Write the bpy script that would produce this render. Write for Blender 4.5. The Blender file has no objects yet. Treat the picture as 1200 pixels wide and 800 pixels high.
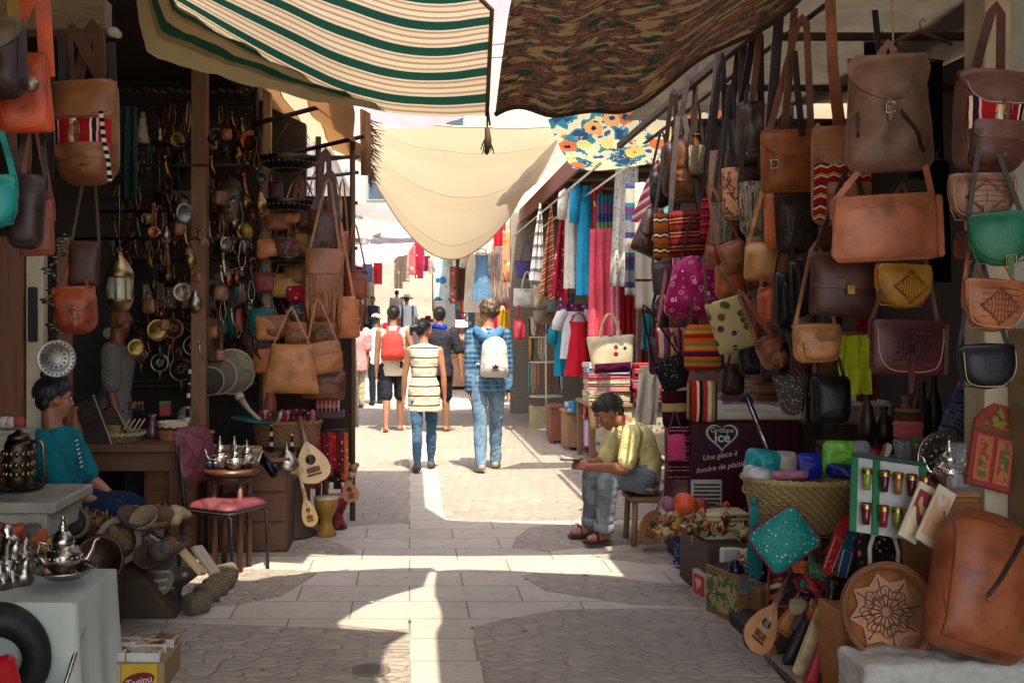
import bpy,math,random
import numpy as np
from mathutils import Vector,Matrix,noise
PI=math.pi
SC=bpy.context.scene
C=SC.collection
RND=random.Random(7)
def rad(a):return math.radians(a)
# camera, sky, sun, exposure
F,CX,CY,EH=1200.0,480.0,379.0,1.52
cam=bpy.data.cameras.new('street_camera');cam_o=bpy.data.objects.new('street_camera',cam);C.objects.link(cam_o)
cam.sensor_width=36;cam.lens=36;cam.shift_x=0.1;cam.shift_y=-21/1200
cam.clip_start=.05;cam.clip_end=400
cam_o.location=(0,0,EH);cam_o.rotation_euler=(rad(90),0,0)
SC.camera=cam_o
SUN_D=Vector((-.10,.50,-1)).normalized()
w=bpy.data.worlds.new('World');SC.world=w;w.use_nodes=True
_n=w.node_tree.nodes;_l=w.node_tree.links
sky=_n.new('ShaderNodeTexSky');sky.sky_type='NISHITA';sky.sun_disc=False
sky.sun_elevation=math.asin(-SUN_D.z);sky.sun_rotation=math.atan2(-SUN_D.x,-SUN_D.y)
sky.dust_density=3.0;sky.air_density=1.0;sky.ozone_density=.6
bg=_n['Background'];bg.inputs[1].default_value=.15
_l.new(sky.outputs[0],bg.inputs[0])
sun=bpy.data.lights.new('sun','SUN');sun.energy=2.0;sun.angle=rad(.53);sun.color=(1,.90,.74)
sun_o=bpy.data.objects.new('sun',sun);C.objects.link(sun_o)
sun_o.rotation_euler=SUN_D.to_track_quat('-Z','Y').to_euler();sun_o.location=(3,-4,12)
SC.view_settings.view_transform='Standard';SC.view_settings.look='None'
SC.view_settings.exposure=2.3;SC.view_settings.gamma=1
SC.render.engine='CYCLES'
try:
 SC.cycles.use_denoising=True;SC.cycles.denoiser='OPENIMAGEDENOISE'
 SC.cycles.max_bounces=8;SC.cycles.diffuse_bounces=5;SC.cycles.transmission_bounces=6
 SC.cycles.sample_clamp_indirect=8
except Exception:pass
# placing helpers
def W(px,py,Y):return Vector(((px-CX)*Y/F,Y,EH+(CY-py)*Y/F))
def G(px,py):
 Y=F*EH/(py-CY);return Vector(((px-CX)*Y/F,Y,0))
def nz(x,y=0,z=0):return noise.noise(Vector((x,y,z)))
# materials
def hexc(h):
 if not isinstance(h,str):return tuple(h)[:3]+(1,)
 h=h.lstrip('#');c=[int(h[i:i+2],16)/255 for i in(0,2,4)]
 return tuple(x/12.92 if x<=.04045 else((x+.055)/1.055)**2.4 for x in c)+(1,)
def mul(c,k):c=hexc(c);return(min(1,c[0]*k),min(1,c[1]*k),min(1,c[2]*k),1)
class NT:
 def __init__(s,name):
  s.m=bpy.data.materials.new(name);s.m.use_nodes=True;s.t=s.m.node_tree
  s.b=s.t.nodes['Principled BSDF'];s.out=s.t.nodes['Material Output']
 def n(s,typ,ins=None,**pr):
  n=s.t.nodes.new('ShaderNode'+typ)
  for k,v in pr.items():setattr(n,k,v)
  for k,v in(ins or{}).items():
   if isinstance(v,bpy.types.NodeSocket):s.t.links.new(v,n.inputs[k])
   else:n.inputs[k].default_value=v
  return n
 def mix(s,f,a,b,blend='MIX'):
  n=s.n('Mix',{0:f,6:a,7:b},data_type='RGBA',blend_type=blend);return n.outputs[2]
 def math(s,op,a,b=0.0,c=0.0):return s.n('Math',{0:a,1:b,2:c},operation=op).outputs[0]
 def ramp(s,f,stops,interp='LINEAR'):
  n=s.n('ValToRGB',{0:f});r=n.color_ramp;r.interpolation=interp
  while len(r.elements)<len(stops):r.elements.new(.5)
  for e,(p,c)in zip(r.elements,stops):e.position=p;e.color=hexc(c)
  return n.outputs[0]
 def co(s,which='Object',scale=(1,1,1),rot=(0,0,0),shift=True):
  tc=s.n('TexCoord').outputs[which]
  if shift:
   r=s.n('ObjectInfo').outputs['Random']
   v=s.n('CombineXYZ',{0:s.math('MULTIPLY',r,7.3),1:s.math('MULTIPLY',r,3.1),2:0.0}).outputs[0]
   tc=s.n('VectorMath',{0:tc,1:v},operation='ADD').outputs[0]
  return s.n('Mapping',{0:tc,2:rot,3:scale}).outputs[0]
 def noise(s,v,sc,det=4,rough=.55,dist=0):return s.n('TexNoise',{'Vector':v,'Scale':sc,'Detail':det,'Roughness':rough,'Distortion':dist})
 def bump(s,h,st=.3,d=.01,prev=None):
  ins={'Strength':st,'Distance':d,'Height':h}
  if prev is not None:ins['Normal']=prev
  return s.n('Bump',ins).outputs[0]
 def set(s,**kw):
  for k,v in kw.items():
   k=k.replace('_',' ')
   if isinstance(v,bpy.types.NodeSocket):s.t.links.new(v,s.b.inputs[k])
   else:s.b.inputs[k].default_value=v
  return s
_mc={}
def cached(fn):
 def g(*a,**k):
  key=(fn.__name__,repr(a),repr(sorted(k.items())))
  if key not in _mc:_mc[key]=fn(*a,**k)
  return _mc[key]
 return g
@cached
def leather(col,rough=.42,var=.55,grain=1.0):
 t=NT('leather');v=t.co()
 n1=t.noise(v,9,5,.6).outputs[0];n2=t.noise(v,55,3,.7).outputs[0]
 base=t.ramp(n1,[(.28,mul(col,1-var)),(.5,col),(.72,mul(col,1+.6*var))])
 base=t.mix(t.math('MULTIPLY',n2,.35),base,mul(col,.45))
 sc_=t.noise(t.co(scale=(14,14,3),rot=(.3,.5,.2)),6,6,.75,2.0).outputs[0];base=t.mix(t.n('MapRange',{0:sc_,1:.60,2:.78,4:.5}).outputs[0],base,mul(col,1.9))
 vo=t.n('TexVoronoi',{'Vector':v,'Scale':260.0}).outputs[0]
 b=t.bump(vo,.25*grain,.002);b=t.bump(n1,.35,.012,b);b=t.bump(n2,.3,.003,b)
 rg=t.n('MapRange',{0:n1,3:rough-.12,4:rough+.18}).outputs[0]
 t.set(Base_Color=base,Roughness=rg,Normal=b);t.b.inputs['Specular IOR Level'].default_value=.4
 return t.m
@cached
def cloth(col,rough=.9,var=.2,trans=0.0,fold=14):
 t=NT('cloth');v=t.co()
 n1=t.noise(v,5,4).outputs[0];n2=t.noise(v,160,2).outputs[0]
 base=t.ramp(n1,[(.3,mul(col,1-var)),(.7,mul(col,1+var*.5))])
 base=t.mix(t.math('MULTIPLY',n2,.25),base,mul(col,.6))
 b=t.bump(n2,.25,.002);b=t.bump(t.noise(v,fold,4,.55,1.6).outputs[0],.55,.035,b)
 t.set(Base_Color=base,Roughness=rough,Normal=b);t.b.inputs['Specular IOR Level'].default_value=.15
 if trans:translucent(t,base,trans)
 return t.m
def translucent(t,base,k):
 tr=t.n('BsdfTranslucent',{'Color':base}).outputs[0]
 mx=t.n('MixShader',{0:k,1:t.b.outputs[0],2:tr}).outputs[0]
 t.t.links.new(mx,t.out.inputs[0])
@cached
def stripes(cols,axis=2,period=.3,wob=.01,trans=0.0,rough=.9,zig=0.0,zk=20,rot=0,soft=False):
 
 t=NT('striped_fabric');v=t.co(shift=False,rot=(0,rot,0))
 sp=t.n('SeparateXYZ',{0:v}).outputs
 c=sp[axis];o=sp[0 if axis!=0 else 2]
 nn=t.noise(v,6,2).outputs[0]
 c=t.math('ADD',c,t.math('MULTIPLY',t.math('SUBTRACT',nn,.5),wob*2))
 if zig:c=t.math('ADD',c,t.math('MULTIPLY',t.math('PINGPONG',t.math('MULTIPLY',o,zk),1.0),zig))
 f=t.math('FRACT',t.math('DIVIDE',c,period))
 tot=sum(a for a,_ in cols);p=0;st=[]
 for a,cc in cols:st.append((p/tot,cc));p+=a
 base=t.ramp(f,st,'LINEAR' if soft else 'CONSTANT')
 n2=t.noise(v,150,2).outputs[0]
 base=t.mix(t.math('MULTIPLY',n2,.35),base,t.mix(1.0,base,(.45,.42,.4,1),'MULTIPLY'))
 b=t.bump(n2,.25,.002)
 b=t.bump(t.noise(v,11,3,.5,.6).outputs[0],.3,.02,b)
 t.set(Base_Color=base,Roughness=rough,Normal=b);t.b.inputs['Specular IOR Level'].default_value=.12
 if trans:translucent(t,base,trans)
 return t.m
@cached
def dots(bgc,cols,scale=14,r=.33,ring=0,trans=0.0,rough=.85,r2=None):
 
 t=NT('spotted_fabric');v=t.co(shift=True)
 vo=t.n('TexVoronoi',{'Vector':v,'Scale':float(scale),'Randomness':.85})
 pick=t.n('SeparateColor',{0:vo.outputs['Color']}).outputs[0]
 k=len(cols);pc=t.ramp(pick,[(i/k,c)for i,c in enumerate(cols)],'CONSTANT')
 d=vo.outputs['Distance']
 if ring:
  m=t.math('LESS_THAN',t.math('ABSOLUTE',t.math('SUBTRACT',d,r)),ring)
 else:m=t.math('LESS_THAN',d,r)
 n=t.noise(v,7,3).outputs[0]
 base=t.mix(m,t.ramp(n,[(.3,mul(bgc,.75)),(.7,mul(bgc,1.15))]),pc)
 if r2:
  pick2=t.n('SeparateColor',{0:vo.outputs['Color']}).outputs[1]
  c2=t.ramp(pick2,[(i/k,c)for i,c in enumerate(cols[::-1])],'CONSTANT')
  base=t.mix(t.math('LESS_THAN',d,r2),base,c2)
 n2=t.noise(v,160,2).outputs[0]
 t.set(Base_Color=base,Roughness=rough,Normal=t.bump(t.noise(v,12,3).outputs[0],.3,.015,t.bump(n2,.3,.002)))
 t.b.inputs['Specular IOR Level'].default_value=.2
 if trans:translucent(t,base,trans)
 return t.m
@cached
def patches(cols,scale=5,stretch=(1,1,1),rough=.9,trans=0.0,rot=(0,0,0),det=2,metal=0.0,bump=.3):
 
 t=NT('mottled_surface');v=t.co(scale=stretch,rot=rot)
 n=t.noise(v,scale,det,.6,.3).outputs[0]
 n=t.n('MapRange',{0:n,1:.28,2:.72}).outputs[0]
 k=len(cols);base=t.ramp(n,[(i/k,c)for i,c in enumerate(cols)],'CONSTANT')
 n2=t.noise(t.co(),120,3).outputs[0]
 base=t.mix(t.math('MULTIPLY',n2,.3),base,t.mix(1.0,base,(.5,.47,.44,1),'MULTIPLY'))
 t.set(Base_Color=base,Roughness=rough,Metallic=metal,Normal=t.bump(t.noise(t.co(),14,3).outputs[0],bump,.015,t.bump(n2,.3,.002)))
 if trans:translucent(t,base,trans)
 return t.m
@cached
def wood(col,rough=.6,scale=1.0,axis=2,var=.5):
 t=NT('wood');st=[9,9,9];st[axis]=.9
 v=t.co(scale=tuple(x*scale for x in st))
 n=t.noise(v,3,6,.6,1.2).outputs[0];n2=t.noise(t.co(),7,4).outputs[0]
 base=t.ramp(n,[(.25,mul(col,1-var)),(.5,col),(.75,mul(col,1+.5*var))])
 base=t.mix(t.math('MULTIPLY',n2,.4),base,mul(col,.5))
 t.set(Base_Color=base,Roughness=rough,Normal=t.bump(n,.4,.006));return t.m
@cached
def metal(col,rough=.28,worn=.3,metallic=1.0):
 t=NT('metal');v=t.co();n=t.noise(v,30,5,.65).outputs[0]
 base=t.ramp(n,[(.3,mul(col,1-worn)),(.6,col)])
 rg=t.n('MapRange',{0:n,3:max(.05,rough-.12),4:rough+.2}).outputs[0]
 t.set(Base_Color=base,Roughness=rg,Metallic=metallic,Normal=t.bump(n,.25,.004));return t.m
@cached
def plain(col,rough=.6,var=.18,scale=12,bump=.15,spec=.4,trans=0.0):
 t=NT('painted_surface');v=t.co();n=t.noise(v,scale,5,.6).outputs[0]
 base=t.ramp(n,[(.3,mul(col,1-var)),(.7,mul(col,1+var*.4))])
 t.set(Base_Color=base,Roughness=rough,Normal=t.bump(n,bump,.008));t.b.inputs['Specular IOR Level'].default_value=spec
 if trans:translucent(t,base,trans)
 return t.m
@cached
def wicker(col,period=.018,rough=.75):
 t=NT('wicker');v=t.co(shift=False);sp=t.n('SeparateXYZ',{0:v}).outputs
 a=t.n('Math',{0:sp[0],1:sp[1]},operation='ARCTAN2').outputs[0]
 z=t.math('MULTIPLY',sp[2],2*PI/period)
 wv=t.math('MULTIPLY',t.math('SINE',z),t.math('SINE',t.math('ADD',t.math('MULTIPLY',a,34.0),t.math('MULTIPLY',z,.5))))
 n=t.noise(v,40,4).outputs[0]
 h=t.math('ADD',t.math('MULTIPLY',wv,.5),.5)
 base=t.mix(h,mul(col,.35),t.ramp(n,[(.3,mul(col,.7)),(.7,mul(col,1.25))]))
 t.set(Base_Color=base,Roughness=rough,Normal=t.bump(h,.9,.008));return t.m
@cached
def skinm(col):
 t=NT('skin');v=t.co();n=t.noise(v,10,4).outputs[0]
 base=t.ramp(n,[(.3,mul(col,.8)),(.7,mul(col,1.12))])
 t.set(Base_Color=base,Roughness=.5,Normal=t.bump(t.noise(v,90,2).outputs[0],.12,.002))
 t.b.inputs['Subsurface Weight'].default_value=.08;t.b.inputs['Subsurface Radius'].default_value=(.01,.004,.002);return t.m
@cached
def hairm(col):
 t=NT('hair');v=t.co(scale=(60,60,12));n=t.noise(v,3,3).outputs[0]
 t.set(Base_Color=t.ramp(n,[(.3,mul(col,.5)),(.7,mul(col,1.6))]),Roughness=.5,Normal=t.bump(n,.6,.004));return t.m
@cached
def glassy(col='#ffffff',rough=.08,alpha=.25):
 t=NT('clear_plastic');t.set(Base_Color=hexc(col),Roughness=rough)
 tr=t.n('BsdfTransparent',{0:(1,1,1,1)}).outputs[0]
 n=t.noise(t.co(),25,3,.6,1.0).outputs[0]
 t.set(Normal=t.bump(n,.5,.01))
 mx=t.n('MixShader',{0:alpha,1:tr,2:t.b.outputs[0]}).outputs[0];t.t.links.new(mx,t.out.inputs[0]);return t.m
BRASS=metal('#b08a4a',.3);STEEL=metal('#c9c6bf',.22);DARKIRON=metal('#3a3532',.5,.4)
BLACKM=plain('#17141a',.55);WHITEM=plain('#d8d2c6',.6)
# mesh helpers
class MB:
 def __init__(s):s.v=[];s.f=[];s.mi=[];s.sm=[]
 def add(s,verts,faces,m=0,sm=True,M=None):
  o=len(s.v)
  for p in verts:
   p=Vector(p);s.v.append(M@p if M is not None else p)
  for f in faces:s.f.append([i+o for i in f]);s.mi.append(m);s.sm.append(sm)
  return s
 def box(s,x0,x1,y0,y1,z0,z1,m=0,M=None,b=0.0):
  if b<=0:
   v=[(x,y,z)for z in(z0,z1)for y in(y0,y1)for x in(x0,x1)]
   return s.add(v,[(0,2,3,1),(4,5,7,6),(0,1,5,4),(2,6,7,3),(0,4,6,2),(1,3,7,5)],m,False,M)
  c=Vector(((x0+x1)/2,(y0+y1)/2,(z0+z1)/2));h=[abs(x1-x0)/2,abs(y1-y0)/2,abs(z1-z0)/2];b=min(b,min(h)*.9)
  v=[];idx={}
  for sx in(-1,1):
   for sy in(-1,1):
    for sz in(-1,1):
     for a in range(3):
      p=[sx*(h[0]-b),sy*(h[1]-b),sz*(h[2]-b)];p[a]=(sx,sy,sz)[a]*h[a]
      idx[(sx,sy,sz,a)]=len(v);v.append(c+Vector(p))
  f=[]
  for a in range(3):
   for sg in(-1,1):
    q=[]
    for(i,j)in((-1,-1),(1,-1),(1,1),(-1,1)):
     k=[0,0,0];k[a]=sg;k[(a+1)%3]=i;k[(a+2)%3]=j;q.append(idx[(*k,a)])
    f.append(q if sg>0 else q[::-1])
  for a in range(3):
   b1,b2=(a+1)%3,(a+2)%3
   for i in(-1,1):
    for j in(-1,1):
     k0=[0,0,0];k0[a]=-1;k0[b1]=i;k0[b2]=j;k1=list(k0);k1[a]=1
     q=[idx[(*k0,b1)],idx[(*k1,b1)],idx[(*k1,b2)],idx[(*k0,b2)]]
     f.append(q if i*j<0 else q[::-1])
  for sx in(-1,1):
   for sy in(-1,1):
    for sz in(-1,1):
     q=[idx[(sx,sy,sz,a)]for a in range(3)];f.append(q if sx*sy*sz>0 else q[::-1])
  return s.add(v,f,m,False,M)
 def tube(s,pts,r,n=8,m=0,M=None,closed=False,cap=True):
  pts=[Vector(p)for p in pts];k=len(pts)
  rr=list(r)if hasattr(r,'__len__')else[r]*k
  v=[];up=None
  for i,p in enumerate(pts):
   if closed:d=pts[(i+1)%k]-pts[i-1]
   else:d=pts[min(i+1,k-1)]-pts[max(i-1,0)]
   d=d.normalized()if d.length>1e-9 else Vector((0,0,1))
   if up is None:
    up=d.orthogonal().normalized()
   else:
    up=up-d*up.dot(d);up=up.normalized()if up.length>1e-6 else d.orthogonal().normalized()
   sd=d.cross(up)
   for j in range(n):
    a=2*PI*j/n;v.append(p+(up*math.cos(a)+sd*math.sin(a))*rr[i])
  f=[]
  for i in range(k if closed else k-1):
   a=i*n;b=((i+1)%k)*n
   for j in range(n):f.append((a+j,a+(j+1)%n,b+(j+1)%n,b+j))
  if cap and not closed:f.append(tuple(range(n))[::-1]);f.append(tuple(range((k-1)*n,k*n)))
  return s.add(v,f,m,True,M)
 def band(s,pts,wd,th=.004,nrm=(0,-1,0),m=0,M=None):
  
  pts=[Vector(p)for p in pts];k=len(pts);nrm=Vector(nrm);v=[]
  ww=list(wd)if hasattr(wd,'__len__')else[wd]*k
  for i,p in enumerate(pts):
   d=(pts[min(i+1,k-1)]-pts[max(i-1,0)]).normalized()
   sd=d.cross(nrm);sd=sd.normalized()if sd.length>1e-5 else Vector((1,0,0))
   nn=sd.cross(d).normalized();h=ww[i]/2
   for a,b in((-h,-th/2),(h,-th/2),(h,th/2),(-h,th/2)):v.append(p+sd*a+nn*b)
  f=[(3,2,1,0)]
  for i in range(k-1):
   for j in range(4):f.append((i*4+j,i*4+(j+1)%4,i*4+4+(j+1)%4,i*4+4+j))
  f.append(tuple(range((k-1)*4,k*4)))
  return s.add(v,f,m,False,M)
 def lathe(s,prof,n=20,m=0,M=None,sm=True,cap=True):
  v=[];k=len(prof)
  for(r,z)in prof:
   for j in range(n):a=2*PI*j/n;v.append((r*math.cos(a),r*math.sin(a),z))
  f=[(i*n+j,i*n+(j+1)%n,(i+1)*n+(j+1)%n,(i+1)*n+j)for i in range(k-1)for j in range(n)]
  if cap:
   if prof[0][0]>1e-6:f.append(tuple(range(n))[::-1])
   if prof[-1][0]>1e-6:f.append(tuple(range((k-1)*n,k*n)))
  return s.add(v,f,m,sm,M)
 def ball(s,c,r,n=12,k=8,m=0,M=None):
  r=r if hasattr(r,'__len__')else(r,r,r);c=Vector(c);v=[];f=[]
  for i in range(k+1):
   t=PI*i/k
   for j in range(n):a=2*PI*j/n;v.append(c+Vector((r[0]*math.sin(t)*math.cos(a),r[1]*math.sin(t)*math.sin(a),-r[2]*math.cos(t))))
  for i in range(k):
   for j in range(n):f.append((i*n+j,i*n+(j+1)%n,(i+1)*n+(j+1)%n,(i+1)*n+j))
  return s.add(v,f,m,True,M)
 def caps(s,p0,r0,p1,r1,n=12,m=0):
  p0=Vector(p0);p1=Vector(p1);d=p1-p0;L=max(d.length,1e-5);q=Vector((0,0,1)).rotation_difference(d/L).to_matrix().to_4x4()
  prof=[]
  for i in range(5):a=-PI/2+PI/2*i/4;prof.append((max(1e-7,r0*math.cos(a)),r0*math.sin(a)))
  for i in range(5):a=PI/2*i/4;prof.append((max(1e-7,r1*math.cos(a)),L+r1*math.sin(a)))
  return s.lathe(prof,n,m,Matrix.Translation(p0)@q)
 def loft(s,rings,n=20,m=0,M=None):
  
  v=[]
  for c,rx,ry,xd,yd in rings:
   for j in range(n):
    a=2*PI*j/n;v.append(Vector(c)+Vector(xd)*rx*math.cos(a)+Vector(yd)*ry*math.sin(a))
  k=len(rings);f=[(i*n+j,i*n+(j+1)%n,(i+1)*n+(j+1)%n,(i+1)*n+j)for i in range(k-1)for j in range(n)]
  f.append(tuple(range(n))[::-1]);f.append(tuple(range((k-1)*n,k*n)))
  return s.add(v,f,m,True,M)
 def prism(s,poly,d,m=0,M=None,b=0.0):
  
  k=len(poly);cx=sum(p[0]for p in poly)/k;cz=sum(p[1]for p in poly)/k
  def ins(p,q):
   l=math.hypot(p[0]-cx,p[1]-cz)or 1;return(p[0]-(p[0]-cx)/l*q,p[1]-(p[1]-cz)/l*q)
  layers=[(-d/2,b),(-d/2+b,0),(d/2-b,0),(d/2,b)]if b else[(-d/2,0),(d/2,0)]
  v=[]
  for y,q in layers:v+=[(ins(p,q)[0],y,ins(p,q)[1])for p in poly]
  L=len(layers);f=[tuple(range(k)),tuple(range((L-1)*k,L*k))[::-1]]
  for i in range(L-1):
   for j in range(k):f.append((i*k+j,(i+1)*k+j,(i+1)*k+(j+1)%k,i*k+(j+1)%k))
  return s.add(v,f,m,False,M)
 def grid(s,P,m=0,sm=True,M=None,th=0.0,nrm=None):
  
  a=len(P);b=len(P[0]);v=[Vector(P[i][j])for i in range(a)for j in range(b)]
  f=[(i*b+j,i*b+j+1,(i+1)*b+j+1,(i+1)*b+j)for i in range(a-1)for j in range(b-1)]
  if th:
   nn=Vector(nrm if nrm is not None else(0,-1,0))*th;N=a*b
   v=v+[p+nn for p in v]
   f=f+[tuple(q+N for q in ff[::-1])for ff in f]
   ring=[j for j in range(b)]+[i*b+b-1 for i in range(1,a)]+[(a-1)*b+j for j in range(b-2,-1,-1)]+[i*b for i in range(a-2,0,-1)]
   for i in range(len(ring)):
    p,q=ring[i],ring[(i+1)%len(ring)];f.append((q,p,p+N,q+N))
  return s.add(v,f,m,sm,M)
 def mesh(s,name):
  me=bpy.data.meshes.new(name);me.from_pydata([tuple(p)for p in s.v],[],s.f)
  me.polygons.foreach_set('use_smooth',s.sm);me.polygons.foreach_set('material_index',s.mi);me.update()
  return me
 def build(s,name,mats,parent=None,loc=None,rot=None):
  me=s.mesh(name)
  for m in(mats if isinstance(mats,(list,tuple))else[mats]):me.materials.append(m)
  o=bpy.data.objects.new(name,me);C.objects.link(o)
  if parent is not None:o.parent=parent
  if loc is not None:o.location=loc
  if rot is not None:o.rotation_euler=rot
  return o
def tag(o,label,cat,group=None):
 o['label']=label;o['category']=cat
 if group:o['group']=group
 return o
def struct(o):o['kind']='structure';return o
def thing(name,label,cat,loc=(0,0,0),rot=(0,0,0),group=None):
 o=bpy.data.objects.new(name,None);C.objects.link(o);o.empty_display_size=.1
 o.location=loc;o.rotation_euler=rot if hasattr(rot,'__len__')else(0,0,rot)
 return tag(o,label,cat,group)
def dup(root,loc,rot=None,label=None):
 r=root.copy();C.objects.link(r);r.location=loc
 if rot is not None:r.rotation_euler=rot
 if label:r['label']=label
 for ch in root.children:
  c=ch.copy();C.objects.link(c);c.parent=r
  for g in ch.children:e=g.copy();C.objects.link(e);e.parent=c
 return r
def T_(x=0,y=0,z=0):return Matrix.Translation((x,y,z))
def Rx(a):return Matrix.Rotation(a,4,'X')
def Ry(a):return Matrix.Rotation(a,4,'Y')
def Rz(a):return Matrix.Rotation(a,4,'Z')
def remesh(mb,name,vox,sm,mats,parent,amp=0.0,freq=8,seed=0,loc=None):
 o=bpy.data.objects.new('work',mb.mesh('work'));C.objects.link(o)
 m=o.modifiers.new('r','REMESH');m.mode='VOXEL';m.voxel_size=vox
 k=o.modifiers.new('s','SMOOTH');k.iterations=sm;k.factor=.5
 dg=bpy.context.evaluated_depsgraph_get()
 me=bpy.data.meshes.new_from_object(o.evaluated_get(dg));old=o.data
 bpy.data.objects.remove(o);bpy.data.meshes.remove(old)
 n=len(me.vertices)
 if amp and n:
  co=np.empty(n*3,np.float32);me.vertices.foreach_get('co',co);no=np.empty(n*3,np.float32);me.vertex_normals.foreach_get('vector',no)
  d=np.array([nz(co[3*i]*freq+seed,co[3*i+1]*freq,co[3*i+2]*freq*.7)+.6*nz((co[3*i]+co[3*i+2]*.5)*freq*1.6,co[3*i+1]*freq*1.5+seed,(co[3*i+2]-co[3*i]*.5)*freq*2.6)for i in range(n)],np.float32)*amp
  co+=(no.reshape(-1,3)*d[:,None]).ravel();me.vertices.foreach_set('co',co)
 me.polygons.foreach_set('use_smooth',[True]*len(me.polygons));me.materials.clear()
 for q in(mats if isinstance(mats,(list,tuple))else[mats]):me.materials.append(q)
 me.name=name;me.update()
 ob=bpy.data.objects.new(name,me);C.objects.link(ob)
 if parent is not None:ob.parent=parent
 if loc is not None:ob.location=loc
 return ob
# bags and other wares: builders
def hwz(z,w,h,rt,rb,tap=0.0):
 
 a=w/2;q=z/h
 a*=1+tap*(.5-q)*2
 rb=min(rb,a*.999,h*.95);rt=min(rt,a*.999,h-rb if rb<h else h*.2)
 if z<rb:a2=a-rb+math.sqrt(max(0,rb*rb-(rb-z)**2))
 elif z>h-rt:a2=a-rt+math.sqrt(max(0,rt*rt-(z-h+rt)**2))
 else:a2=a
 return max(a2,1e-4)
class Form:
 def __init__(s,w,h,d,rt=.03,rb=.04,tap=0.0,p=3.0,back=.6,wr=.0,seed=0):
  s.w,s.h,s.d,s.rt,s.rb,s.tap,s.p,s.back,s.wr,s.seed=w,h,d,rt,rb,tap,p,back,wr,seed
 def hw(s,z):return hwz(min(max(z,1e-4),s.h-1e-4),s.w,s.h,s.rt,s.rb,s.tap)
 def T(s,x,z):
  u=min(1,abs(x)/s.hw(z));q=min(1,abs(2*z/s.h-1))
  t=s.d/2*math.sqrt(max(0,1-u**s.p))*math.sqrt(max(0,1-q**(s.p+1)))
  if s.wr:t*=1+s.wr*(nz(x*11+s.seed,z*9,s.seed)+.6*nz(x*26,z*30+s.seed,2))
  return t
 def body(s,mb,m=0,n=18,M=None):
  k=n;z_=[s.h*(1-math.cos(PI*i/k))/2 for i in range(k+1)];u_=[-math.cos(PI*j/k)for j in range(k+1)]
  v=[];f=[]
  for sg in(-1,1):
   for z in z_:
    a=s.hw(z)
    for u in u_:t=s.T(u*a,z);v.append((u*a,-t if sg<0 else t*s.back,z))
  N=(k+1)**2
  for i in range(k):
   for j in range(k):
    q=(i*(k+1)+j,i*(k+1)+j+1,(i+1)*(k+1)+j+1,(i+1)*(k+1)+j)
    f.append(q);f.append(tuple(x+N for x in q[::-1]))
  return mb.add(v,f,m,True,M)
 def panel(s,mb,x0,x1,z0,z1,rt,rb,off=.006,th=.005,m=0,n=12,tap=0.0,bulge=0.0,cx=None):
  
  w=x1-x0;h=z1-z0;xc=(x0+x1)/2;v=[];f=[];k=n
  for lay in(0,1):
   for i in range(k+1):
    zz=h*(1-math.cos(PI*i/k))/2;a=hwz(min(max(zz,1e-4),h-1e-4),w,h,rt,rb,tap)
    for j in range(k+1):
     u=-math.cos(PI*j/k);x=xc+u*a;z=z0+zz
     e=(1-u**4)*(1-(2*zz/h-1)**4)
     y=-s.T(min(max(x,-s.hw(z)),s.hw(z))*.97,min(max(z,.02*s.h),.96*s.h))-off-bulge*math.sqrt(max(0,e))
     v.append((x,y+(0 if lay==0 else th+bulge*.8*math.sqrt(max(0,e))),z))
  N=(k+1)**2
  for i in range(k):
   for j in range(k):
    q=(i*(k+1)+j,i*(k+1)+j+1,(i+1)*(k+1)+j+1,(i+1)*(k+1)+j)
    f.append(q);f.append(tuple(x+N for x in q[::-1]))
  K=k+1
  ring=[j for j in range(K)]+[i*K+K-1 for i in range(1,K)]+[k*K+j for j in range(K-2,-1,-1)]+[i*K for i in range(k-1,0,-1)]
  for i in range(len(ring)):p,q=ring[i],ring[(i+1)%len(ring)];f.append((q,p,p+N,q+N))
  return mb.add(v,f,m,True)
 def on(s,x,z,off=.008):return Vector((x,-s.T(x*.97,min(max(z,.02*s.h),.96*s.h))-off,z))
def buckle(mb,c,a=.016,b=.02,m=0):
 c=Vector(c);P=[(-a,0,-b),(a,0,-b),(a,0,b),(-a,0,b)]
 mb.tube([c+Vector(p)+Vector((0,-.003,0))for p in P],.0028,6,m,closed=True)
 mb.tube([c+Vector((-a,-.004,0)),c+Vector((0,-.006,.001))],.002,5,m)
def arc(a,b,rise,n=12,out=(0,0,0)):
 a,b=Vector(a),Vector(b);o=Vector(out)
 return[a.lerp(b,i/n)+Vector((0,0,rise))*math.sin(PI*i/n)**.8+o*math.sin(PI*i/n)for i in range(n+1)]
STITCH=plain('#c8ad86',.7)
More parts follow.
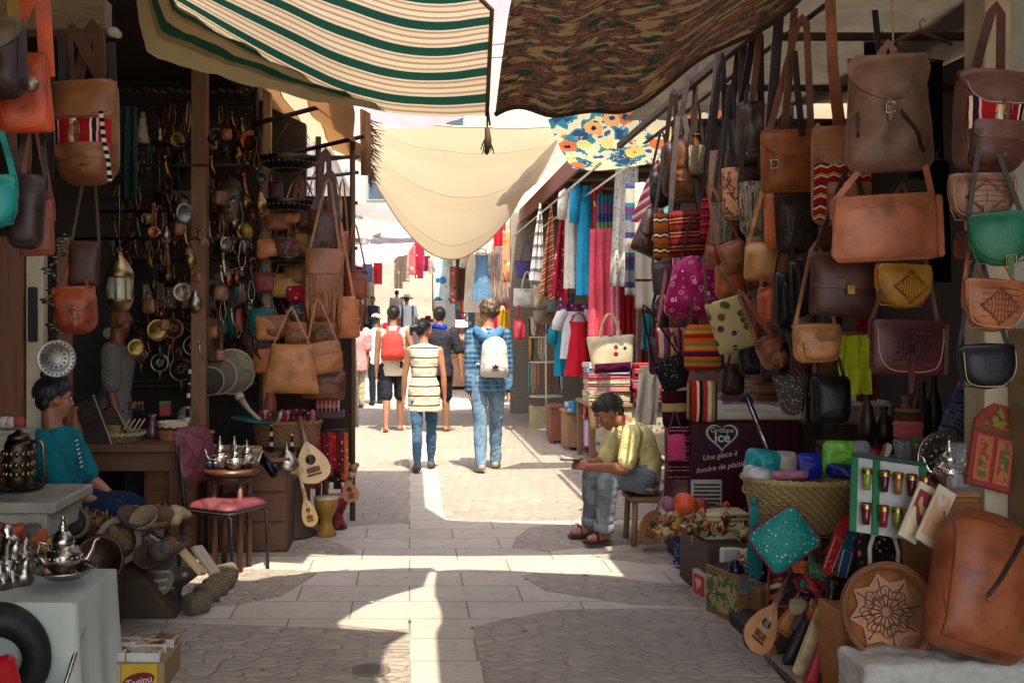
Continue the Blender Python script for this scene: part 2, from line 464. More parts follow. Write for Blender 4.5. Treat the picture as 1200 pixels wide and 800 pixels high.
def bag(name,label,box,Y,col,cat='bag',group=None,d=None,rt=.02,rb=.05,tap=0.0,wr=.2,yaw=0,roll=None,tilt=0,mat=None,flap=None,fcol=None,frt=.02,frb=.05,fmat=None,ftap=0.0,strap=None,sw=.024,scol=None,handles=None,buck=None,lock=False,pockets=(),pcol=None,tool=None,zips=(),fringe=0,loop=None,patch=None,patchm=None,disc=None,stitch=False,side=None,gath=False,p=3.0,tcol=None,sagm=None,tab=0):
 if roll is None:roll=RND.uniform(-3.5,3.5)
 if not yaw:yaw=RND.uniform(-9,9)
 x0,y0,x1,y1=box;s=Y/F;w_=(x1-x0)*s;h_=(y1-y0)*s
 base=W((x0+x1)/2,y1,Y);t=thing(name,label,cat,base,(rad(tilt),rad(roll),rad(yaw)),group)
 if d is None:d=min(.13,.38*w_+.02)
 fo=Form(w_,h_,d,min(rt,w_*.45),rb if rb<1 else min(w_*.5,h_*.85),tap,p,.7,wr,RND.random()*40)
 m=mat or leather(col);mb=MB();fo.body(mb)
 bo=mb.build('body',m,t)
 if Y<7:
  mb=MB();q=[(-w_*.46,h_*.92),(-w_*.45,h_*.3),(-w_*.38,h_*.08),(0,h_*.05),(w_*.38,h_*.08),(w_*.45,h_*.3),(w_*.46,h_*.92)];mb.tube([fo.on(a,b,.001)for a,b in q],.003,5);mb.build('seam',m,t)
 fm=fmat or(leather(fcol)if fcol else m)
 if flap:
  fl=flap*h_;fb=frb if frb<1 else min(w_*.5,fl*.8)
  mb=MB();fo.panel(mb,-w_*.505,w_*.505,h_-fl,h_+.004,min(frt,.4*w_),fb,.007,.006,tap=ftap)
  fp=mb.build('flap',fm,t)
  mb=MB();mb.tube([(-w_*.47,.0,h_-.008),(0,-.004,h_-.004),(w_*.47,0,h_-.008)],[.012,.014,.012],8);mb.build('top_fold',fm,t)
  if not stitch and Y<8:
   mb=MB();e_=w_*.44;mb.tube([fo.on(-e_,h_-.02,.0075),fo.on(-e_,h_-fl+.03,.0075),fo.on(-e_*.85,h_-fl+.014,.0075),fo.on(e_*.85,h_-fl+.014,.0075),fo.on(e_,h_-fl+.03,.0075),fo.on(e_,h_-.02,.0075)],.0014,4);mb.build('stitching',leather(mul(fcol or col,.5)),fp)
  if stitch:
   pts=[]
   for i in range(25):
    q=i/24;a=PI*q
    z=h_-fl+.012+(fl-.03)*abs(math.cos(a))**.7 if False else None
   hw0=w_*.47;pl=[]
   for i in range(31):
    u=-1+2*i/30
    zz=None
    q=i/30
    ang=PI*(1+q);pl.append((hw0*.98*math.copysign(abs(math.cos(ang))**(.55),math.cos(ang)),h_-fl*.12+math.copysign(abs(math.sin(ang))**(.55),math.sin(ang))*fl*.83))
   mb=MB();mb.tube([fo.on(x,z,.0085)for x,z in pl],.0016,5);mb.build('stitching',STITCH,fp)
  if tab:
   mb=MB();z0=h_-fl;mb.band([fo.on(0,z0+.05,.011),fo.on(0,z0+.01,.012),Vector((0,-fo.T(0,.1*h_)-.012,z0-tab*s*.5)),Vector((0,-fo.T(0,.1*h_)-.01,z0-tab*s))],[.024,.024,.024,.012],.004);mb.build('closing_strap',fm,t)
 if tool:
  zc=(h_-(flap or 1)*h_*.52)if flap else h_*.5;r=min(w_*.36,(flap or 1)*h_*.40);mb=MB()
  def ln(pl,rr=.0022):mb.tube([fo.on(x,z,.0085 if flap else.002)for x,z in pl],rr,5)
  if 'd' in tool:
   for k in(1,.9):
    ln([(-r*1.1*k,zc),(-.5*r*k,zc+.5*r*k),(0,zc+r*k),(.5*r*k,zc+.5*r*k),(r*1.1*k,zc),(.5*r*k,zc-.5*r*k),(0,zc-r*k),(-.5*r*k,zc-.5*r*k),(-r*1.1*k,zc)])
  if 'l' in tool:ln([(0,zc+r),(0,zc),(0,zc-r)])
  if 's' in tool:
   for k in range(12):a=PI*k/6;ln([(0,zc),(r*.55*math.cos(a),zc+r*.55*math.sin(a)),(r*.9*math.cos(a+.2),zc+r*.9*math.sin(a+.2))],.0018)
  if 'q' in tool:
   for k in(1,.82,.5):ln([(-r*k,zc-r*k),(-r*k,zc+r*k),(r*k,zc+r*k),(r*k,zc-r*k),(-r*k,zc-r*k)],.0025)
  if 'h' in tool:
   for k in range(-3,4):ln([(-r,zc+k*r/3.5),(0,zc+k*r/3.5+r*.08),(r,zc+k*r/3.5)],.0016)
  if 'v' in tool:
   for k in range(-4,5):
    L=r*(1-abs(k)/6);ln([(k*r/5,zc-L*.8),(k*r/6,zc),(k*r/5,zc+L*.8)],.0016)
  mb.build('tooled_pattern',leather(mul(tcol or fcol or col,.45)),t)
 for i,pk in enumerate(pockets):
  (a,b_,c_,e_)=pk[:4];mb=MB();fo.panel(mb,a*w_,c_*w_,b_*h_,e_*h_,.015,.03,.004,.006,bulge=.018)
  po=mb.build('pocket',pk[4]if len(pk)>4 else(leather(pcol)if pcol else m),t)
  mb=MB();zt=e_*h_;fo.panel(mb,a*w_-.004,c_*w_+.004,zt-(e_-b_)*h_*.38,zt+.008,.01,.02,.024,.006)
  mb.build('pocket_flap',fm,po)
 if patch:
  for(a,b_,c_,e_)in([patch]if not isinstance(patch[0],tuple)else patch):
   mb=MB();fo.panel(mb,a*w_,c_*w_,b_*h_,e_*h_,.004,.004,.004,.004);mb.build('fabric_panel',patchm,t)
 if side:
  mb=MB();mb.box(-w_*.5-.004,-w_*.5+.0,-d*.4,d*.3,h_*.05,h_*.95,0,None,.002)if side<0 else mb.box(w_*.47,w_*.53,-d*.45,d*.6,h_*.02,h_*.97,0,None,.01)
  mb.build('gusset',m,t)
 for(xa,za,xb,zb)in zips:
  mb=MB();P=[fo.on(xa*w_+(xb-xa)*w_*i/6,za*h_+(zb-za)*h_*i/6,.014 if patch else.003)for i in range(7)]
  mb.band(P,.014,.004,(0,-1,0));zo=mb.build('zip',plain('#2a211d',.5),t)
  mb=MB();mb.tube([P[0]+Vector((0,-.003,0)),P[0]+Vector((.003,-.006,-.025))],.003,6);mb.build('zip_pull',BRASS,zo)
 if buck:
  for bx,bz in buck:
   mb=MB();q=fo.on(bx*w_,bz*h_,.016);buckle(mb,q);
   ms=MB();ms.band([q+Vector((0,.004,.035)),q+Vector((0,.0,0)),q+Vector((0,.004,-.05))],[.02,.02,.014],.003)
   st=ms.build('buckle_strap',fm,t);mb.build('buckle',BRASS if bx>=0 else STEEL,st)
 if lock:
  q=fo.on(0,h_*(1-(flap or.5)),.013);mb=MB();mb.box(q.x-.018,q.x+.018,q.y-.006,q.y+.006,q.z-.025,q.z+.018,0,None,.003);mb.build('clasp',BRASS,t)
 if disc:
  bx,bz,r=disc;q=fo.on(bx*w_,bz*h_,.002);mb=MB()
  mb.lathe([(r,0),(r*.96,.006),(r*.5,.016),(1e-6,.02)],20,0,T_(*q)@Rx(PI/2));
  for k in range(12):a=k*PI/6;mb.ball(q+Vector((r*.75*math.cos(a),-.008,r*.75*math.sin(a))),r*.13,6,4)
  mb.build('ornament',metal('#a59a80',.4,.5),t)
 sm_=leather(scol)if scol else m
 if strap:
  hooks=strap if isinstance(strap[0],tuple)else[strap]
  for hk in hooks:
   yo=hk[2]if len(hk)>2 else Y;H_=W(hk[0],hk[1],yo)-base
   if yaw:H_=Rz(-rad(yaw))@H_
   sp=hk[3]if len(hk)>3 else.44
   mb=MB();L=Vector((-w_*sp,.012,h_*.93));R_=Vector((w_*sp,.012,h_*.93));g=min(.02,w_*.1)
   P=[L+Vector((0,0,-.06)),L,L.lerp(H_+Vector((-g,0,-.03)),.5),H_+Vector((-g,0,-.03)),H_+Vector((0,0,.0)),H_+Vector((g,0,-.03)),R_.lerp(H_+Vector((g,0,-.03)),.5),R_,R_+Vector((0,0,-.06))]
   mb.band(P,sw,.004,(0,-1,0));so=mb.build('strap',sm_,t)
 if handles:
  hh=handles if isinstance(handles,tuple)else(handles,.22)
  for yy in(-.4,.4):
   mb=MB();mb.tube(arc((-w_*hh[1],d*yy*.5,h_*.9),(w_*hh[1],d*yy*.5,h_*.9),hh[0]*s,14),.007,7);mb.build('handle',sm_,t)
 if loop:
  mb=MB();mb.band(arc((-.025,.02,h_-.01),(.025,.02,h_-.01),loop*s,10),.022,.004,(0,-1,0));mb.build('hanging_loop',sm_,t)
 if fringe:
  mb=MB();n=int(w_/.007)
  for i in range(n):
   x=-w_*.47+w_*.94*i/n;z0=h_*RND.uniform(.25,.5);L=fringe*s*RND.uniform(.75,1.1)
   mb.band([fo.on(x,z0,.006),fo.on(x+RND.uniform(-.004,.004),max(.03*h_,z0-L*.5),.012),Vector((x+RND.uniform(-.012,.012),-.02,z0-L))],.005,.0025)
  mb.build('fringe',leather(mul(col,1.15)),t)
 if gath:
  mb=MB();mb.lathe([(w_*.30,h_*.93),(w_*.22,h_*.97),(w_*.30,h_*1.03),(w_*.34,h_*1.08)],22,0,None,True,False);mb.build('ruffle',m,t)
  mb=MB();mb.tube([(w_*.23*math.cos(a*.4),.6*w_*.23*math.sin(a*.4),h_*.97)for a in range(16)],.004,6);mb.build('drawstring',sm_,t)
 return t
def one(name,label,cat,mb,mats,loc=(0,0,0),rot=None,group=None):
 o=mb.build(name,mats,None,loc,rot);return tag(o,label,cat,group)
def drape(w,h,folds=5,amp=.03,flare=1.0,seed=0,nx=33,nz_=24,top=.3,hem=.0,skew=0.0):
 
 P=[]
 for i in range(nz_+1):
  q=i/nz_;row=[]
  wd=w*(1+(flare-1)*q);A=amp*(top+(1-top)*q)
  for j in range(nx+1):
   u=j/nx-.5
   ph=u*folds*2*PI+seed+.8*nz(u*3+seed,q*2)
   y=A*math.sin(ph)+A*.8*nz(u*6+seed*3,q*3,1)
   x=u*wd+.25*A*math.cos(ph*1.0)+skew*q
   z=-h*q+(hem*math.sin(ph*1.0+1)*q if hem else 0)+.012*nz(u*9,q*4+seed)
   row.append((x,y,z))
  P.append(row)
 return P
def hanging(name,label,box,Y,m,cat='cloth',folds=4,amp=.025,flare=1.0,group=None,seed=None,yaw=0,hook=None,hem=0.0,skew=0.0,bar=False,roll=0,th=.003):
 x0,y0,x1,y1=box;s=Y/F;w_=(x1-x0)*s/max(1,flare)if flare>1 else(x1-x0)*s;h_=(y1-y0)*s
 t=thing(name,label,cat,W((x0+x1)/2,y0,Y),(0,rad(roll),rad(yaw)),group)
 mb=MB();mb.grid(drape(w_,h_,folds,amp,flare,RND.random()*20 if seed is None else seed,hem=hem,skew=skew*s),th=th,nrm=(0,1,0));mb.build('cloth',m,t)
 if bar:
  mb=MB();mb.tube([(-w_*.5,.0,.0),(0,0,.012),(w_*.5,0,.0)],.006,7);mb.tube([(0,0,.01),(0,0,.05),(.012,0,.065),(.02,0,.05)],.003,6);mb.build('hanger',wood('#6b5138'),t)
 return t
def scarf_cone(name,label,box,Y,m,group=None,apex=.06,skew=0.0):
 
 x0,y0,x1,y1=box;s=Y/F;w_=(x1-x0)*s;h_=(y1-y0)*s;P=[];sd=RND.random()*9
 for i in range(25):
  q=i/24;wd=w_*(apex+(1-apex)*q**.8);row=[]
  for j in range(25):
   u=j/24-.5;y=.05*q**.6*math.sin(u*9+sd)+.02*nz(u*8,q*3,sd)
   row.append((u*wd+skew*s*q,y,-h_*q-(.10*h_*(u+.1)*q*q)))
  P.append(row)
 t=thing(name,label,'shawl',W((x0+x1)/2,y0,Y),(0,0,0),group)
 mb=MB();mb.grid(P,th=.004,nrm=(0,1,0));mb.build('cloth',m,t)
 mb=MB();mb.tube([(0,0,-.01),(0,0,.03),(.01,0,.045)],.004,6);mb.build('hook',DARKIRON,t)
 return t
def dress(name,label,box,Y,m,straps=True,sleeves=0,group=None,flare=1.35,waist=.8):
 x0,y0,x1,y1=box;s=Y/F;w_=(x1-x0)*s;h_=(y1-y0)*s;sd=RND.random()*20
 t=thing(name,label,'garment',W((x0+x1)/2,y0,Y),(0,0,0),group);mb=MB();st=.12*h_ if straps else.02*h_
 v=[]
 rings=[]
 for i in range(22):
  q=i/21
  if sleeves:hw=w_*(.30+.06*q)if q>.05 else w_*.2
  else:hw=w_*.5*(.70-.12*math.sin(PI*min(1,q/.35))if q<.35 else.70+.30*(q-.35)/.65)
  A=.02+.035*q;row=[]
  for j in range(40):
   a=2*PI*j/40;rip=1+.10*q*math.sin(a*7+sd)+.05*math.sin(a*13+sd*2)*q
   row.append((hw*math.cos(a)*rip,(.05+A)*math.sin(a)*rip*1.0,-st-(h_-st)*q))
  rings.append(row)
 k=len(rings);vv=[p for r in rings for p in r]
 mb.add(vv,[(i*40+j,i*40+(j+1)%40,(i+1)*40+(j+1)%40,(i+1)*40+j)for i in range(k-1)for j in range(40)]);mb.build('cloth',m,t)
 if straps:
  mb=MB()
  for sg in(-1,1):mb.band([(sg*w_*.16,-.01,0),(sg*w_*.2,-.03,-st*.5),(sg*w_*.28,-.05,-st*1.05)],.014,.003);mb.band([(sg*w_*.16,-.01,0),(sg*w_*.2,.03,-st*.5),(sg*w_*.28,.04,-st*1.05)],.014,.003)
  mb.build('shoulder_straps',m,t)
 if sleeves:
  for sg in(-1,1):
   mb=MB();L=sleeves*h_;mb.tube([(sg*w_*.2,0,-.03),(sg*w_*.34,0,-.06),(sg*w_*.42,.0,-.06-L*.5),(sg*w_*.46,0,-.06-L)],[.06,.075,.07,.06],12);mb.build('sleeve',m,t)
 mb=MB();mb.tube([(-w_*.26,0,-.025),(0,0,.015),(w_*.26,0,-.025)],.007,7);mb.tube([(0,0,.01),(0,0,.05),(.015,0,.065),(.022,0,.05)],.003,6);mb.build('hanger',wood('#6b5138'),t)
 return t
def folded(name,label,c,w_,d_,h_,m,group=None,yaw=0,cat='folded cloth'):
 
 mb=MB();n=3
 for k in range(n):
  z0=h_*k/n;ww=w_*(1-.03*RND.random());dd=d_*(1-.03*RND.random());P=[]
  r=h_/n*.52;prof=[]
  for a in range(9):b=-PI/2+PI*a/8;prof.append((ww/2-r+r*math.cos(b),z0+r+r*math.sin(b)))
  for a in range(9):b=PI/2+PI*a/8;prof.append((-ww/2+r+r*math.cos(b),z0+r+r*math.sin(b)))
  rows=[]
  for i in range(9):
   y=-dd/2+dd*i/8;rows.append([(x*(1+.012*nz(y*9,k,z*30)),y+.01*nz(x*8,k),z+.006*nz(x*9,y*9,k))for x,z in prof])
  K=len(prof);vv=[p for r_ in rows for p in r_]
  ff=[(i*K+j,i*K+(j+1)%K,(i+1)*K+(j+1)%K,(i+1)*K+j)for i in range(8)for j in range(K)]+[tuple(range(K))[::-1],tuple(range(8*K,9*K))]
  mb.add(vv,ff,0,True)
 return one(name,label,cat,mb,m,c,(0,0,rad(yaw)),group)
def carton(name,label,c,sx,sy,sz,m,rot=(0,0,0),cat='box',group=None,lid=True,m2=None):
 t=thing(name,label,cat,c,rot,group);mb=MB();mb.box(-sx/2,sx/2,-sy/2,sy/2,0,sz,0,None,.004);mb.build('box_body',m,t)
 if lid:
  mb=MB();mb.box(-sx/2-.004,sx/2+.004,-sy/2-.004,sy/2+.004,sz*.86,sz+.006,0,None,.004);mb.build('lid',m2 or m,t)
 return t
def crate(name,label,c,sx,sy,sz,m,rot=(0,0,0),n=4,group=None,cat='crate',open_=True):
 t=thing(name,label,cat,c,rot,group);th=.014
 for nm,(a,b,e,f)in(('front_panel',(-sx/2,sx/2,-sy/2,-sy/2+th)),('back_panel',(-sx/2,sx/2,sy/2-th,sy/2)),('side_panel',(-sx/2,-sx/2+th,-sy/2+th,sy/2-th)),('side_panel',(sx/2-th,sx/2,-sy/2+th,sy/2-th))):
  mb=MB()
  for k in range(n):mb.box(a,b,e,f,sz*k/n+.003,sz*(k+1)/n-.003,0,None,.003)
  mb.build(nm,m,t)
 mb=MB();mb.box(-sx/2+th,sx/2-th,-sy/2+th,sy/2-th,0,th);mb.build('bottom',m,t)
 if not open_:
  mb=MB();mb.box(-sx/2-.005,sx/2+.005,-sy/2-.005,sy/2+.005,sz,sz+.018,0,None,.004);mb.build('top_board',m,t)
 return t
def basket(name,label,c,r,h,col,rot=0,top=1.15,group=None,sq=1.0,handles=False,fill=None):
 t=thing(name,label,'basket',c,(0,0,rad(rot)),group);S=Matrix.Diagonal((1,sq,1,1))
 mb=MB();prof=[];n=12
 for i in range(n+1):q=i/n;prof.append((r*(1/top+(1-1/top)*q)+.004*math.sin(i*PI),h*q))
 prof+=[(r-.014,h)]+[(r*(1/top+(1-1/top)*q)-.014,h*q)for q in(.7,.4,.1)]+[(1e-6,h*.1)]
 mb.lathe(prof,48,0,S);mb.build('woven_body',wicker(col),t)
 mb=MB();N=64
 for k in range(2):
  mb.tube([S@Vector(((r-.006+.008*math.cos(a*2*PI/N*22+k*PI))*math.cos(a*2*PI/N),(r-.006+.008*math.cos(a*2*PI/N*22+k*PI))*math.sin(a*2*PI/N),h+.009*math.sin(a*2*PI/N*22+k*PI)))for a in range(N)],.011,6,closed=True)
 mb.build('braided_rim',plain(col,.7,.4,60,.6),t)
 return t
def lute(name,label,base,tip,Y,wpx,col,Yt=None,face='#d9b684',group=None,body=.55,deep=.5,round_=False,soft=None,neckc='#7a4426',flat=False):
 
 A=W(base[0],base[1],Y);B=W(tip[0],tip[1],Yt or Y);L=(B-A).length;s=Y/F;w_=wpx*s
 t=thing(name,label,'lute',A,(0,0,0),group)
 zax=(B-A).normalized();yax=Vector((0,1,0));yax=(yax-zax*yax.dot(zax)).normalized();xax=yax.cross(zax)
 t.rotation_mode='XYZ';t.rotation_euler=Matrix((xax,yax,zax)).transposed().to_euler()
 bl=L*body;n=18;out=[]
 for i in range(n+1):
  q=i/n;r=w_/2*(math.sin(PI*min(1,q**.62))**.75 if not round_ else math.sin(PI*q)**.5);r=max(r,.012 if q>.5 else.002);out.append((r,bl*q))
 rings=[];v=[];f=[];K=15
 for r,z in out:
  for j in range(K):a=PI*j/(K-1);v.append((r*math.cos(a),max(0,r*deep*2*math.sin(a))*.75,z))
 for i in range(n):
  for j in range(K-1):f.append((i*K+j,i*K+j+1,(i+1)*K+j+1,(i+1)*K+j))
 mb=MB();mb.add(v,f);mb.build('bowl_body',wood(col,.35,1,2,.5),t)
 poly=[(r,z)for r,z in out]+[(-r,z)for r,z in out[::-1]]
 mb=MB();mb.prism(poly,.008,0,None,.002);fb=mb.build('soundboard',wood(face,.45,1,2,.18),t,(0,-.002,0))
 mb=MB();mb.lathe([(w_*.15,0),(w_*.15,.003),(1e-6,.0035)],20,0,T_(0,-.004,bl*.58)@Rx(PI/2));mb.build('sound_hole',plain('#2b1a10',.8),fb)
 mb=MB();mb.box(-w_*.22,w_*.22,-.012,-.004,bl*.2,bl*.24,0,None,.002);mb.build('bridge',wood('#4c2a17'),fb)
 mb=MB();mb.box(-w_*.2,w_*.2,-.0062,-.0042,bl*.27,bl*.4,0,None,.001);mb.build('inlay',wood('#6f3b1f'),fb)
 mb=MB();nw=max(.012,w_*.07);mb.loft([((0,.008,z),nw*k,nw*.7,(1,0,0),(0,1,0))for z,k in((bl*.9,1.25),(bl+.02,1.1),(L*.9,.8))],10);mb.build('neck',wood(neckc),t)
 mb=MB();mb.loft([((0,.008+q*.05,L*.88+q*L*.12),nw*(1.1-.2*q),nw*.8,(1,0,0),(0,1,0))for q in(0,.5,1)],8)
 for k in range(3):
  z=L*(.91+.03*k);mb.tube([(-nw*2.6,.02+k*.012,z),(nw*2.6,.02+k*.012,z)],.004,6)
 mb.build('peg_head',wood(neckc),t)
 mb=MB()
 for k in(-1,0,1):mb.tube([(k*w_*.05,-.012,bl*.22),(k*nw*.4,-.008,L*.9)],.0009,4)
 mb.build('strings',STEEL,t)
 return t
def lathe_thing(name,label,cat,c,prof,m,rot=(0,0,0),group=None,n=24,extra=()):
 
 mb=MB();mb.lathe(prof,n)
 if not extra:return one(name,label,cat,mb,m,c,rot,group)
 t=thing(name,label,cat,c,rot,group);mb.build('body',m,t)
 for nm,b,mm in extra:b.build(nm,mm,t)
 return t
def plate(name,label,c,r,m,rot=(0,0,0),group=None,m2=None,deep=.02,cat='plate'):
 t=thing(name,label,cat,c,rot,group)
 mb=MB();mb.lathe([(1e-6,0),(r*.6,.002),(r*.72,deep*.5),(r,deep),(r*1.01,deep+.006),(r*.98,deep+.008),(r*.7,deep*.5+.008),(r*.58,.009),(1e-6,.008)],36);mb.build('dish',m,t)
 mb=MB()
 for k in range(24):
  a=2*PI*k/24;mb.ball((r*.85*math.cos(a),r*.85*math.sin(a),deep*.75+.008),(r*.06,r*.06,.004),6,4)
 for k in range(12):
  a=2*PI*k/12;mb.ball((r*.45*math.cos(a),r*.45*math.sin(a),.01),(r*.07,r*.07,.004),6,4)
 for q in(.3,.62):mb.tube([(r*q*math.cos(a*PI/16),r*q*math.sin(a*PI/16),.011)for a in range(32)],.002,4,closed=True)
 mb.build('relief_pattern',m2 or m,t);return t
def teapot(name,label,c,k,m=STEEL,rot=0,group=None):
 t=thing(name,label,'teapot',c,(0,0,rad(rot)),group);k=k
 mb=MB();mb.lathe([(1e-6,0),(.05*k,0),(.055*k,.01*k),(.085*k,.045*k),(.095*k,.08*k),(.085*k,.115*k),(.055*k,.14*k),(.05*k,.155*k)],28);mb.build('body',m,t)
 mb=MB();mb.lathe([(.056*k,.153*k),(.058*k,.16*k),(.05*k,.185*k),(.03*k,.21*k),(.018*k,.225*k),(.024*k,.235*k),(.014*k,.25*k),(.01*k,.27*k),(.014*k,.277*k),(1e-6,.30*k)],22);mb.build('lid',m,t)
 mb=MB();mb.tube([(.085*k,0,.06*k),(.12*k,0,.075*k),(.14*k,0,.12*k),(.155*k,0,.165*k),(.175*k,0,.17*k)],[.02*k,.016*k,.011*k,.008*k,.007*k],10);mb.build('spout',m,t)
 mb=MB();mb.tube([(-.06*k,0,.14*k),(-.11*k,0,.165*k),(-.15*k,0,.13*k),(-.14*k,0,.08*k),(-.09*k,0,.05*k)],.008*k,8);mb.build('handle',m,t)
 mb=MB()
 for q in range(20):
  a=2*PI*q/20;mb.ball((.09*k*math.cos(a),.09*k*math.sin(a),.09*k),.009*k,6,4);mb.ball((.072*k*math.cos(a+.15),.072*k*math.sin(a+.15),.128*k),.006*k,5,3)
 mb.build('chased_band',m,t);return t
def cushion(name,label,c,w_,h_,d_,m,rot=(0,0,0),group=None,cat='cushion',trim=None):
 fo=Form(w_,h_,d_,.03,.03,0,2.2,1,.6 if 'packet' in name else.12,RND.random()*20);mb=MB();fo.body(mb,0,24)
 if trim is None:return one(name,label,cat,mb,m,c,rot,group)
 t=thing(name,label,cat,c,rot,group);mb.build('cushion_body',m,t)
 mb=MB();mb.tube([(-w_/2,0,.02),(-w_/2,0,h_-.02),(-w_/2+.02,0,h_),(w_/2-.02,0,h_),(w_/2,0,h_-.02),(w_/2,0,.02),(w_/2-.02,0,0),(-w_/2+.02,0,0)],.006,6,closed=True);mb.build('piping',trim,t);return t
def text_mesh(s,size,m,parent,loc,rot,shear=0.0,ext=.001,bold=.0,name='lettering'):
 cu=bpy.data.curves.new('txt','FONT');cu.body=s;cu.size=size;cu.shear=shear;cu.extrude=ext;cu.offset=bold;cu.align_x='CENTER';cu.align_y='CENTER';cu.resolution_u=3
 o=bpy.data.objects.new('txt',cu);C.objects.link(o);dg=bpy.context.evaluated_depsgraph_get()
 me=bpy.data.meshes.new_from_object(o.evaluated_get(dg));bpy.data.objects.remove(o);bpy.data.curves.remove(cu)
 me.materials.clear();me.materials.append(m);ob=bpy.data.objects.new(name,me);C.objects.link(ob);ob.parent=parent;ob.location=loc;ob.rotation_euler=rot
 return ob
# the setting: street
def gz(y):
 t=max(0,y-18.5);return.055*t if t>3 else.055*t*t/6+0.0
def slab_mat():
 t=NT('pavement_slabs');v=t.co(shift=False)
 br=t.n('TexBrick',{'Vector':v,'Color1':(.5,.5,.5,1),'Color2':(.62,.62,.62,1),'Mortar':(0,0,0,1),'Scale':1.0,'Mortar Size':.006,'Mortar Smooth':.3,'Brick Width':.62,'Row Height':.33},offset=.5)
 n=t.noise(v,2.2,5,.6).outputs[0];n2=t.noise(v,45,4,.6).outputs[0];n3=t.noise(v,11,4,.65).outputs[0]
 base=t.ramp(n,[(.25,'#a79c8e'),(.75,'#b8ad9d')]);base=t.mix(.35,base,br.outputs[0],'OVERLAY')
 base=t.mix(t.math('MULTIPLY',n2,.3),base,hexc('#6f675e'))
 base=t.mix(t.n('MapRange',{0:n3,1:.52,2:.75,4:.45}).outputs[0],base,hexc('#766d63'))
 base=t.mix(t.math('MULTIPLY',br.outputs[1],.5),base,hexc('#5c554c'))
 h=t.math('SUBTRACT',t.math('MULTIPLY',n2,.3),br.outputs[1])
 t.set(Base_Color=base,Roughness=.75,Normal=t.bump(h,.35,.008));return t.m
def cobble_mat(name='cobbles'):
 t=NT(name);v0=t.co(shift=False)
 dn=t.noise(v0,5.0,3,.6).outputs['Color']
 v=t.n('VectorMath',{0:v0,1:t.n('VectorMath',{0:dn,'Scale':.05},operation='SCALE').outputs[0]},operation='ADD').outputs[0]
 v=t.n('Mapping',{0:v,2:(0,0,.06),3:(8.5,19,1)}).outputs[0]
 ed=t.n('TexVoronoi',{'Vector':v,'Scale':1.0,'Randomness':.72},voronoi_dimensions='2D',feature='DISTANCE_TO_EDGE').outputs['Distance']
 ce=t.n('SeparateColor',{0:t.n('TexVoronoi',{'Vector':v,'Scale':1.0,'Randomness':.72},voronoi_dimensions='2D').outputs['Color']}).outputs[0]
 top=t.n('MapRange',{0:ed,1:.0,2:.17},interpolation_type='SMOOTHSTEP').outputs[0];jt=t.math('SUBTRACT',1.0,t.n('MapRange',{0:ed,1:.015,2:.07}).outputs[0])
 grey=t.ramp(ce,[(0,(.36,.36,.36,1)),(1,(.66,.65,.63,1))])
 n=t.noise(v0,1.3,4,.6).outputs[0];n2=t.noise(v0,38,5,.65).outputs[0];n3=t.noise(v0,14,4).outputs[0]
 base=t.ramp(n,[(.25,'#968b7d'),(.75,'#a89c8c')]);base=t.mix(.5,base,grey,'OVERLAY')
 base=t.mix(t.math('MULTIPLY',n2,.55),base,hexc('#7d7468'));base=t.mix(t.n('MapRange',{0:t.noise(v0,2.6,6,.7).outputs[0],1:.5,2:.7,4:.4}).outputs[0],base,hexc('#6f665b'))
 base=t.mix(t.math('MULTIPLY',jt,t.n('MapRange',{0:n3,1:.35,2:.65,3:.05,4:.38}).outputs[0]),base,hexc('#4a4239'))
 h=t.math('ADD',t.math('MULTIPLY',top,.7),t.math('MULTIPLY',n3,.5))
 h=t.math('ADD',h,t.math('MULTIPLY',n2,.5))
 t.set(Base_Color=base,Roughness=.8,Normal=t.bump(h,.75,.022));return t.m
mb=MB();ys=[-30,-10,0,3,6,10,14,18.5]+[19+.5*i for i in range(14)]+[28,34,40,50,70,110];xs=[-70,-20,-6,-2,0,2,6,20,70]
mb.grid([[(x,y,gz(y))for x in xs]for y in ys][::-1],th=.4,nrm=(0,0,-1));struct(mb.build('ground',slab_mat()))
COB=cobble_mat()
def field(pix,extra=(),name='cobbled_paving'):
 poly=[tuple(G(*p)[:2])for p in pix]+list(extra);mb=MB();k=len(poly)
 mb.add([(x,y,.004)for x,y in poly]+[(x,y,-.02)for x,y in poly],[tuple(range(k))]+[(i,(i+1)%k,(i+1)%k+k,i+k)for i in range(k)],0,False)
 o=mb.build(name,COB);bpy_fix(o);return struct(o)
def bpy_fix(o):
 import bmesh
 b=bmesh.new();b.from_mesh(o.data);bmesh.ops.recalc_face_normals(b,faces=b.faces);bmesh.ops.triangulate(b,faces=b.faces);b.to_mesh(o.data);b.free()
field([(480.5,738),(400,736),(300,733),(130,728),(-300,722)],[(-3,-8),(0,-8)])
field([(555,738),(562,733),(585,727),(650,715),(760,713),(900,716),(1100,722)],[(3.2,-8),(.3,-8)])
field([(372,672),(355,668),(250,667),(-100,668),(-100,716),(150,714),(270,710),(330,698)])
field([(612,675),(625,671),(650,672),(720,677),(840,690),(1100,700),(1100,708),(840,711),(740,708),(690,700),(640,692)])
field([(418,648),(410,642),(390,634),(360,628),(300,623),(-50,621),(-50,650),(300,652),(380,652)])
field([(690,652),(720,645),(770,641),(1100,641),(1100,664),(860,664),(760,660)])
field([(600,641),(604,630),(620,618),(640,615),(900,613),(900,630),(690,640),(640,646)])
field([(479.5,613),(440,614),(400,618),(300,619),(-100,618)],[(-4,18.4),(-.015,18.4)])
field([(521,606),(560,610),(640,609),(900,607)],[(6,18.4),(.33,18.4)])
mb=MB();c=G(435,786);mb.lathe([(.085,.0045),(.085,.008),(.07,.009),(.066,.007),(1e-6,.007)],28);
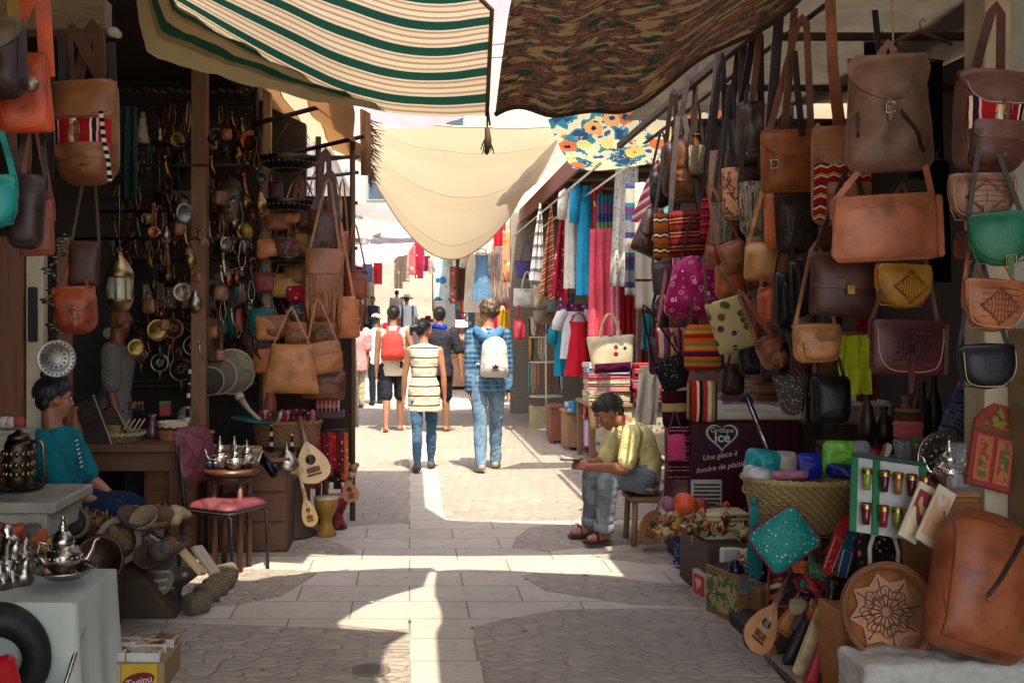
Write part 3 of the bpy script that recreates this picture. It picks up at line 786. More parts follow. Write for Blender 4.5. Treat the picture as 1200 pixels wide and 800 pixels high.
for k in range(-4,5):mb.box(-.055,.055,k*.012-.003,k*.012+.003,.007,.009)
one('drain_cover','round iron drain cover set in the cobbles','drain cover',mb,plain('#6a6257',.8),c)
# buildings around the lane
PLASTER=plain('#b9ad98',.9,.3,3,.3);WHITEWALL=plain('#9c9384',.9,.25,2,.3)
DARKW=wood('#3a2318',.6,1,2);MIDW=wood('#5c3a22',.55,1,2);PLANKX=wood('#6b5236',.7,1,0);PLANKY=wood('#57402a',.7,1,1)
t=thing('shop_building','dark open front souvenir shop with wooden beams on the left of the lane','shop',(-1.2,4,0))
def part(nm,m,x0,x1,y0,y1,z0,z1,par=t,b=.004,o=(-1.2,4,0)):
 mb=MB();mb.box(x0-o[0],x1-o[0],y0-o[1],y1-o[1],z0-o[2],z1-o[2],0,None,b);return mb.build(nm,m,par)
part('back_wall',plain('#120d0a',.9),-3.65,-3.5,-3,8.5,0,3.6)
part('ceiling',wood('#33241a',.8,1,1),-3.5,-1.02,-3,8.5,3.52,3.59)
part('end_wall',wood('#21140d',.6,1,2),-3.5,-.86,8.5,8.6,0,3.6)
part('front_beam',wood('#6d5b3c',.7,1,0),-3.45,-1.27,4.25,4.37,2.74,2.878)
part('header_beam',wood('#4d3a25',.7,1,1),-1.36,-1.22,4.4,8.48,3.36,3.515)
part('upper_storey',PLASTER,-7,-1.5,-6,16,3.6,6.2)
part('corner_post',wood('#7c5230',.5,1,2),-1.56,-1.45,7.3,7.41,0,3.36)
part('corner_post',wood('#8a7150',.6,1,2),-1.09,-1.03,7.6,7.67,0,3.5)
part('side_panel',wood('#3a1c10',.5,1,2),-2.05,-1.2,8.47,8.495,1.2,2.6)
for k in range(3):part('wall_shelf',DARKW,-2.4,-1.1,8.3,8.465,1.0+k*.52,1.03+k*.52)
for k,(z,y)in enumerate(((3.36,7.9),(3.22,7.95),(2.9,8.0),(2.5,8.1))):part('hanging_rail',DARKIRON,-2.5,-1.1,y,y+.03,z,z+.025)
d_=thing('door_frame','brown and cream wooden door frame standing behind the boy in teal','door frame',(-1.95,4.9,0))
O_=(-1.95,4.9,0);FP=wood('#6a3d20',.5,1,2)
part('frame_post',FP,-2.36,-2.12,5.62,5.72,0,2.0,d_,.006,O_)
part('cream_jamb',plain('#b5a88c',.6),-2.115,-2.02,5.64,5.72,0,2.0,d_,.006,O_)
part('frame_post',FP,-1.95,-1.88,5.65,5.72,0,2.0,d_,.006,O_)
part('latch',BLACKM,-2.09,-2.045,5.6,5.638,1.42,1.72,d_,.006,O_)
t=thing('bag_shop','open leather goods shop with canvas ceiling on the right of the lane','shop',(2.3,4,0))
def rp(nm,m,x0,x1,y0,y1,z0,z1,b=.004):return part(nm,m,x0,x1,y0,y1,z0,z1,t,b,(2.3,4,0))
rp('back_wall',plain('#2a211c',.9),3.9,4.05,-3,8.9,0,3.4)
rp('end_wall',plain('#6e6353',.9,.3),2.3,3.9,8.9,9.0,0,3.3)
rp('pillar',plain('#b3a488',.85,.25,5),2.36,2.47,4.2,4.36,0,3.1)
rp('painted_wall',plain('#98988c',.9,.2,4),2.475,4.0,4.22,4.36,0,3.1)
rp('stone_pier',plain('#8a7554',.9,.35,9,.5),2.45,2.6,3.9,4.19,.3,1.5)
rp('roof_slab',PLASTER,3.3,6,-4,9,3.45,3.6)
mb=MB();mb.grid([[((1.62 if 3+j<5.2 else 1.88)+.26*i-2.3,3+1.0*j-4,3.30+.06*math.sin(i*1.3)*math.sin(j)+.05*i*.5)for i in range(9)]for j in range(-3,7)],th=.004,nrm=(0,0,1));mb.build('canvas_ceiling',cloth('#a39b8d',.9,.2,.45),t)
for k in range(5):rp('ceiling_batten',DARKW,2.06,3.9,3.2+1.25*k,3.24+1.25*k,3.10,3.14)
rp('hanging_rail',wood('#4b3520',.7,1,1),1.78,1.82,5.0,8.8,3.02,3.07)
rp('hanging_rail',wood('#4b3520',.7,1,1),2.0,2.04,2.9,8.8,3.06,3.07)
t=thing('textile_stall','textile stall with pink brown wooden fascia and slatted roof beside the lane','stall',(2.3,12,0))
def sp_(nm,m,x0,x1,y0,y1,z0,z1,b=.006):return part(nm,m,x0,x1,y0,y1,z0,z1,t,b,(2.3,12,0))
sp_('back_wall',plain('#77695a',.9,.3,4),3.3,3.4,9.05,19,0,3.6)
sp_('roof_boards',wood('#7c6a58',.7,1,0),1.89,3.4,10.1,17.5,3.42,3.47)
sp_('fascia',wood('#8a5648',.7,1,1),1.84,1.88,10.2,17.2,3.2,3.43)
sp_('end_wall',wood('#857a6b',.8,1,0,.3),1.7,3.28,17.3,17.4,.0,3.4)
for k in range(9):sp_('roof_rafter',wood('#6d5a48',.7,1,0),1.885,3.3,10.3+k*.86,10.36+k*.86,3.34,3.415)
for y in(9.6,13.2,16.8):sp_('post',wood('#7a6048',.7,1,2),3.1,3.16,y,y+.06,0,3.3)
for x in(1.72,2.0):sp_('hanging_rail',STEEL,x,x+.025,9.3,17.2,2.96,2.985)
def house(name,label,x0,x1,y0,y1,z1,m,wins,doors=(),face='y'):
 z0=gz(y0)-.3;t=thing(name,label,'building',((x0+x1)/2,y0,z0));o=((x0+x1)/2,y0,z0)
 part('wall',m,x0,x1,y0,y1,z0,z1,t,.02,o)
 part('cornice',plain('#c9bfae',.8),x0-.1,x1+.1,y0-.1,y1+.1,z1,z1+.25,t,.03,o)
 for(a,b,za,zb)in wins:
  if face=='y':f=part('window',plain('#6f7a80',.4),a,b,y0-.06,y0-.005,za,zb,t,.01,o);p=part('pane',plain('#2f3a42',.15),a+.1,b-.1,y0-.075,y0-.061,za+.1,zb-.1,f,0,o)
  else:
   x=x1 if face=='x' else x0;sg=1 if face=='x' else-1
   f=part('window',plain('#6f7a80',.4),x+sg*.005,x+sg*.06,a,b,za,zb,t,.01,o);p=part('pane',plain('#2f3a42',.15),x+sg*.061,x+sg*.075,a+.1,b-.1,za+.1,zb-.1,f,0,o)
 return t
house('white_house','white house closing the far end of the lane',-9,9,50,60,21,WHITEWALL,[(-4+1.9*i,-3+1.9*i,4.6+2.9*j,6.2+2.9*j)for i in range(4)for j in range(3)])
house('white_house','whitewashed house lining the far left of the lane',-9,-2.3,16.2,49.5,6.5,WHITEWALL,[(19+5*i,20.3+5*i,4.2,5.6)for i in range(6)],face='x')
house('cream_house','cream house behind the textile stall on the right',3.6,12,9.2,49,4.4,plain('#a3977f',.9,.2,4),[(18+6*i,19.2+6*i,2.9,3.9)for i in range(5)],face='-x')
house('cream_house','tall cream house far behind the right hand roofs',9.2,22,49.5,60,13,plain('#d2c7b4',.9,.2,4),[(10+2.2*i,11.1+2.2*i,5+2.8*j,6.6+2.8*j)for i in range(4)for j in range(2)])
# awnings over the lane
def uvgrid(name,P,m,parent,uvs,th=.0):
 mb=MB();mb.grid(P);o=mb.build(name,m,parent);me=o.data;b=len(P[0]);uv=me.uv_layers.new(name='UVMap')
 for lp in me.loops:
  i,j=divmod(lp.vertex_index,b);uv.data[lp.index].uv=uvs(i,j)
 return o
def uvstripes(cols,axis,period,trans,wob=.004,rough=.85,wear=.3):
 t=NT('awning_canvas');uv=t.n('UVMap',uv_map='UVMap').outputs[0];sp=t.n('SeparateXYZ',{0:uv}).outputs
 nn=t.noise(uv,4,3).outputs[0];c=t.math('ADD',sp[axis],t.math('MULTIPLY',t.math('SUBTRACT',nn,.5),wob*2))
 f=t.math('FRACT',t.math('DIVIDE',c,period));tot=sum(a for a,_ in cols);p=0;st=[]
 for a,cc in cols:st.append((p/tot,cc));p+=a
 base=t.ramp(f,st,'CONSTANT');n2=t.noise(uv,2.2,5,.65).outputs[0];n3=t.noise(uv,240,2).outputs[0];n4=t.noise(uv,7,4,.6,1.5).outputs[0]
 base=t.mix(t.math('MULTIPLY',n2,wear),base,t.mix(1.0,base,(.62,.55,.47,1),'MULTIPLY'))
 t.set(Base_Color=base,Roughness=rough,Normal=t.bump(n3,.2,.002,t.bump(n4,.4,.03)));t.b.inputs['Specular IOR Level'].default_value=.1
 translucent(t,base,trans);return t.m
def interp(tab,u):
 for(a,*p),(b,*q)in zip(tab,tab[1:]):
  if u<=b:k=(u-a)/(b-a);return[x+(y-x)*k for x,y in zip(p,q)]
 return list(tab[-1][1:])
def smooth_interp(tab,u,d=.04):
 r=[interp(tab,min(1,max(0,u+e*d)))for e in(-1,0,1)];return[sum(x)/3 for x in zip(*r)]
STR=uvstripes([(2.0,'#1d4538'),(.35,'#d9cbb0'),(.5,'#a98a6c'),(.8,'#d6c5a6'),(.5,'#ab8a6c'),(.9,'#dccdb0'),(.45,'#ad8d70'),(.6,'#d6c6a8')],1,.152,.3)
far=[(0,*W(196,-4,4.45)),(.16,*W(258,34,4.55)),(.36,*W(335,76,4.75)),(.55,*W(402,108,4.95)),(.72,*W(465,127,5.05)),(.86,*W(520,131,5.1)),(1,*W(566,127,5.1))]
t=thing('striped_awning','green and cream striped canvas awning slung across the lane','awning',(-.4,5,2.7));P=[]
nu,nv=48,60;O=Vector((-.4,5,2.7))
def strp(u,v):  # unseen near part widened and slit to shape the sun patches below
 p=Vector(smooth_interp(far,u));q=1-v
 p=p+Vector((-1.1*min(1,q*4)*(1-u)**2,-6.2*q,.78*(1-math.exp(-6.2*q/1.25))))
 p.z+=.022*math.sin(v*34+u*5)*math.sin(PI*u)*(1 if v>.2 else v*5)+.05*nz(u*4,v*7)*(1-.5*v)
 if v>.9:p.z-=.03*((v-.9)/.1)**2
 p.x-=(u**6)*interp([(-9,0),(2.5,0),(2.7,.16),(3.2,.16),(3.5,.02),(3.56,.56),(4.36,.10),(4.46,.0),(9,0)],p.y)[0]
 p.x+=.035*(u**8)*max(0,v-.86)/.14
 return p
P=[[strp(j/nu,i/nv)-O for j in range(nu+1)]for i in range(nv+1)]
uvgrid('canvas',P,STR,t,lambda i,j:(j/nu*1.7,i/nv*6.2))
mb=MB();mb.tube([strp(1,i/30)-O+Vector((.004,0,-.004))for i in range(31)],.011,6);mb.build('hem',cloth('#6d5136'),t)
fl=[(0,*W(157,-30,4.0)),(.05,*W(163,62,4.1)),(.4,*W(262,92,4.4)),(.75,*W(370,119,4.75)),(1,*W(455,130,5.03))]
fu=[(0,*W(200,-40,4.45)),(.05,*W(205,-2,4.5)),(.4,*W(300,55,4.66)),(.75,*W(385,100,4.9)),(1,*W(458,125,5.05))]
P=[]
for i in range(13):
 q=i/12;P.append([Vector(smooth_interp(fu,j/24)).lerp(Vector(smooth_interp(fl,j/24)),q)+Vector((0,.02*math.sin(q*9+j),.03*math.sin(PI*q)+.012*nz(j*.6,q*4)))-O for j in range(25)])
uvgrid('shaded_flap',P,uvstripes([(1.2,'#8f7c5c'),(.6,'#1c4a38'),(.4,'#8a7250'),(1,'#9d8a66'),(.9,'#17402f'),(.5,'#75623f'),(1.4,'#96835f')],1,.62,.25),t,lambda i,j:(j/24*1.5,i/12*.62))  # stripe colours darkened, the shade on this piece is painted in
mb=MB();mb.tube([strp(1,.985)-O,strp(1,1)-O+Vector((.02,.02,-.05)),W(571,130,5.1)-O,W(571,150,5.1)-O],.005,6);mb.tube([W(571,150,5.1)-O,W(572,165,5.1)-O,W(570,181,5.1)-O],[.012,.018,.008],8)
for k in range(9):mb.tube([W(571,158,5.1)-O,W(566+k*1.4,168+k%3*3,5.1)-O,W(563+k*2,176+(k*5)%7,5.1)-O],[.006,.004,.002],5)
mb.build('tie_rope',cloth('#4f4235'),t)
t=thing('camouflage_awning','dark camouflage pattern cloth sagging over the lane','awning',(1.1,5,2.7));O=Vector((1.1,5,2.7))
farc=[(0,*W(576,133,5.0)),(.2,*W(640,137,5.05)),(.4,*W(705,124,5.0)),(.6,*W(775,101,4.9)),(.8,*W(862,52,4.75)),(1,*W(945,-8,4.6))]
def camo(u,v):
 p=Vector(smooth_interp(farc,u));q=1-v
 p=p+Vector((.07*q*(1-u),-6.2*q,.78*(1-math.exp(-6.2*q/1.25))));p.z+=.03*math.sin(v*26+u*8)*math.sin(PI*u)+.05*nz(u*5,v*8,3)
 p.x+=((1-u)**6)*interp([(-9,0),(3.5,0),(3.7,.04),(4,.03),(4.3,.0),(9,0)],p.y)[0];return p  # unseen near edge drawn back for the same sun patch
P=[[camo(j/nu,i/nv)-O for j in range(nu+1)]for i in range(nv+1)]
tt=NT('camouflage_cloth');uv=tt.n('UVMap',uv_map='UVMap').outputs[0];v=tt.n('Mapping',{0:uv,3:(7.5,34.0,1)}).outputs[0]
a=tt.noise(v,1.0,2,.5,.4).outputs[0];b2=tt.noise(tt.n('Mapping',{0:uv,1:(9,4,0),3:(6.0,30.0,1)}).outputs[0],1.0,2,.5,.4).outputs[0]
base=tt.ramp(tt.n('MapRange',{0:a,1:.3,2:.7}).outputs[0],[(0,'#1d2f25'),(.3,'#58352a'),(.5,'#22332a'),(.62,'#63402f'),(.85,'#2a241e')],'CONSTANT')
base=tt.mix(tt.math('GREATER_THAN',b2,.57),base,hexc('#74603f'))
tt.set(Base_Color=base,Roughness=.9,Normal=tt.bump(tt.noise(uv,200,2).outputs[0],.2,.002));tt.b.inputs['Specular IOR Level'].default_value=.1;translucent(tt,base,.13)
uvgrid('cloth',P,tt.m,t,lambda i,j:(j/nu*1.9,i/nv*6.2))
mb=MB();mb.tube([camo(j/40,1)-O+Vector((0,.004,-.004))for j in range(41)],.012,6);mb.build('hem',cloth('#3a2c20'),t)
t=thing('cream_sheet','large cream canvas sheet sagging over the middle of the lane','awning',(.4,14,3.3));O=Vector((.4,14,3.3))
def beige(u,v):
 L=Vector((432+6*v,138+72*v));R_=Vector((662-50*v-6*v*v,148+92*v));Y=13.2+3.4*v
 sag=6+72*v**1.2;px=L.x+(R_.x-L.x)*u;py=L.y+(R_.y-L.y)*u+sag*(1-abs(2*u-1)**1.9)
 return W(px,py,Y)+Vector((0,0,.02*nz(u*6,v*5)))
P=[[beige(j/nu,i/30)-O for j in range(nu+1)]for i in range(31)]
uvgrid('canvas',P,uvstripes([(40,'#d8c4a2'),(.7,'#a08a6a'),(20,'#d4bf9c')],1,1.05,.26,.002,wear=.15),t,lambda i,j:(j/nu*2.6,i/30*3.1))
mb=MB();mb.tube([beige(j/30,1)-O for j in range(31)],.014,6);mb.build('hem',cloth('#cdb58e'),t)
mb=MB();mb.tube([beige(j/30,0)-O for j in range(31)],.014,6);mb.build('hem',cloth('#cdb58e'),t)
t=thing('pale_sheet','pale lilac white sheet above the cream canvas, shaped to shade the lane','awning',(.4,7.2,3.4))  # mostly out of view, outline drawn to put shade on the paving
P=[]
for i in range(21):
 q=i/20;xr=1.68 if q<.26 else.95-.48*min(1,q/.45)
 P.append([(-.5+(xr+.5)*j/20-.4,5.04+3.9*q-7.2,3.42-.10*math.sin(PI*j/20)-.10*q*q+.03*nz(j*.4,q*5)-3.4)for j in range(21)])
uvgrid('canvas',P,cloth('#d8d2d6',.9,.1,.25),t,lambda i,j:(j/20,i/20))
t=thing('reed_mat_awning','brown and cream reed mat awning on black struts over the left stalls','awning',(-.8,9,3.1));O=Vector((-.8,9,3.1));P=[]
for i in range(31):
 q=i/30;P.append([(-1.22+(.84+.02*math.sin(q*20))*j/16+.8,5.0+4.3*q-9,3.34-.36*j/16-.04*math.sin(q*14)*j/16-.10*math.sin(q*PI)*j/16-3.1)for j in range(17)])
uvgrid('mat',P,uvstripes([(5,'#8f6a44'),(.3,'#6a482a'),(3.4,'#cbb997'),(.3,'#7d5c3a'),(5.2,'#946c44')],0,1.0,.4,.02),t,lambda i,j:(j/16+.004*math.sin(i*2),i/30*5))
for(a,b2)in((W(296,146,7.0),W(392,121,7.1)),(W(292,191,7.6),W(426,160,8.0)),(W(340,192,8.6),W(426,182,8.9)),(W(330,213,9.4),W(420,202,9.6)),(W(300,172,7.3),W(300,60,7.3))):
 mb=MB();mb.tube([a-O,b2-O],.017,8);mb.build('strut',DARKIRON,t)
mb=MB();mb.tube([W(428,128,8.6)-O,W(429,205,8.6)-O],.045,10);mb.build('reed_bundle',wood('#8a5f33'),t)
mb=MB()
for k in range(70):
 q=k/70;px=440+4*math.sin(k*2.3)-8*q;py=140+75*q;mb.tube([W(432,py,8.7)-O,W(432+RND.uniform(6,22)*(1-q*.4),py+RND.uniform(3,16),8.75)-O],[.008,.002],4)
mb.build('fringe',wood('#7b5430'),t)
t=thing('floral_awning','bright floral cloth awning in blue orange and yellow behind the hanging straps','awning',(2,9.3,3.3));O=Vector((2,9.3,3.3));P=[]
for i in range(21):
 q=i/20;row=[]
 for j in range(41):
  u=j/40;p0=W(642+250*u,140-62*u,9.0);p1=W(670+260*u,197-4*u,9.7);p=p0.lerp(p1,q);p.z+=-.10*math.sin(PI*q)*.5+.03*math.sin(u*14+q*3)*q+.02*nz(u*5,q*4);row.append(p-O)
 P.append(row)
fm=NT('floral_cloth');uv=fm.n('UVMap',uv_map='UVMap').outputs[0]
vo=fm.n('TexVoronoi',{'Vector':uv,'Scale':5.2,'Randomness':.9});sc_=fm.n('SeparateColor',{0:vo.outputs['Color']}).outputs
wob=fm.noise(uv,22,2).outputs[0];d0=fm.math('ADD',vo.outputs['Distance'],fm.math('MULTIPLY',fm.math('SUBTRACT',wob,.5),.35))
bgc=fm.ramp(fm.noise(uv,5,2).outputs[0],[(0,'#2a4760'),(.42,'#2f7480'),(.5,'#cdbf96'),(.64,'#34587a')],'CONSTANT')
dt=fm.n('TexVoronoi',{'Vector':uv,'Scale':60.0}).outputs['Distance'];bgc=fm.mix(fm.math('MULTIPLY',fm.math('LESS_THAN',dt,.3),fm.math('GREATER_THAN',fm.noise(uv,7,1).outputs[0],.56)),bgc,hexc('#f0e8d2'))
pet=fm.ramp(sc_[0],[(0,'#d8bb68'),(.28,'#c0683c'),(.42,'#4a8f8c'),(.52,'#d9c998'),(.78,'#d0955c')],'CONSTANT');cen=fm.ramp(sc_[1],[(0,'#2a1a33'),(.4,'#c84420'),(.7,'#17345e')],'CONSTANT')
base=fm.mix(fm.math('LESS_THAN',d0,.46),bgc,pet);base=fm.mix(fm.math('LESS_THAN',d0,.17),base,cen)
base=fm.mix(fm.math('MULTIPLY',fm.noise(uv,3,4).outputs[0],.5),base,fm.mix(1.0,base,(.6,.55,.5,1),'MULTIPLY'));fm.set(Base_Color=base,Roughness=.85);translucent(fm,base,.5)
uvgrid('cloth',P,fm.m,t,lambda i,j:(j/40*1.9,i/20*.9))
def sheet(name,label,pts,m,sag=.25,cat='awning'):
 a,b2,c,d=[Vector(p)for p in pts];O=(a+c)/2;t=thing(name,label,cat,O);P=[]
 for i in range(13):
  q=i/12;P.append([(a.lerp(b2,j/20)).lerp(d.lerp(c,j/20),q)-O-Vector((0,0,sag*math.sin(PI*q)*math.sin(PI*j/20)+.04*nz(j*.5,q*4)))for j in range(21)])
 uvgrid('sheet',P,m,t,lambda i,j:(j/20,i/12));return t
sheet('white_awning','bright white awning in the sunlit distance of the lane',[W(405,283,27),W(480,291,27),W(478,302,33),W(405,306,33)],cloth('#e6dfe2',.9,.05,.3),.25)
sheet('white_awning','grey white awning under the cream sheet far down the lane',[W(440,262,30),W(530,270,30),W(520,287,37),W(430,290,37)],cloth('#c9c4bc',.9,.15,.3),.4)
sheet('cream_awning','small cream awning below the right end of the big cream sheet',[W(520,292,19),W(610,255,19),W(610,262,23),W(520,296,23)],cloth('#cbb792',.9,.15,.4),.2)
sheet('white_awning','white canvas awning over the textile stall front beside the cream sheet',[W(575,242,13.5),W(665,150,13.5),W(672,180,16.5),W(600,238,16.5)],cloth('#d6cdbd',.9,.15,.4),.1)
for k,(a,b2)in enumerate(((W(566,30,20),W(600,24,20)),(W(566,53,21),W(600,50,21)),(W(562,68,22),W(600,66,22)))):
 mb=MB();mb.tube([a-Vector((3,0,.3)),a,b2,b2+Vector((3,0,.2))],.03,6);one('overhead_cable','grey cable crossing the gap between the striped and camouflage awnings','cable',mb,plain('#8d8890',.8),group='cables in the gap between the awnings')
# right side: hanging leather goods
KILIM=stripes(((3,'#8c1420'),(.5,'#e8d8c0'),(1,'#2a1a2e'),(.5,'#e0b0a0'),(3,'#a01c26'),(.6,'#d89a50'),(1,'#efe2cc'),(.5,'#2c1830')),0,.16,.004,zig=.0)
KILIMH=stripes(((3,'#941622'),(.4,'#efe2cc'),(1.2,'#c48a2c'),(.5,'#2a1628'),(2,'#a81c28'),(.8,'#e8d4b8'),(.6,'#30203a')),2,.09,.006,zig=.012,zk=40)
G1='leather bags hanging in front of the right hand shop'
bag('backpack','dusty brown soft leather backpack with a slanting zip and drawstring flap hanging on a cord',(996,68,1090,202),4.1,'#80604e','backpack',G1,d=.17,rt=.1,rb=.06,tap=.10,wr=.35,flap=.40,frt=.08,frb=1,zips=[(.02,.55,.32,.14),(-.42,.52,-.44,.3)],buck=[(-.12,.52)],strap=(1046,50,4.1,.14),sw=.03,roll=-2,gath=False)
mb=MB();mb.tube([W(1046,52,4.1),W(1047,30,4.1),W(1044,-14,4.1)],.004,6);one('pale_rope','pale cord holding up the dusty brown soft backpack','cord',mb,cloth('#b9a58c'))
bag('backpack','dark brown backpack with red kilim panel beside the cream pillar',(1113,86,1196,204),3.6,'#5a3a33','backpack',G1,d=.16,rt=.05,rb=.06,flap=.36,fcol='#6d4a45',frb=.10,pockets=[(-.42,.05,.40,.46)],patch=(-.46,.4,.46,.72),patchm=KILIM,strap=(1160,6,3.6,.22),sw=.034,buck=[(0,.60),(0,.28)],stitch=True)
bag('backpack','tan backpack with red and ochre kilim front on a broad tan strap',(952,150,1018,264),4.55,'#a5694a','backpack',G1,d=.15,rt=.06,rb=.05,flap=.40,fcol='#b17a58',frb=.08,mat=None,pockets=[(-.30,.12,.42,.40)],patch=[(-.48,.38,.48,.62),(-.49,.05,-.31,.4)],patchm=KILIMH,buck=[(.12,.56)],wr=.2)
mb=MB();mb.band([W(984,150,4.56),W(976,80,4.56),W(972,-20,4.5)],[.055,.048,.045],.006);one('hanging_strap','broad tan leather strap running up above the tan kilim backpack','strap',mb,leather('#9a5a36'))
bag('briefcase','orange tan leather briefcase with rounded front flap and two buckled tabs',(893,154,962,226),4.95,'#93501f','briefcase',G1,d=.12,rt=.02,rb=.02,flap=.42,frb=.10,buck=[(-.34,.44),(.34,.48)],wr=.12,strap=(944,20,4.95,.36),sw=.032,scol='#6b3c1d')
bag('satchel','large salmon tan messenger satchel with a wide plain flap and a scuff mark',(980,230,1096,306),4.05,'#b86f50','satchel',G1,d=.11,rt=.012,rb=.03,flap=.95,frt=.01,frb=.03,ftap=.07,strap=(1072,128,4.1,.48),side=1,wr=.1,zips=[])
bag('saddle_bag','light brown saddle bag with tooled diamond flap beneath the dark kilim backpack',(1112,205,1186,262),3.58,'#8d6650','shoulder bag',G1,rb=1,d=.09,flap=.93,frb=1,tool='dlh',stitch=True,tab=26,wr=.06)
bag('saddle_bag','green rounded leather saddle bag with buckled tab by the painted wall',(1139,250,1206,312),3.5,'#20694c','shoulder bag',G1,rb=1,d=.09,flap=.9,frb=1,buck=[(.08,.08)],strap=(1166,150,3.5),sw=.016,scol='#2c1d18',wr=.06,roll=-4)
bag('saddle_bag','tan saddle bag with dense tooled pattern below the green one',(1122,329,1198,389),3.55,'#a3633f','shoulder bag',G1,rb=1,d=.09,flap=.95,frb=1,tool='dlvh',stitch=True,strap=(1140,250,3.6),sw=.012,wr=.06)
bag('saddle_bag','navy black saddle bag with pale piped edge lowest in the right hand column',(1124,405,1188,456),3.5,'#11161d','shoulder bag',G1,rb=1,d=.09,flap=.97,frb=1,stitch=True,strap=(1150,300,3.55),sw=.014,wr=.04)
bag('round_case','small brown round leather case behind the green saddle bag',(1119,273,1141,307),3.75,'#6a3c2c','bag',G1,rb=.04,rt=.04,d=.1,flap=.5)
bag('briefcase','dark brown two tone leather briefcase with a brass clasp under the salmon satchel',(948,298,1030,371),4.3,'#4a2c24','briefcase',G1,d=.1,rt=.012,rb=.02,flap=.56,fcol='#553330',frb=.02,lock=True,strap=(988,190,4.45,.46),sw=.022,roll=3,wr=.06)
bag('saddle_bag','mustard yellow saddle bag with tooled half moon flap',(1021,311,1090,362),4.12,'#b0792a','shoulder bag',G1,rb=1,d=.12,flap=.97,frb=1,tool='vd',wr=.05,strap=(1052,215,4.2,.4),sw=.016,scol='#6d4b33')
bag('satchel','burgundy brown satchel covered in tooled ornament with pale piping',(1016,376,1104,440),4.05,'#54262a','satchel',G1,d=.1,rt=.02,rb=.04,flap=.97,frb=.05,tool='svh',stitch=True,tab=22,strap=(1062,240,4.15,.48),sw=.018,scol='#5d4334',side=1)
bag('pocket_bag','small light tan shoulder bag with front pocket flap below the dark briefcase',(930,381,985,425),4.45,'#b27a4a','shoulder bag',G1,d=.1,rt=.02,rb=.05,flap=.55,pockets=[(-.36,.1,.36,.52)],frb=.04,tool='v',strap=(960,285,4.5),sw=.014)
bag('satchel','dark chocolate square satchel with embossed flap under the orange briefcase',(911,228,958,297),5.0,'#2f1711','satchel',G1,d=.1,flap=.95,frb=.02,tool='qh',strap=(930,130,5.1),sw=.02)
bag('saddle_bag','narrow bright orange saddle bag edge on beside the dark chocolate satchel',(899,226,915,293),5.1,'#b35c22','shoulder bag',G1,rb=.1,rt=.02,d=.2,strap=(905,120,5.1),sw=.018)
bag('slouch_bag','dark brown slouchy leather bag with zip high up on long black straps',(862,118,902,196),5.5,'#3d281b','bag',G1,d=.16,rt=.06,rb=.05,wr=.4,zips=[(-.35,.2,.3,.26)],strap=(888,35,5.5,.3),sw=.04,scol='#1e1512')
bag('shoulder_bag','tan hide bag with mustard gusset hanging below the fur panels',(872,286,913,330),5.25,'#a9713c','shoulder bag',G1,d=.18,flap=.95,frb=.02,fcol='#b98550',rb=.03,yaw=-18,strap=(895,200,5.3),sw=.02)
HIDE1=patches(('#2f2a26','#6b5d4e','#8d7c66','#3a322b','#a08b70'),4,(9,9,.9),.8);HIDE2=patches(('#b27a52','#a66e48','#5a3522','#b98560','#b07850','#c08e68'),9,(2.2,2.2,1.6),.85,det=3);HIDE3=patches(('#7d5b43','#93705a','#8a664e','#9b7a62'),3,(10,10,.8),.8)
bag('hide_bag','grey brown cowhide bag with streaked fur beside the orange briefcase',(868,214,898,277),5.4,'#6b5d4e','bag',G1,mat=HIDE1,flap=.96,frb=.03,strap=(884,100,5.45),sw=.022,scol='#1e1512')
bag('hide_bag','speckled ginger cowhide bag',(847,198,873,258),5.5,'#b27a52','bag',G1,mat=HIDE2,flap=.96,frb=.02,strap=(862,100,5.5),sw=.022,scol='#221611')
bag('hide_bag','plain tan cowhide bag at the left of the fur bags',(829,178,850,239),5.75,'#93705a','bag',G1,mat=HIDE3,flap=.96,frb=.02,strap=(838,62,5.75),sw=.03,scol='#1e1512')
bag('hide_bag','dark grey cowhide bag hanging lowest of the fur bags',(831,239,862,290),5.65,'#5a5148','bag',G1,mat=patches(('#26231f','#5a5148','#7a6c58','#332e29'),4,(9,9,.9),.8),flap=.95,frb=.02,strap=(846,140,5.7),sw=.02,scol='#1e1512')
bag('basket_bag','grey woven raffia bag behind the slouchy brown bag',(851,138,872,186),5.75,'#8f867a','bag',G1,mat=wicker('#8f867a',.02),strap=(860,60,5.75),sw=.02,scol='#2a1c16')
bag('backpack','glossy chestnut leather backpack with rounded bottom left of the fur bags',(786,160,824,237),6.5,'#6a3d14','backpack',G1,d=.2,rt=.1,rb=.06,tap=.14,wr=.15,flap=.5,frb=.06,strap=(812,72,6.5,.25),sw=.035,scol='#2a1a14',pockets=[(-.4,.08,.4,.42)])
bag('backpack','darker brown backpack half hidden behind the glossy chestnut one',(776,166,800,232),6.75,'#3d240f','backpack',G1,d=.2,rt=.1,rb=.06,wr=.2,strap=(792,105,6.7,.25),sw=.03,scol='#2a1a14')
bag('woven_pouch','small black and straw woven pouch hanging over the chestnut backpack',(807,170,827,206),6.3,'#8a7552','pouch',G1,mat=wicker('#9a8660',.03),rb=.06,d=.04,strap=(818,120,6.3),sw=.015,scol='#2a1a14')
bag('shoulder_bag','dark maroon leather shoulder bag hanging askew before the shawls',(735,246,776,299),7.3,'#321a17','shoulder bag',G1,d=.12,flap=.6,roll=24,lock=True,strap=(762,190,7.3,.4),sw=.025,rb=.03)
RED_ST=stripes(((2,'#6b1a16'),(1,'#2a1416'),(.6,'#a84a1e'),(1.2,'#54161a'),(.5,'#8f6a2c'),(1.5,'#3a1218')),2,.085,.004)
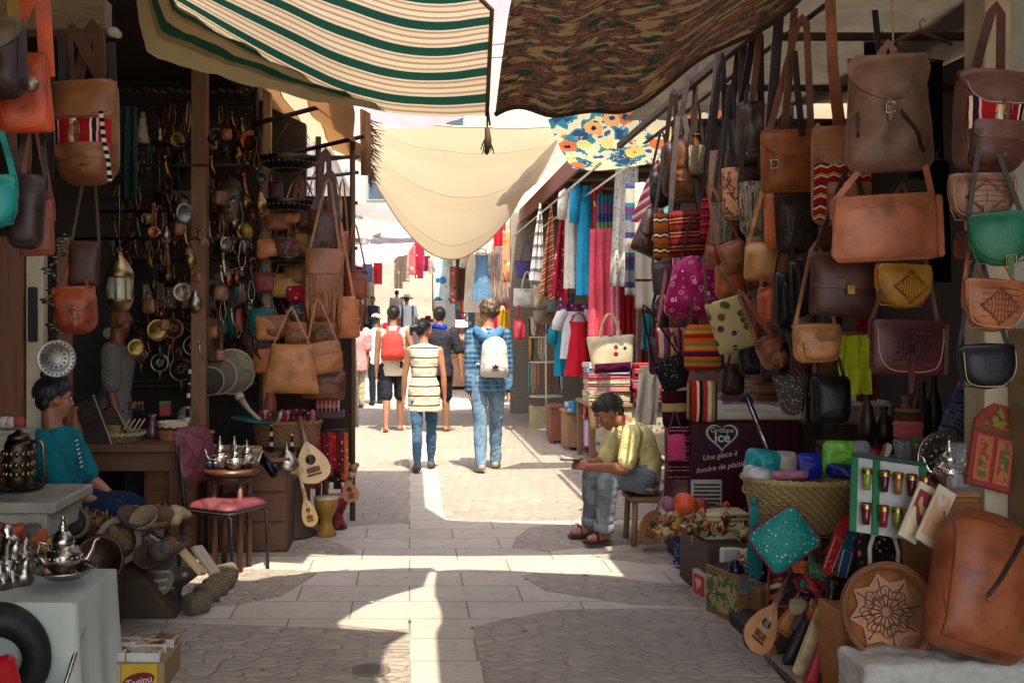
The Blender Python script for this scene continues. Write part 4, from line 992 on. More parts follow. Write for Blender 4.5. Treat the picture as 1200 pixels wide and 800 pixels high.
bag('woven_bag','rust red striped woven bag above the magenta pouch',(785,246,827,301),6.3,'#6b1a16','bag',G1,mat=RED_ST,d=.12,rb=.02,rt=.01,strap=(806,130,6.4,.42),sw=.03,scol='#24120f')
bag('woven_bag','narrow crimson striped woven bag behind the rust red one',(820,232,835,282),6.1,'#8a1c28','bag',G1,mat=stripes(((2,'#8a1c28'),(1,'#3a1420'),(1,'#c0283c')),2,.05,.004),d=.1,strap=(828,130,6.1),sw=.02,scol='#24120f')
bag('drawstring_pouch','magenta drawstring pouch covered in silver sequin rings',(781,300,848,374),6.2,'#a31058','pouch',G1,mat=dots('#8f0e4e',('#c878a0','#d8b0c0','#b84a86'),22,.30,.05,rough=.55),d=.28,rt=.10,rb=.08,tap=.22,wr=.35,p=2.2,strap=(806,252,6.2,.3),sw=.014,scol='#3a1020')
bag('woven_bag','orange and black kilim bag with small figures beside the rust red bag',(766,250,790,302),6.7,'#a3581e','bag',G1,mat=stripes(((2,'#a3581e'),(.6,'#17100e'),(.8,'#d8cbb0'),(.6,'#17100e'),(2,'#8a4618')),2,.10,.006,zig=.012,zk=38),d=.05,rb=.01,rt=.01,strap=(779,170,6.7),sw=.02,scol='#24120f')
bag('shoulder_bag','small orange leather bag with open top under the grey hide',(826,288,846,316),5.8,'#a34e1e','shoulder bag',G1,d=.1,rb=.05,flap=.5,strap=(838,220,5.8),sw=.015)
bag('tote_bag','orange brown open leather tote beneath the small orange bag',(837,312,869,351),5.65,'#a55426','tote bag',G1,d=.14,tap=-.1,rb=.03,handles=(18,.3))
bag('envelope_bag','copper brown envelope bag hanging at a slant',(850,283,882,318),5.55,'#85502f','bag',G1,flap=.7,frb=.06,roll=-20,d=.08,strap=(866,210,5.6),sw=.014)
bag('embroidered_pouch','beige pouch embroidered with green leaves and small flowers hanging at a tilt',(843,348,886,410),5.45,'#a39468','pouch',G1,mat=dots('#a8986c',('#3f4c20','#5a2440','#3a4a1c','#2a2c5c','#4a5424','#7a2420'),17,.36,.0,r2=.16),d=.03,rb=.01,rt=.01,roll=-17,strap=(862,290,5.5),sw=.012,scol='#3a2a1a')
bag('backpack','coral orange leather backpack with rounded top among the dark bags',(889,338,913,382),5.15,'#b2532e','backpack',G1,rt=.05,rb=.03,d=.14,flap=.4,wr=.1,strap=(900,280,5.2,.3),sw=.016)
bag('woven_bag','rasta striped wool bag in orange green red and purple',(802,380,845,434),6.05,'#b04a1e','bag',G1,mat=stripes(((2,'#8f2418'),(1.5,'#b5762a'),(1.3,'#5d6a36'),(1.5,'#c2521e'),(1.8,'#38143c'),(1,'#8c1430'),(2,'#c07a28'),(1.4,'#6a7448'),(2,'#c4571c')),2,.19,.004),d=.12,rt=.05,rb=.03,pockets=[(-.42,.05,.42,.5,None)]if False else(),strap=(824,300,6.1,.35),sw=.02,scol='#2c1018',wr=.15)
bag('woven_bag','pink and plum striped cotton bag left of the rasta wool bag',(769,384,804,420),6.35,'#a05a5a','bag',G1,mat=stripes(((2,'#b06a60'),(1,'#6a2440'),(1.5,'#c89a80'),(1,'#5a4a7a'),(1.2,'#7a1c34'),(.6,'#c8b060')),0,.14,.004),d=.1,strap=(786,310,6.35),sw=.02,scol='#5a2430')
bag('sequin_bag','black evening bag with a beaded motif hanging askew',(777,418,814,456),6.15,'#0e0d12','bag',G1,mat=dots('#0d0c10',('#24242c','#8a8478','#19191f','#1c1c22'),70,.25),d=.05,roll=-22,flap=.3,strap=(792,350,6.2),sw=.012)
bag('tote_bag','dark brown plain leather tote behind the rasta wool bag',(845,425,871,464),6.3,'#33190f','tote bag',G1,d=.08,wr=.15,handles=(26,.3),tap=.12)
bag('woven_bag','red cream and brown vertically striped kilim bag above the freezer',(805,446,840,494),6.05,'#a03a30','bag',G1,mat=stripes(((1.2,'#9a3028'),(1,'#d5b79a'),(1,'#8a7a5a'),(.8,'#4a2a1c'),(1.2,'#9c1c22'),(.6,'#d8c0a0'),(1,'#2f1418')),0,.15,.003),d=.12,rt=.03,rb=.03,wr=.25,strap=(822,400,6.05,.4),sw=.03,scol='#7a2a24')
bag('shoulder_bag','black and maroon bag with a cream label panel left of the striped kilim bag',(777,454,808,502),6.3,'#1a1016','shoulder bag',G1,mat=stripes(((2,'#12101a'),(1.4,'#3a0e18'),(1.6,'#b59a62'),(2.4,'#3c0c16'),(.8,'#c7b490')),2,.26,.0),d=.12,rb=.04,strap=(792,390,6.3),sw=.02,scol='#141018')
bag('pouch','small bright pink pouch hanging in front of the freezer',(783,510,804,539),6.15,'#b8406a','pouch',G1,mat=cloth('#b83a66'),d=.03,flap=.5,rb=.01,strap=(793,480,6.15),sw=.008,scol='#5a1430')
hanging('hanging_cloth','maroon cloth with fine pale stripes hanging beside the freezer',(783,500,808,562),6.2,stripes(((3,'#42101c'),(.3,'#b9a08c'),(1.5,'#4c1220'),(.3,'#a88a7c')),2,.06,.002),folds=3,amp=.012)
bag('backpack','small brown leather backpack with loose buckles beside the light tan shoulder bag',(897,393,927,432),5.0,'#7a431f','backpack',G1,d=.14,flap=.45,rt=.05,buck=[(0,.4)],roll=-24,pockets=[(-.35,.1,.35,.45)],strap=(908,330,5.0,.3),sw=.018)
bag('black_bag','black leather handbag with two tall handles below the light tan shoulder bag',(950,440,995,497),4.75,'#0f0e10','handbag',G1,d=.13,rb=.03,wr=.15,handles=(34,.3))
bag('black_bag','soft black leather bag hanging under the embossed chocolate satchel',(925,305,950,372),4.9,'#121013','bag',G1,d=.13,rb=.06,wr=.3,strap=(936,250,4.9),sw=.012,stitch=False)
bag('black_bag','black leather bag with thin pale zip behind the dark briefcase',(906,318,928,385),5.0,'#131114','bag',G1,d=.12,rb=.06,wr=.3,zips=[(-.2,.8,.25,.1)],strap=(916,260,5.0),sw=.012)
bag('black_bag','flat black fabric bag hanging left of the two handled black handbag',(944,462,962,512),4.85,'#141216','bag',G1,d=.08,mat=cloth('#141216'),strap=(952,400,4.85),sw=.01)
bag('speckled_bag','grey speckled cone shaped bag hanging point down',(914,436,945,487),5.0,'#77706c','bag',G1,mat=dots('#4a4644',('#c0b4a8','#8a7a78','#2a2628','#a8887a'),75,.3),d=.14,rt=.02,rb=.2,tap=-.35,roll=-6,strap=(930,380,5.0),sw=.01,scol='#2a2628')
for k,(x0,y0,x1,y1,Y,lb)in enumerate(((1066,72,1106,210,5.2,'tall black garment bag hanging behind the soft brown backpack'),(1084,190,1112,330,5.0,'black cloth hanging between the salmon satchel and the painted wall'),(1012,50,1050,120,5.6,'dark garment hanging inside the shop behind the soft backpack'))):
 hanging('black_garment',lb,(x0,y0,x1,y1),Y,cloth('#121114'),'garment',folds=3,amp=.03,bar=True)
mb=MB();a=W(1078,44,5.4)
mb.tube([a+Vector((-.17,0,-.04)),a+Vector((-.08,0,.0)),a+Vector((0,0,.03)),a+Vector((.08,0,0)),a+Vector((.17,0,-.04))],[.008,.012,.013,.012,.008],8);mb.tube([a+Vector((0,0,.03)),a+Vector((0,0,.08)),a+Vector((.02,0,.10)),a+Vector((.03,0,.08))],.003,6)
one('coat_hanger','bare wooden coat hanger under the canvas ceiling','hanger',mb,wood('#7b5c40'))
hanging('yellow_vest','bright yellow green vest hanging behind the light tan shoulder bag',(982,392,1020,462),5.3,cloth('#b8c22a'),'vest',folds=2,amp=.03,bar=True)
hanging('red_cloth','red cloth strip hanging behind the burgundy satchel',(1004,360,1028,470),5.6,cloth('#8c1620'),folds=2,amp=.02)
for k,(xx,top,bot,Y,wd)in enumerate(((834,60,180,5.9,.05),(812,70,160,6.6,.03),(905,20,150,5.0,.05),(922,10,150,4.9,.035),(1030,12,70,5.0,.03),(870,45,120,5.6,.045),(858,50,140,5.7,.04),(884,30,118,5.4,.035),(938,60,160,4.85,.03))):
 mb=MB();dx=RND.uniform(-10,10);mb.band([W(xx+dx,top,Y),W(xx+dx*.4,(top+bot)/2,Y-.01),W(xx-dx*.3,bot,Y)],wd,.005)
 one('hanging_strap','dark leather strap hanging loose among the bags under the canvas ceiling','strap',mb,leather(('#2a1a13','#4a2814','#1e1512','#5b3218')[k%4]),group='loose straps among the right hand bags')
# right side: goods standing on the ground
t=thing('ice_cream_freezer','dark maroon ice cream freezer with white French lettering behind the seated man','freezer',(1.98,6.5,0));fr=t
mb=MB();mb.box(-.28,.42,-.25,.35,.04,.93,0,None,.02);mb.build('cabinet',plain('#3d0a1e',.35,.15,3,.05),t)
mb=MB();mb.box(-.285,.425,-.255,.355,.932,.98,0,None,.015);mb.build('lid',plain('#cfc5b2',.5),t)
mb=MB();mb.box(-.26,.40,-.23,.33,0,.04);mb.build('plinth',BLACKM,t)
mb=MB();mb.box(-.265,-.075,-.268,-.252,.40,.57,0,None,.012);g=mb.build('air_grille',plain('#b8b3a8',.5),t)
mb=MB()
for k in range(6):mb.box(-.25,-.09,-.2715,-.2685,.415+k*.024,.425+k*.024)
mb.build('slot_shade',BLACKM,g)  # black strips on the grille face, shade of its openings painted on
def heart(r,n=36):
 out=[]
 for i in range(n):
  a=2*PI*i/n;x=16*math.sin(a)**3;z=13*math.cos(a)-5*math.cos(2*a)-2*math.cos(3*a)-math.cos(4*a);out.append((x*r/16,z*r/17))
 return out
LET=plain('#cfc6ba',.5,.05)
hx,hz=-.075,.835
mb=MB();mb.prism([(x+hx,z+hz)for x,z in heart(.098)],.004,0,T_(0,-.2535,0));hb=mb.build('heart_badge',LET,t)
mb=MB();mb.prism([(x+hx,z+hz+.001)for x,z in heart(.086)],.004,0,T_(0,-.2565,0));mb.build('badge_field',plain('#120a10',.5),hb)
RX=(PI/2,0,0)
text_mesh('Groupe',.045,LET,hb,(hx,-.2595,hz+.035),RX)
text_mesh('ice',.085,LET,hb,(hx,-.2595,hz-.01),RX,bold=.002)
text_mesh('Une glace \u00e0',.046,LET,t,(-.09,-.254,.715),(PI/2,rad(-9),0),.35,name='slogan')
text_mesh('fondre de plaisir',.046,LET,t,(-.085,-.254,.645),(PI/2,rad(-9),0),.35,name='slogan')
text_mesh('Cla',.085,LET,t,(.10,-.254,.51),RX,bold=.002,name='slogan')
t=thing('cream_counter','cream draped counter behind the freezer holding leather pouches','counter',(2.75,7.1,0))
mb=MB();mb.box(-.62,.5,-.25,.45,.84,1.0,0,None,.03);mb.build('top',cloth('#b9ad98',.9,.15),t)
mb=MB();mb.box(-.58,.46,-.2,.4,0,.838);mb.build('base',cloth('#6a5f50'),t)
for k in range(7):
 c=W(899+RND.uniform(-3,3),474-k*5.4,6.95);c.z=1.0+k*.034
 folded('leather_pouch',f'folded {("tan", "brown", "orange tan")[k % 3]} leather pouch in the stack on the cream counter',c,.165,.16,.03,leather(('#8d5a36','#6f4226','#a0683c')[k%3]),'stack of leather pouches',RND.uniform(-15,15),'pouch')
for k in range(5):
 c=W(874+k%2*2,470,7.25);c.z=1.0+k*.075
 folded('folded_shawl','white folded shawl with fine grey pattern stacked on the cream counter',c,.26,.24,.07,dots('#c4bcae',('#5a5650','#8a857c','#d8d0c2'),60,.3),'white shawls on the counter')
c=W(858,466,6.95);c.z=1.0;folded('folded_cloth','mauve folded cloth beside the white shawls on the counter',c,.2,.16,.05,cloth('#8d7088'))
mb=MB();mb.tube([W(874,462,5.7),W(903,533,5.5)],.016,8);t=one('walking_stick','black and grey stick leaning in front of the cream counter','stick',mb,plain('#1d1c20',.35))
mb=MB();mb.tube([W(871,470,5.69),W(874,462,5.7),W(880,472,5.68)],.02,8);mb.build('grip',BLACKM,t).matrix_parent_inverse=Matrix()
mb=MB();mb.tube([W(875.5,466,5.675),W(902,531,5.478)],.006,6);mb.build('metal_strip',STEEL,t)
basket('round_basket','mauve and grey coiled round basket behind the turquoise bag',(2.15,5.75,.55),.17,.16,'#7d6a70',top=1.5)
cols=(('red','#7d1d18'),('orange','#b0501c'),('brown','#5a3018'),('ochre','#a3742a'),('dark green','#2f4a2c'),('cream','#b8a684'),('pink','#a84a58'))
mb=MB();mb.box(-.36,.36,-.3,.3,0,.32,0,None,.01);one('display_box','dark wooden box beneath the heap of trinkets','box',mb,wood('#3f2a1c',.7,1,0),(1.98,5.85,0))
tm={}
for k in range(64):
 nm,cc=cols[k%7];px=RND.uniform(778,882);Y=RND.uniform(5.62,6.12);s=RND.uniform(.8,1.25)
 if nm not in tm:
  mb=MB();mb.lathe([(1e-6,0),(.008,.003),(.026,.018),(.03,.028),(.02,.04),(.008,.046),(.007,.066),(.012,.07),(1e-6,.08)],10);mb.tube([(.028*math.cos(a*PI/5),.028*math.sin(a*PI/5),.028)for a in range(10)],.004,5,closed=True);tm[nm]=mb.mesh('trinket');tm[nm].materials.append(patches((cc,mul(cc,.5),cc,'#b89a5a',cc),30,det=2,rough=.5))
 o=bpy.data.objects.new('wooden_trinket',tm[nm]);C.objects.link(o)
 h=.33+.13*max(0,1-abs(px-835)/60)*RND.uniform(.1,1)+.02;o.location=((px-480)*Y/1200,Y,h);o.rotation_euler=(RND.uniform(0,6),RND.uniform(0,6),RND.uniform(0,6));o.scale=(s,s,s)
 tag(o,f'{nm} painted wooden trinket in the heap before the freezer','trinket','painted trinkets heaped before the freezer')
for lb,px,py,r,cc,Y in(('round orange leather drum leaning on the trinket heap',802,590,13,'#b5481a',5.75),('small purple round leather drum beside the orange one',783,590,9,'#6a4058',5.8),('red round leather drum half buried in the trinkets',822,592,8,'#8f2a1a',5.9)):
 r*=Y/F;mb=MB();mb.lathe([(1e-6,-.02),(r*.9,-.02),(r,0),(r,.03),(r*.93,.045),(1e-6,.05)],20);lathe_=thing('hand_drum',lb,'drum',W(px,py,Y),(rad(78),0,rad(-15)));mb.build('shell',leather(cc),lathe_)
 mb=MB();mb.lathe([(r*.94,.046),(r*.9,.054),(1e-6,.055)],20);mb.build('skin_head',leather(mul(cc,1.3)),lathe_)
def doll(label,px,py,hpx,Y,cc,scarf):
 s=Y/F;h=hpx*s;t=thing('doll',label,'doll',W(px,py,Y),(0,0,rad(RND.uniform(-20,20))))
 mb=MB();mb.lathe([(h*.16,0),(h*.17,.02*h),(h*.12,.3*h),(h*.075,.55*h),(h*.10,.66*h),(h*.09,.74*h),(h*.04,.79*h)],14);mb.build('robe',dots(cc,('#d0d4e0',mul(cc,.4),'#8aa0c8'),55,.3),t)
 mb=MB();mb.ball((0,0,.86*h),(.075*h,.075*h,.09*h));mb.build('head',skinm('#a8754e'),t)
 mb=MB();mb.ball((0,.012*h,.89*h),(.09*h,.085*h,.09*h));mb.tube([(0,.07*h,.85*h),(0,.10*h,.6*h)],[.07*h,.05*h],8);mb.build('headscarf',cloth(scarf),t)
 for sg in(-1,1):mb=MB();mb.tube([(sg*.09*h,0,.72*h),(sg*.15*h,-.02*h,.56*h),(sg*.08*h,-.09*h,.48*h)],[.035*h,.032*h,.022*h],8);mb.build('arm',cloth(mul(cc,.8)),t)
mb=MB();mb.box(-.1,.1,-.06,.06,0,.02,0,None,.004)
doll('blue robed doll standing at the foot of the trinket box',797,660,50,6.38,'#1c3a78','#2a4a8c');doll('doll in a white and red robe next to the blue doll',811,662,44,6.3,'#8a2434','#b0a8b0')
cr=crate('wooden_crate','rough wooden crate under the pale floral cushions',W(862,672,5.95)*1.0,.36,.34,.22,wood('#6b5136',.8,1,0));cr.location.z=0
FLC=dots('#b8ad88',('#8a3a34','#55692f','#b08a3a'),24,.2)
for k in range(3):
 c=W(842+k*3,650,5.8);c.z=.24+.075*k;folded('folded_cushion_cover','cream cushion cover with tiny flowers in the pile behind the red box',c,.26,.2,.07,FLC,'cream floral cushion covers',RND.uniform(-8,8))
mb=MB();mb.box(-.1,.1,-.08,.08,0,.16,0,None,.012);one('plastic_packet','white clear wrapped packet beneath the cream cushion covers','packet',mb,plain('#c9c9be',.3,.2,15,.4),(1.77,5.62,.15),(0,0,.15))
c=G(821,668);mb=MB();carton('red_box','small bright red cardboard box beside the dolls',c,.10,.12,.10,plain('#a3141c',.45,.1),(0,0,.1),m2=plain('#b8222a',.45,.1))
c=G(832,700);t=carton('pink_carton','pink and white cardboard carton with red photo panels',c,.13,.16,.15,plain('#c8a8a0',.5,.15),(0,0,rad(12)),lid=False)
for a,b2 in((-.055,-.01),(.01,.055)):
 mb=MB();mb.box(a,b2,-.0835,-.081,.02,.13);mb.build('printed_panel',patches(('#b01830','#d04a5a','#e0c8c0'),9,det=2),t)
mb=MB();mb.box(-.068,-.0655,-.06,.06,.02,.13);mb.build('printed_panel',patches(('#b01830','#c43a4a','#d8b0b0'),9,det=2),t)
c=G(862,722);t=carton('printed_carton','open brown cardboard carton printed with green and yellow leaves',c,.17,.28,.25,plain('#7d5c3a',.7,.2),(0,0,rad(18)),lid=False)
mb=MB();mb.box(-.0895,-.0865,-.13,.13,.03,.22);mb.build('printed_panel',patches(('#6a6a3c','#9a8f5a','#4c5a34','#b0a070'),12,det=3),t)
mb=MB();mb.box(-.075,.075,-.1438,-.1408,.16,.23);mb.build('printed_panel',patches(('#7a8a8a','#9a9a8c','#5a6a70'),10,det=2),t)
mb=MB();mb.box(-.074,.074,-.129,.129,.235,.2515);mb.build('inside_shade',plain('#2a1d14'),t)  # dark sheet on the solid carton, paints the shade of an open inside
c=G(900,735);t=carton('brown_carton','plain brown cardboard box beside the leaf printed carton',c+Vector((0,.05,0)),.16,.2,.2,plain('#83603c',.75,.2),(0,0,rad(10)),lid=False)
mb=MB();mb.lathe([(1e-6,0),(.03,.003),(.042,.03),(.035,.06),(.018,.075),(.02,.085)],16);one('small_vase','dark navy blue small round vase on the leaf printed carton','vase',mb,plain('#161636',.2),W(862,676,5.25))
def tray(label,c,w_,l,rot,m,goods,n=14):
 t=thing('display_tray',label,'tray',c,rot)
 mb=MB();mb.box(-w_/2,w_/2,0,l,-.006,.006);mb.build('tray_bottom',leather('#33202a'),t)
 for a,b2,e,f in((-w_/2-.012,-w_/2,-.012,l+.012),(w_/2,w_/2+.012,-.012,l+.012),(-w_/2,w_/2,-.012,0),(-w_/2,w_/2,l,l+.012)):
  mb=MB();mb.box(a,b2,e,f,-.01,.035,0,None,.003);mb.build('rim',m,t)
 for k in range(n):
  mb=MB();x=RND.uniform(-w_*.36,w_*.36);y=(k+.5)/n*l;mb.tube([(x-.035,y-.01,.02),(x,y,.03),(x+.035,y+.012,.02)],[.009,.014,.008],7)
  one('bracelet_bundle',f'{goods[k % len(goods)][0]} beaded bundle in the {label.split(" leaning")[0]}','beads',mb,dots(goods[k%len(goods)][1],('#d8cbb0',mul(goods[k%len(goods)][1],.5),goods[k%len(goods)][1]),90,.3,rough=.4),(Matrix.Translation(c)@Matrix.LocRotScale(None,__import__('mathutils').Euler(rot),None))@Vector((0,0,.0)),rot,'beaded bundles in the trays')
tray('red edged display tray leaning towards the lane',Vector((1.75,4.74,.20)),.16,.40,(rad(48),rad(0),rad(-22)),plain('#7a2a20',.5),(('red','#8f2018'),('orange','#b5561c'),('green','#2c5a34'),('cream','#c0ac88')))
tray('dark wooden display tray leaning under the turquoise cushion',Vector((1.90,4.50,.20)),.15,.40,(rad(50),0,rad(-20)),wood('#4a2a1c'),(('ochre','#a8842c'),('green','#3a6a3c'),('orange','#b0561c'),('brown','#5a3420')))
mb=MB();mb.box(-.3,.3,-.3,.3,0,.17,0,None,.01);one('display_box','low wooden box under the leaning trays','box',mb,wood('#4f3826',.7,1,0),(2.06,5.1,0))
mb=MB();mb.ball((0,0,.05),(.05,.05,.05),14,10);one('dark_ball','shiny purple black ball in front of the turquoise tassel','ball',mb,plain('#1d1222',.15),W(894,682,5.0));
cushion('paper_packet','white and grey rolled paper packet lying above the purple black ball',W(902,672,5.05),.13,.05,.04,plain('#c9c4cc',.5),(0,rad(-28),0),cat='packet')
cushion('patterned_pouch','black white and red patterned pouch beside the rolled packet',W(884,660,5.15),.12,.09,.04,patches(('#1a1518','#b8b0a8','#8c1c20','#d8d0c4'),16,det=2),(0,rad(-24),0),cat='pouch')
lute('lute','tan lute with studded rim and dark sound hole lowest on the right',(880,762),(934,660),4.5,40,'#3a2018',Yt=4.75,face='#b98252',body=.52)
lute('lute','smaller lute half hidden behind the studded rim lute',(905,742),(948,668),4.9,26,'#8a5a2c',Yt=5.05,face='#a5713f',body=.5)
for nm,lb,px,py,w_,h_,Y,cc,rl in(('leather_pouch','slim tan leather pouch slanting above the studded lute',915,742,22,62,4.7,'#a5652c',38),('leather_pouch','smoky grey leather pouch beside the slim tan one',932,742,18,60,4.66,'#5a4a48',36),('leather_pouch','dark navy leather pouch between the grey and cream pouches',926,782,26,92,4.55,'#12141f',30),('leather_pouch','cream leather pouch with folded end near the lower right corner',936,792,20,84,4.4,'#c4ac7c',27),('leather_pouch','bright red leather pouch standing beside the cream one',951,806,24,84,4.32,'#9c1422',24),('leather_pouch','dark brown leather pouch behind the bright red one',966,812,22,76,4.3,'#2a1712',18),('leather_pouch','small orange brown pouch at the foot of the studded lute',900,778,14,40,4.7,'#a35c28',12)):
 bag(nm,lb,(px-w_/2,py-h_,px+w_/2,py),Y,cc,'pouch','leather pouches on the ground',d=.035,rt=.02,rb=.02,flap=.3,roll=rl,wr=.2,tilt=-12)
mb=MB();mb.tube([W(893,768,4.72),W(935,806,4.2)],.014,6);one('edging_board','thin dark wooden board edging the goods beside the lane','board',mb,wood('#3a2416'))
basket('straw_basket','large pale straw basket with braided rim full of wrapped goods',(1.91,4.98,.53),.285,.24,'#b39a62',top=1.2,sq=.8)
basket('straw_basket','darker straw basket under the large pale one',(1.98,5.0,.2),.22,.32,'#7a6038',top=1.1,sq=.8)
cushion('sequin_cushion','turquoise sequinned cushion with crimson piping leaning on the straw basket',W(937,655,4.55),.255,.21,.07,dots('#16766c',('#3aa59a','#0e4a58','#8fc0a8','#2a8a94','#1c5a4a','#b8c890'),62,.28,rough=.5),(rad(-14),rad(-35),0),trim=cloth('#8f2a3c'))
t=thing('tassel','turquoise silk tassel hanging from the straw basket rim','tassel',W(884,588,4.85));mb=MB();mb.ball((0,0,0),.02);mb.build('knot',cloth('#1d7a78'),t);mb=MB()
for k in range(46):
 a=k*2.4;r=.004+.022*(k/46)**.5;mb.tube([(r*.4*math.cos(a),r*.4*math.sin(a),0),(r*math.cos(a),r*math.sin(a),-.14),(r*1.5*math.cos(a),r*1.5*math.sin(a),-.30-RND.uniform(0,.06))],.003,4)
mb.build('threads',cloth('#2a8a88',.6),t)
for lb,px,py,w_,h_,d_,cc,rl in(('turquoise plastic bag bulging at the left of the straw basket',892,556,42,30,.12,'#1f8d92',8),('white plastic bag folded over the left basket rim',886,562,34,16,.10,'#c0bdb8',12),('royal blue wrapped packet in the straw basket',949,562,30,32,.05,'#12289a',-2),('lime green wrapped packet standing in the straw basket',983,558,40,42,.05,'#6fb52c',2),('navy blue folded packet lying on the right basket rim',992,561,48,18,.10,'#101c6c',4),('pink rolled cloth lying along the basket rim',925,562,46,11,.05,'#b06a86',-2),('beige printed packet standing behind the pink roll',918,556,30,28,.05,'#a89c86',3),('clear and lilac wrapped packet beside the lime green one',1010,552,22,36,.06,'#8d8494',-3),('red and white wrapped packet at the basket right end',1024,548,18,22,.06,'#b03a44',0)):
 Y=4.9 if 'rim' in lb else 5.0
 cushion('wrapped_packet',lb,W(px,py,Y),w_*Y/F,h_*Y/F,d_,plain(cc,.38,.4,30,.9),(0,rad(rl),0),cat='packet')
bag('embroidered_bag','black white and tan woven bag folded behind the glass display',(1024,520,1052,556),4.9,'#2a2420','bag',None,mat=stripes(((1,'#d0c4b0'),(1,'#1d1614'),(.6,'#a8643c')),0,.05,.004),roll=20,d=.08)
t=thing('tea_glass_display','green framed flat display pack of coloured tea glasses in rows','glass set',W(1041,628,4.1),(rad(-14),rad(8),0))
mb=MB();mb.box(-.145,.145,.004,.012,0,.30,0,None,.002);mb.build('backing_card',plain('#b0b0a8',.5),t)
for x in(-.145,-.055,.135):
 mb=MB();mb.box(x-.014,x+.014,-.006,.0035,0,.30,0,None,.002);mb.build('frame_strip',plain('#12663a',.4),t)
mb=MB();mb.box(-.159,.149,-.006,.0035,.301,.318,0,None,.002);mb.build('frame_strip',plain('#1c4430',.4),t)
for r_ in range(2):
 for k in range(5):
  x=-.1+k*.055+(.012 if k>0 else-.004);gc=('#5a1424','#8a2030','#7a8a2c','#4a1a2c','#8c5a2a')[(k+r_*2)%5]
  mb=MB();mb.lathe([(1e-6,0),(.013,0),(.016,.03),(.021,.085),(.02,.087),(.014,.03),(1e-6,.008)],14);o=mb.build('tea_glass',plain(gc,.12,.3),t,(x,-.026,.03+r_*.14))
  mb=MB();mb.lathe([(.0195,.06),(.0205,.066),(.0212,.078),(.0205,.08)],14,cap=False);mb.build('gilt_band',BRASS,o,(0,0,0))
for k,(lb,px,py,rl)in enumerate((('cream printed booklet slanting beside the tea glasses',1062,632,30),('white and peach printed booklet slanting nearest the wooden chest',1082,636,32))):
 t=thing('booklet',lb,'booklet',W(px,py,4.0-k*.06),(rad(-14),rad(rl),0));mb=MB();mb.box(-.04,.04,-.006,.006,0,.24,0,None,.002);mb.build('cover',plain('#c9bca0',.5),t)
 mb=MB();mb.box(-.03,.03,-.0085,-.0065,.03,.21);mb.build('printed_panel',patches((('#c9a06a','#8c3a3c','#d8c4a0','#e0cfae')if k==0 else('#c4b8b0','#d0a070','#c8c4c4')),9,(1,1,.4),det=2),t)
plate('silver_plate','large round engraved silver plate standing behind the wrapped tea set',W(1106,543,4.5),.142,STEEL,(rad(78),0,rad(8)),None,metal('#a8a49c',.3),.022)
for lb,px,py,k in(('silver teapot wrapped in clear film before the silver plate',1112,566,.62),('smaller silver pot wrapped in film at the right of the plate',1131,566,.5)):
 teapot('silver_teapot',lb,W(px,py,4.28),k,STEEL,150)
for k in range(4):
 mb=MB();mb.lathe([(1e-6,0),(.014,0),(.018,.05),(.017,.05),(.012,.006),(1e-6,.005)],14);one('tea_glass','small tea glass of the wrapped silver tea set','glass',mb,glassy('#b8c4cc',.06,.45),W(1118+k*8,569,4.24-.02*(k%2)),None,'glasses of the wrapped tea set')
P=[]
for i in range(13):
 a=-.9+1.8*i/12;P.append([(.11*math.sin(a*1.0)*(1-.35*j/8)+.01*nz(i,j),-.11*math.cos(a)*(1-.25*j/8)+.014*nz(i*.7,j*.9,4),.20*j/8)for j in range(9)])
mb=MB();mb.grid(P,th=.0015,nrm=(0,1,0));one('clear_film','crumpled clear film wrapped round the silver tea set','wrapping',mb,glassy('#ffffff',.1,.07),W(1122,572,4.3))
t=thing('wooden_chest','orange pine chest under the silver tea set','chest',(2.22,4.35,0))
mb=MB()
mb.box(-.17,.25,-.1,.35,0,.80,0,None,.006);mb.build('carcase',wood('#9a6430',.5,1,0,.35),t)
mb=MB();mb.box(-.19,.27,-.12,.37,.80,.825,0,None,.005);mb.build('top_board',wood('#a87038',.5,1,0,.35),t)
for k in range(3):mb=MB();mb.box(-.15,.23,-.112,-.102,.06+k*.25,.28+k*.25,0,None,.004);d2=mb.build('drawer_front',wood('#8f5a2a',.5,1,0,.35),t);mb=MB();mb.ball((.04,-.122,.17+k*.25),.012);mb.build('knob',BRASS,d2)
t=thing('arched_panel','red carved wooden panel with pointed top and twin doors leaning by the stone pier','panel',W(1156,572,4.15),(rad(-10),rad(14),0))
def pent(w_,h_,ht):return[(-w_,0),(w_,0),(w_,h_),(w_*.5,h_+ht*.6),(0,h_+ht),(-w_*.5,h_+ht*.6),(-w_,h_)]
RW=wood('#8f3020',.55,1,2,.4);RL=wood('#b5583a',.5,1,2,.3)
mb=MB();mb.prism(pent(.09,.27,.11),.022,0,None,.004);mb.build('board',RW,t)
for x in(-.042,.042):mb=MB();mb.box(x-.034,x+.034,-.021,-.0115,.02,.21,0,None,.003);dr=mb.build('door_leaf',RL,t);mb=MB();mb.box(x-.02,x+.02,-.0245,-.0215,.04,.19,0,None,.001);mb.build('painted_field',patches(('#8a3a24','#a8703a','#5a5a2c','#b06040'),22,det=3),dr)
mb=MB();mb.box(-.085,.085,-.02,-.0115,.222,.234,0,None,.002);mb.build('moulding',plain('#5a4a1c'),t)
mb=MB();mb.prism([(-.06,.25),(.06,.25),(.0,.34)],.006,0,T_(0,-.0145,0));mb.build('painted_gable',patches(('#7a2c1c','#8a7a2c','#5a4418','#a0482c'),20,det=3),t)
sh=thing('back_shelf','dark shelf unit behind the glass display holding vases and tins','shelf',(2.55,5.4,0))
mb=MB();mb.box(-.35,.35,-.15,.15,.86,.89,0,None,.004);mb.build('shelf_board',DARKW,sh)
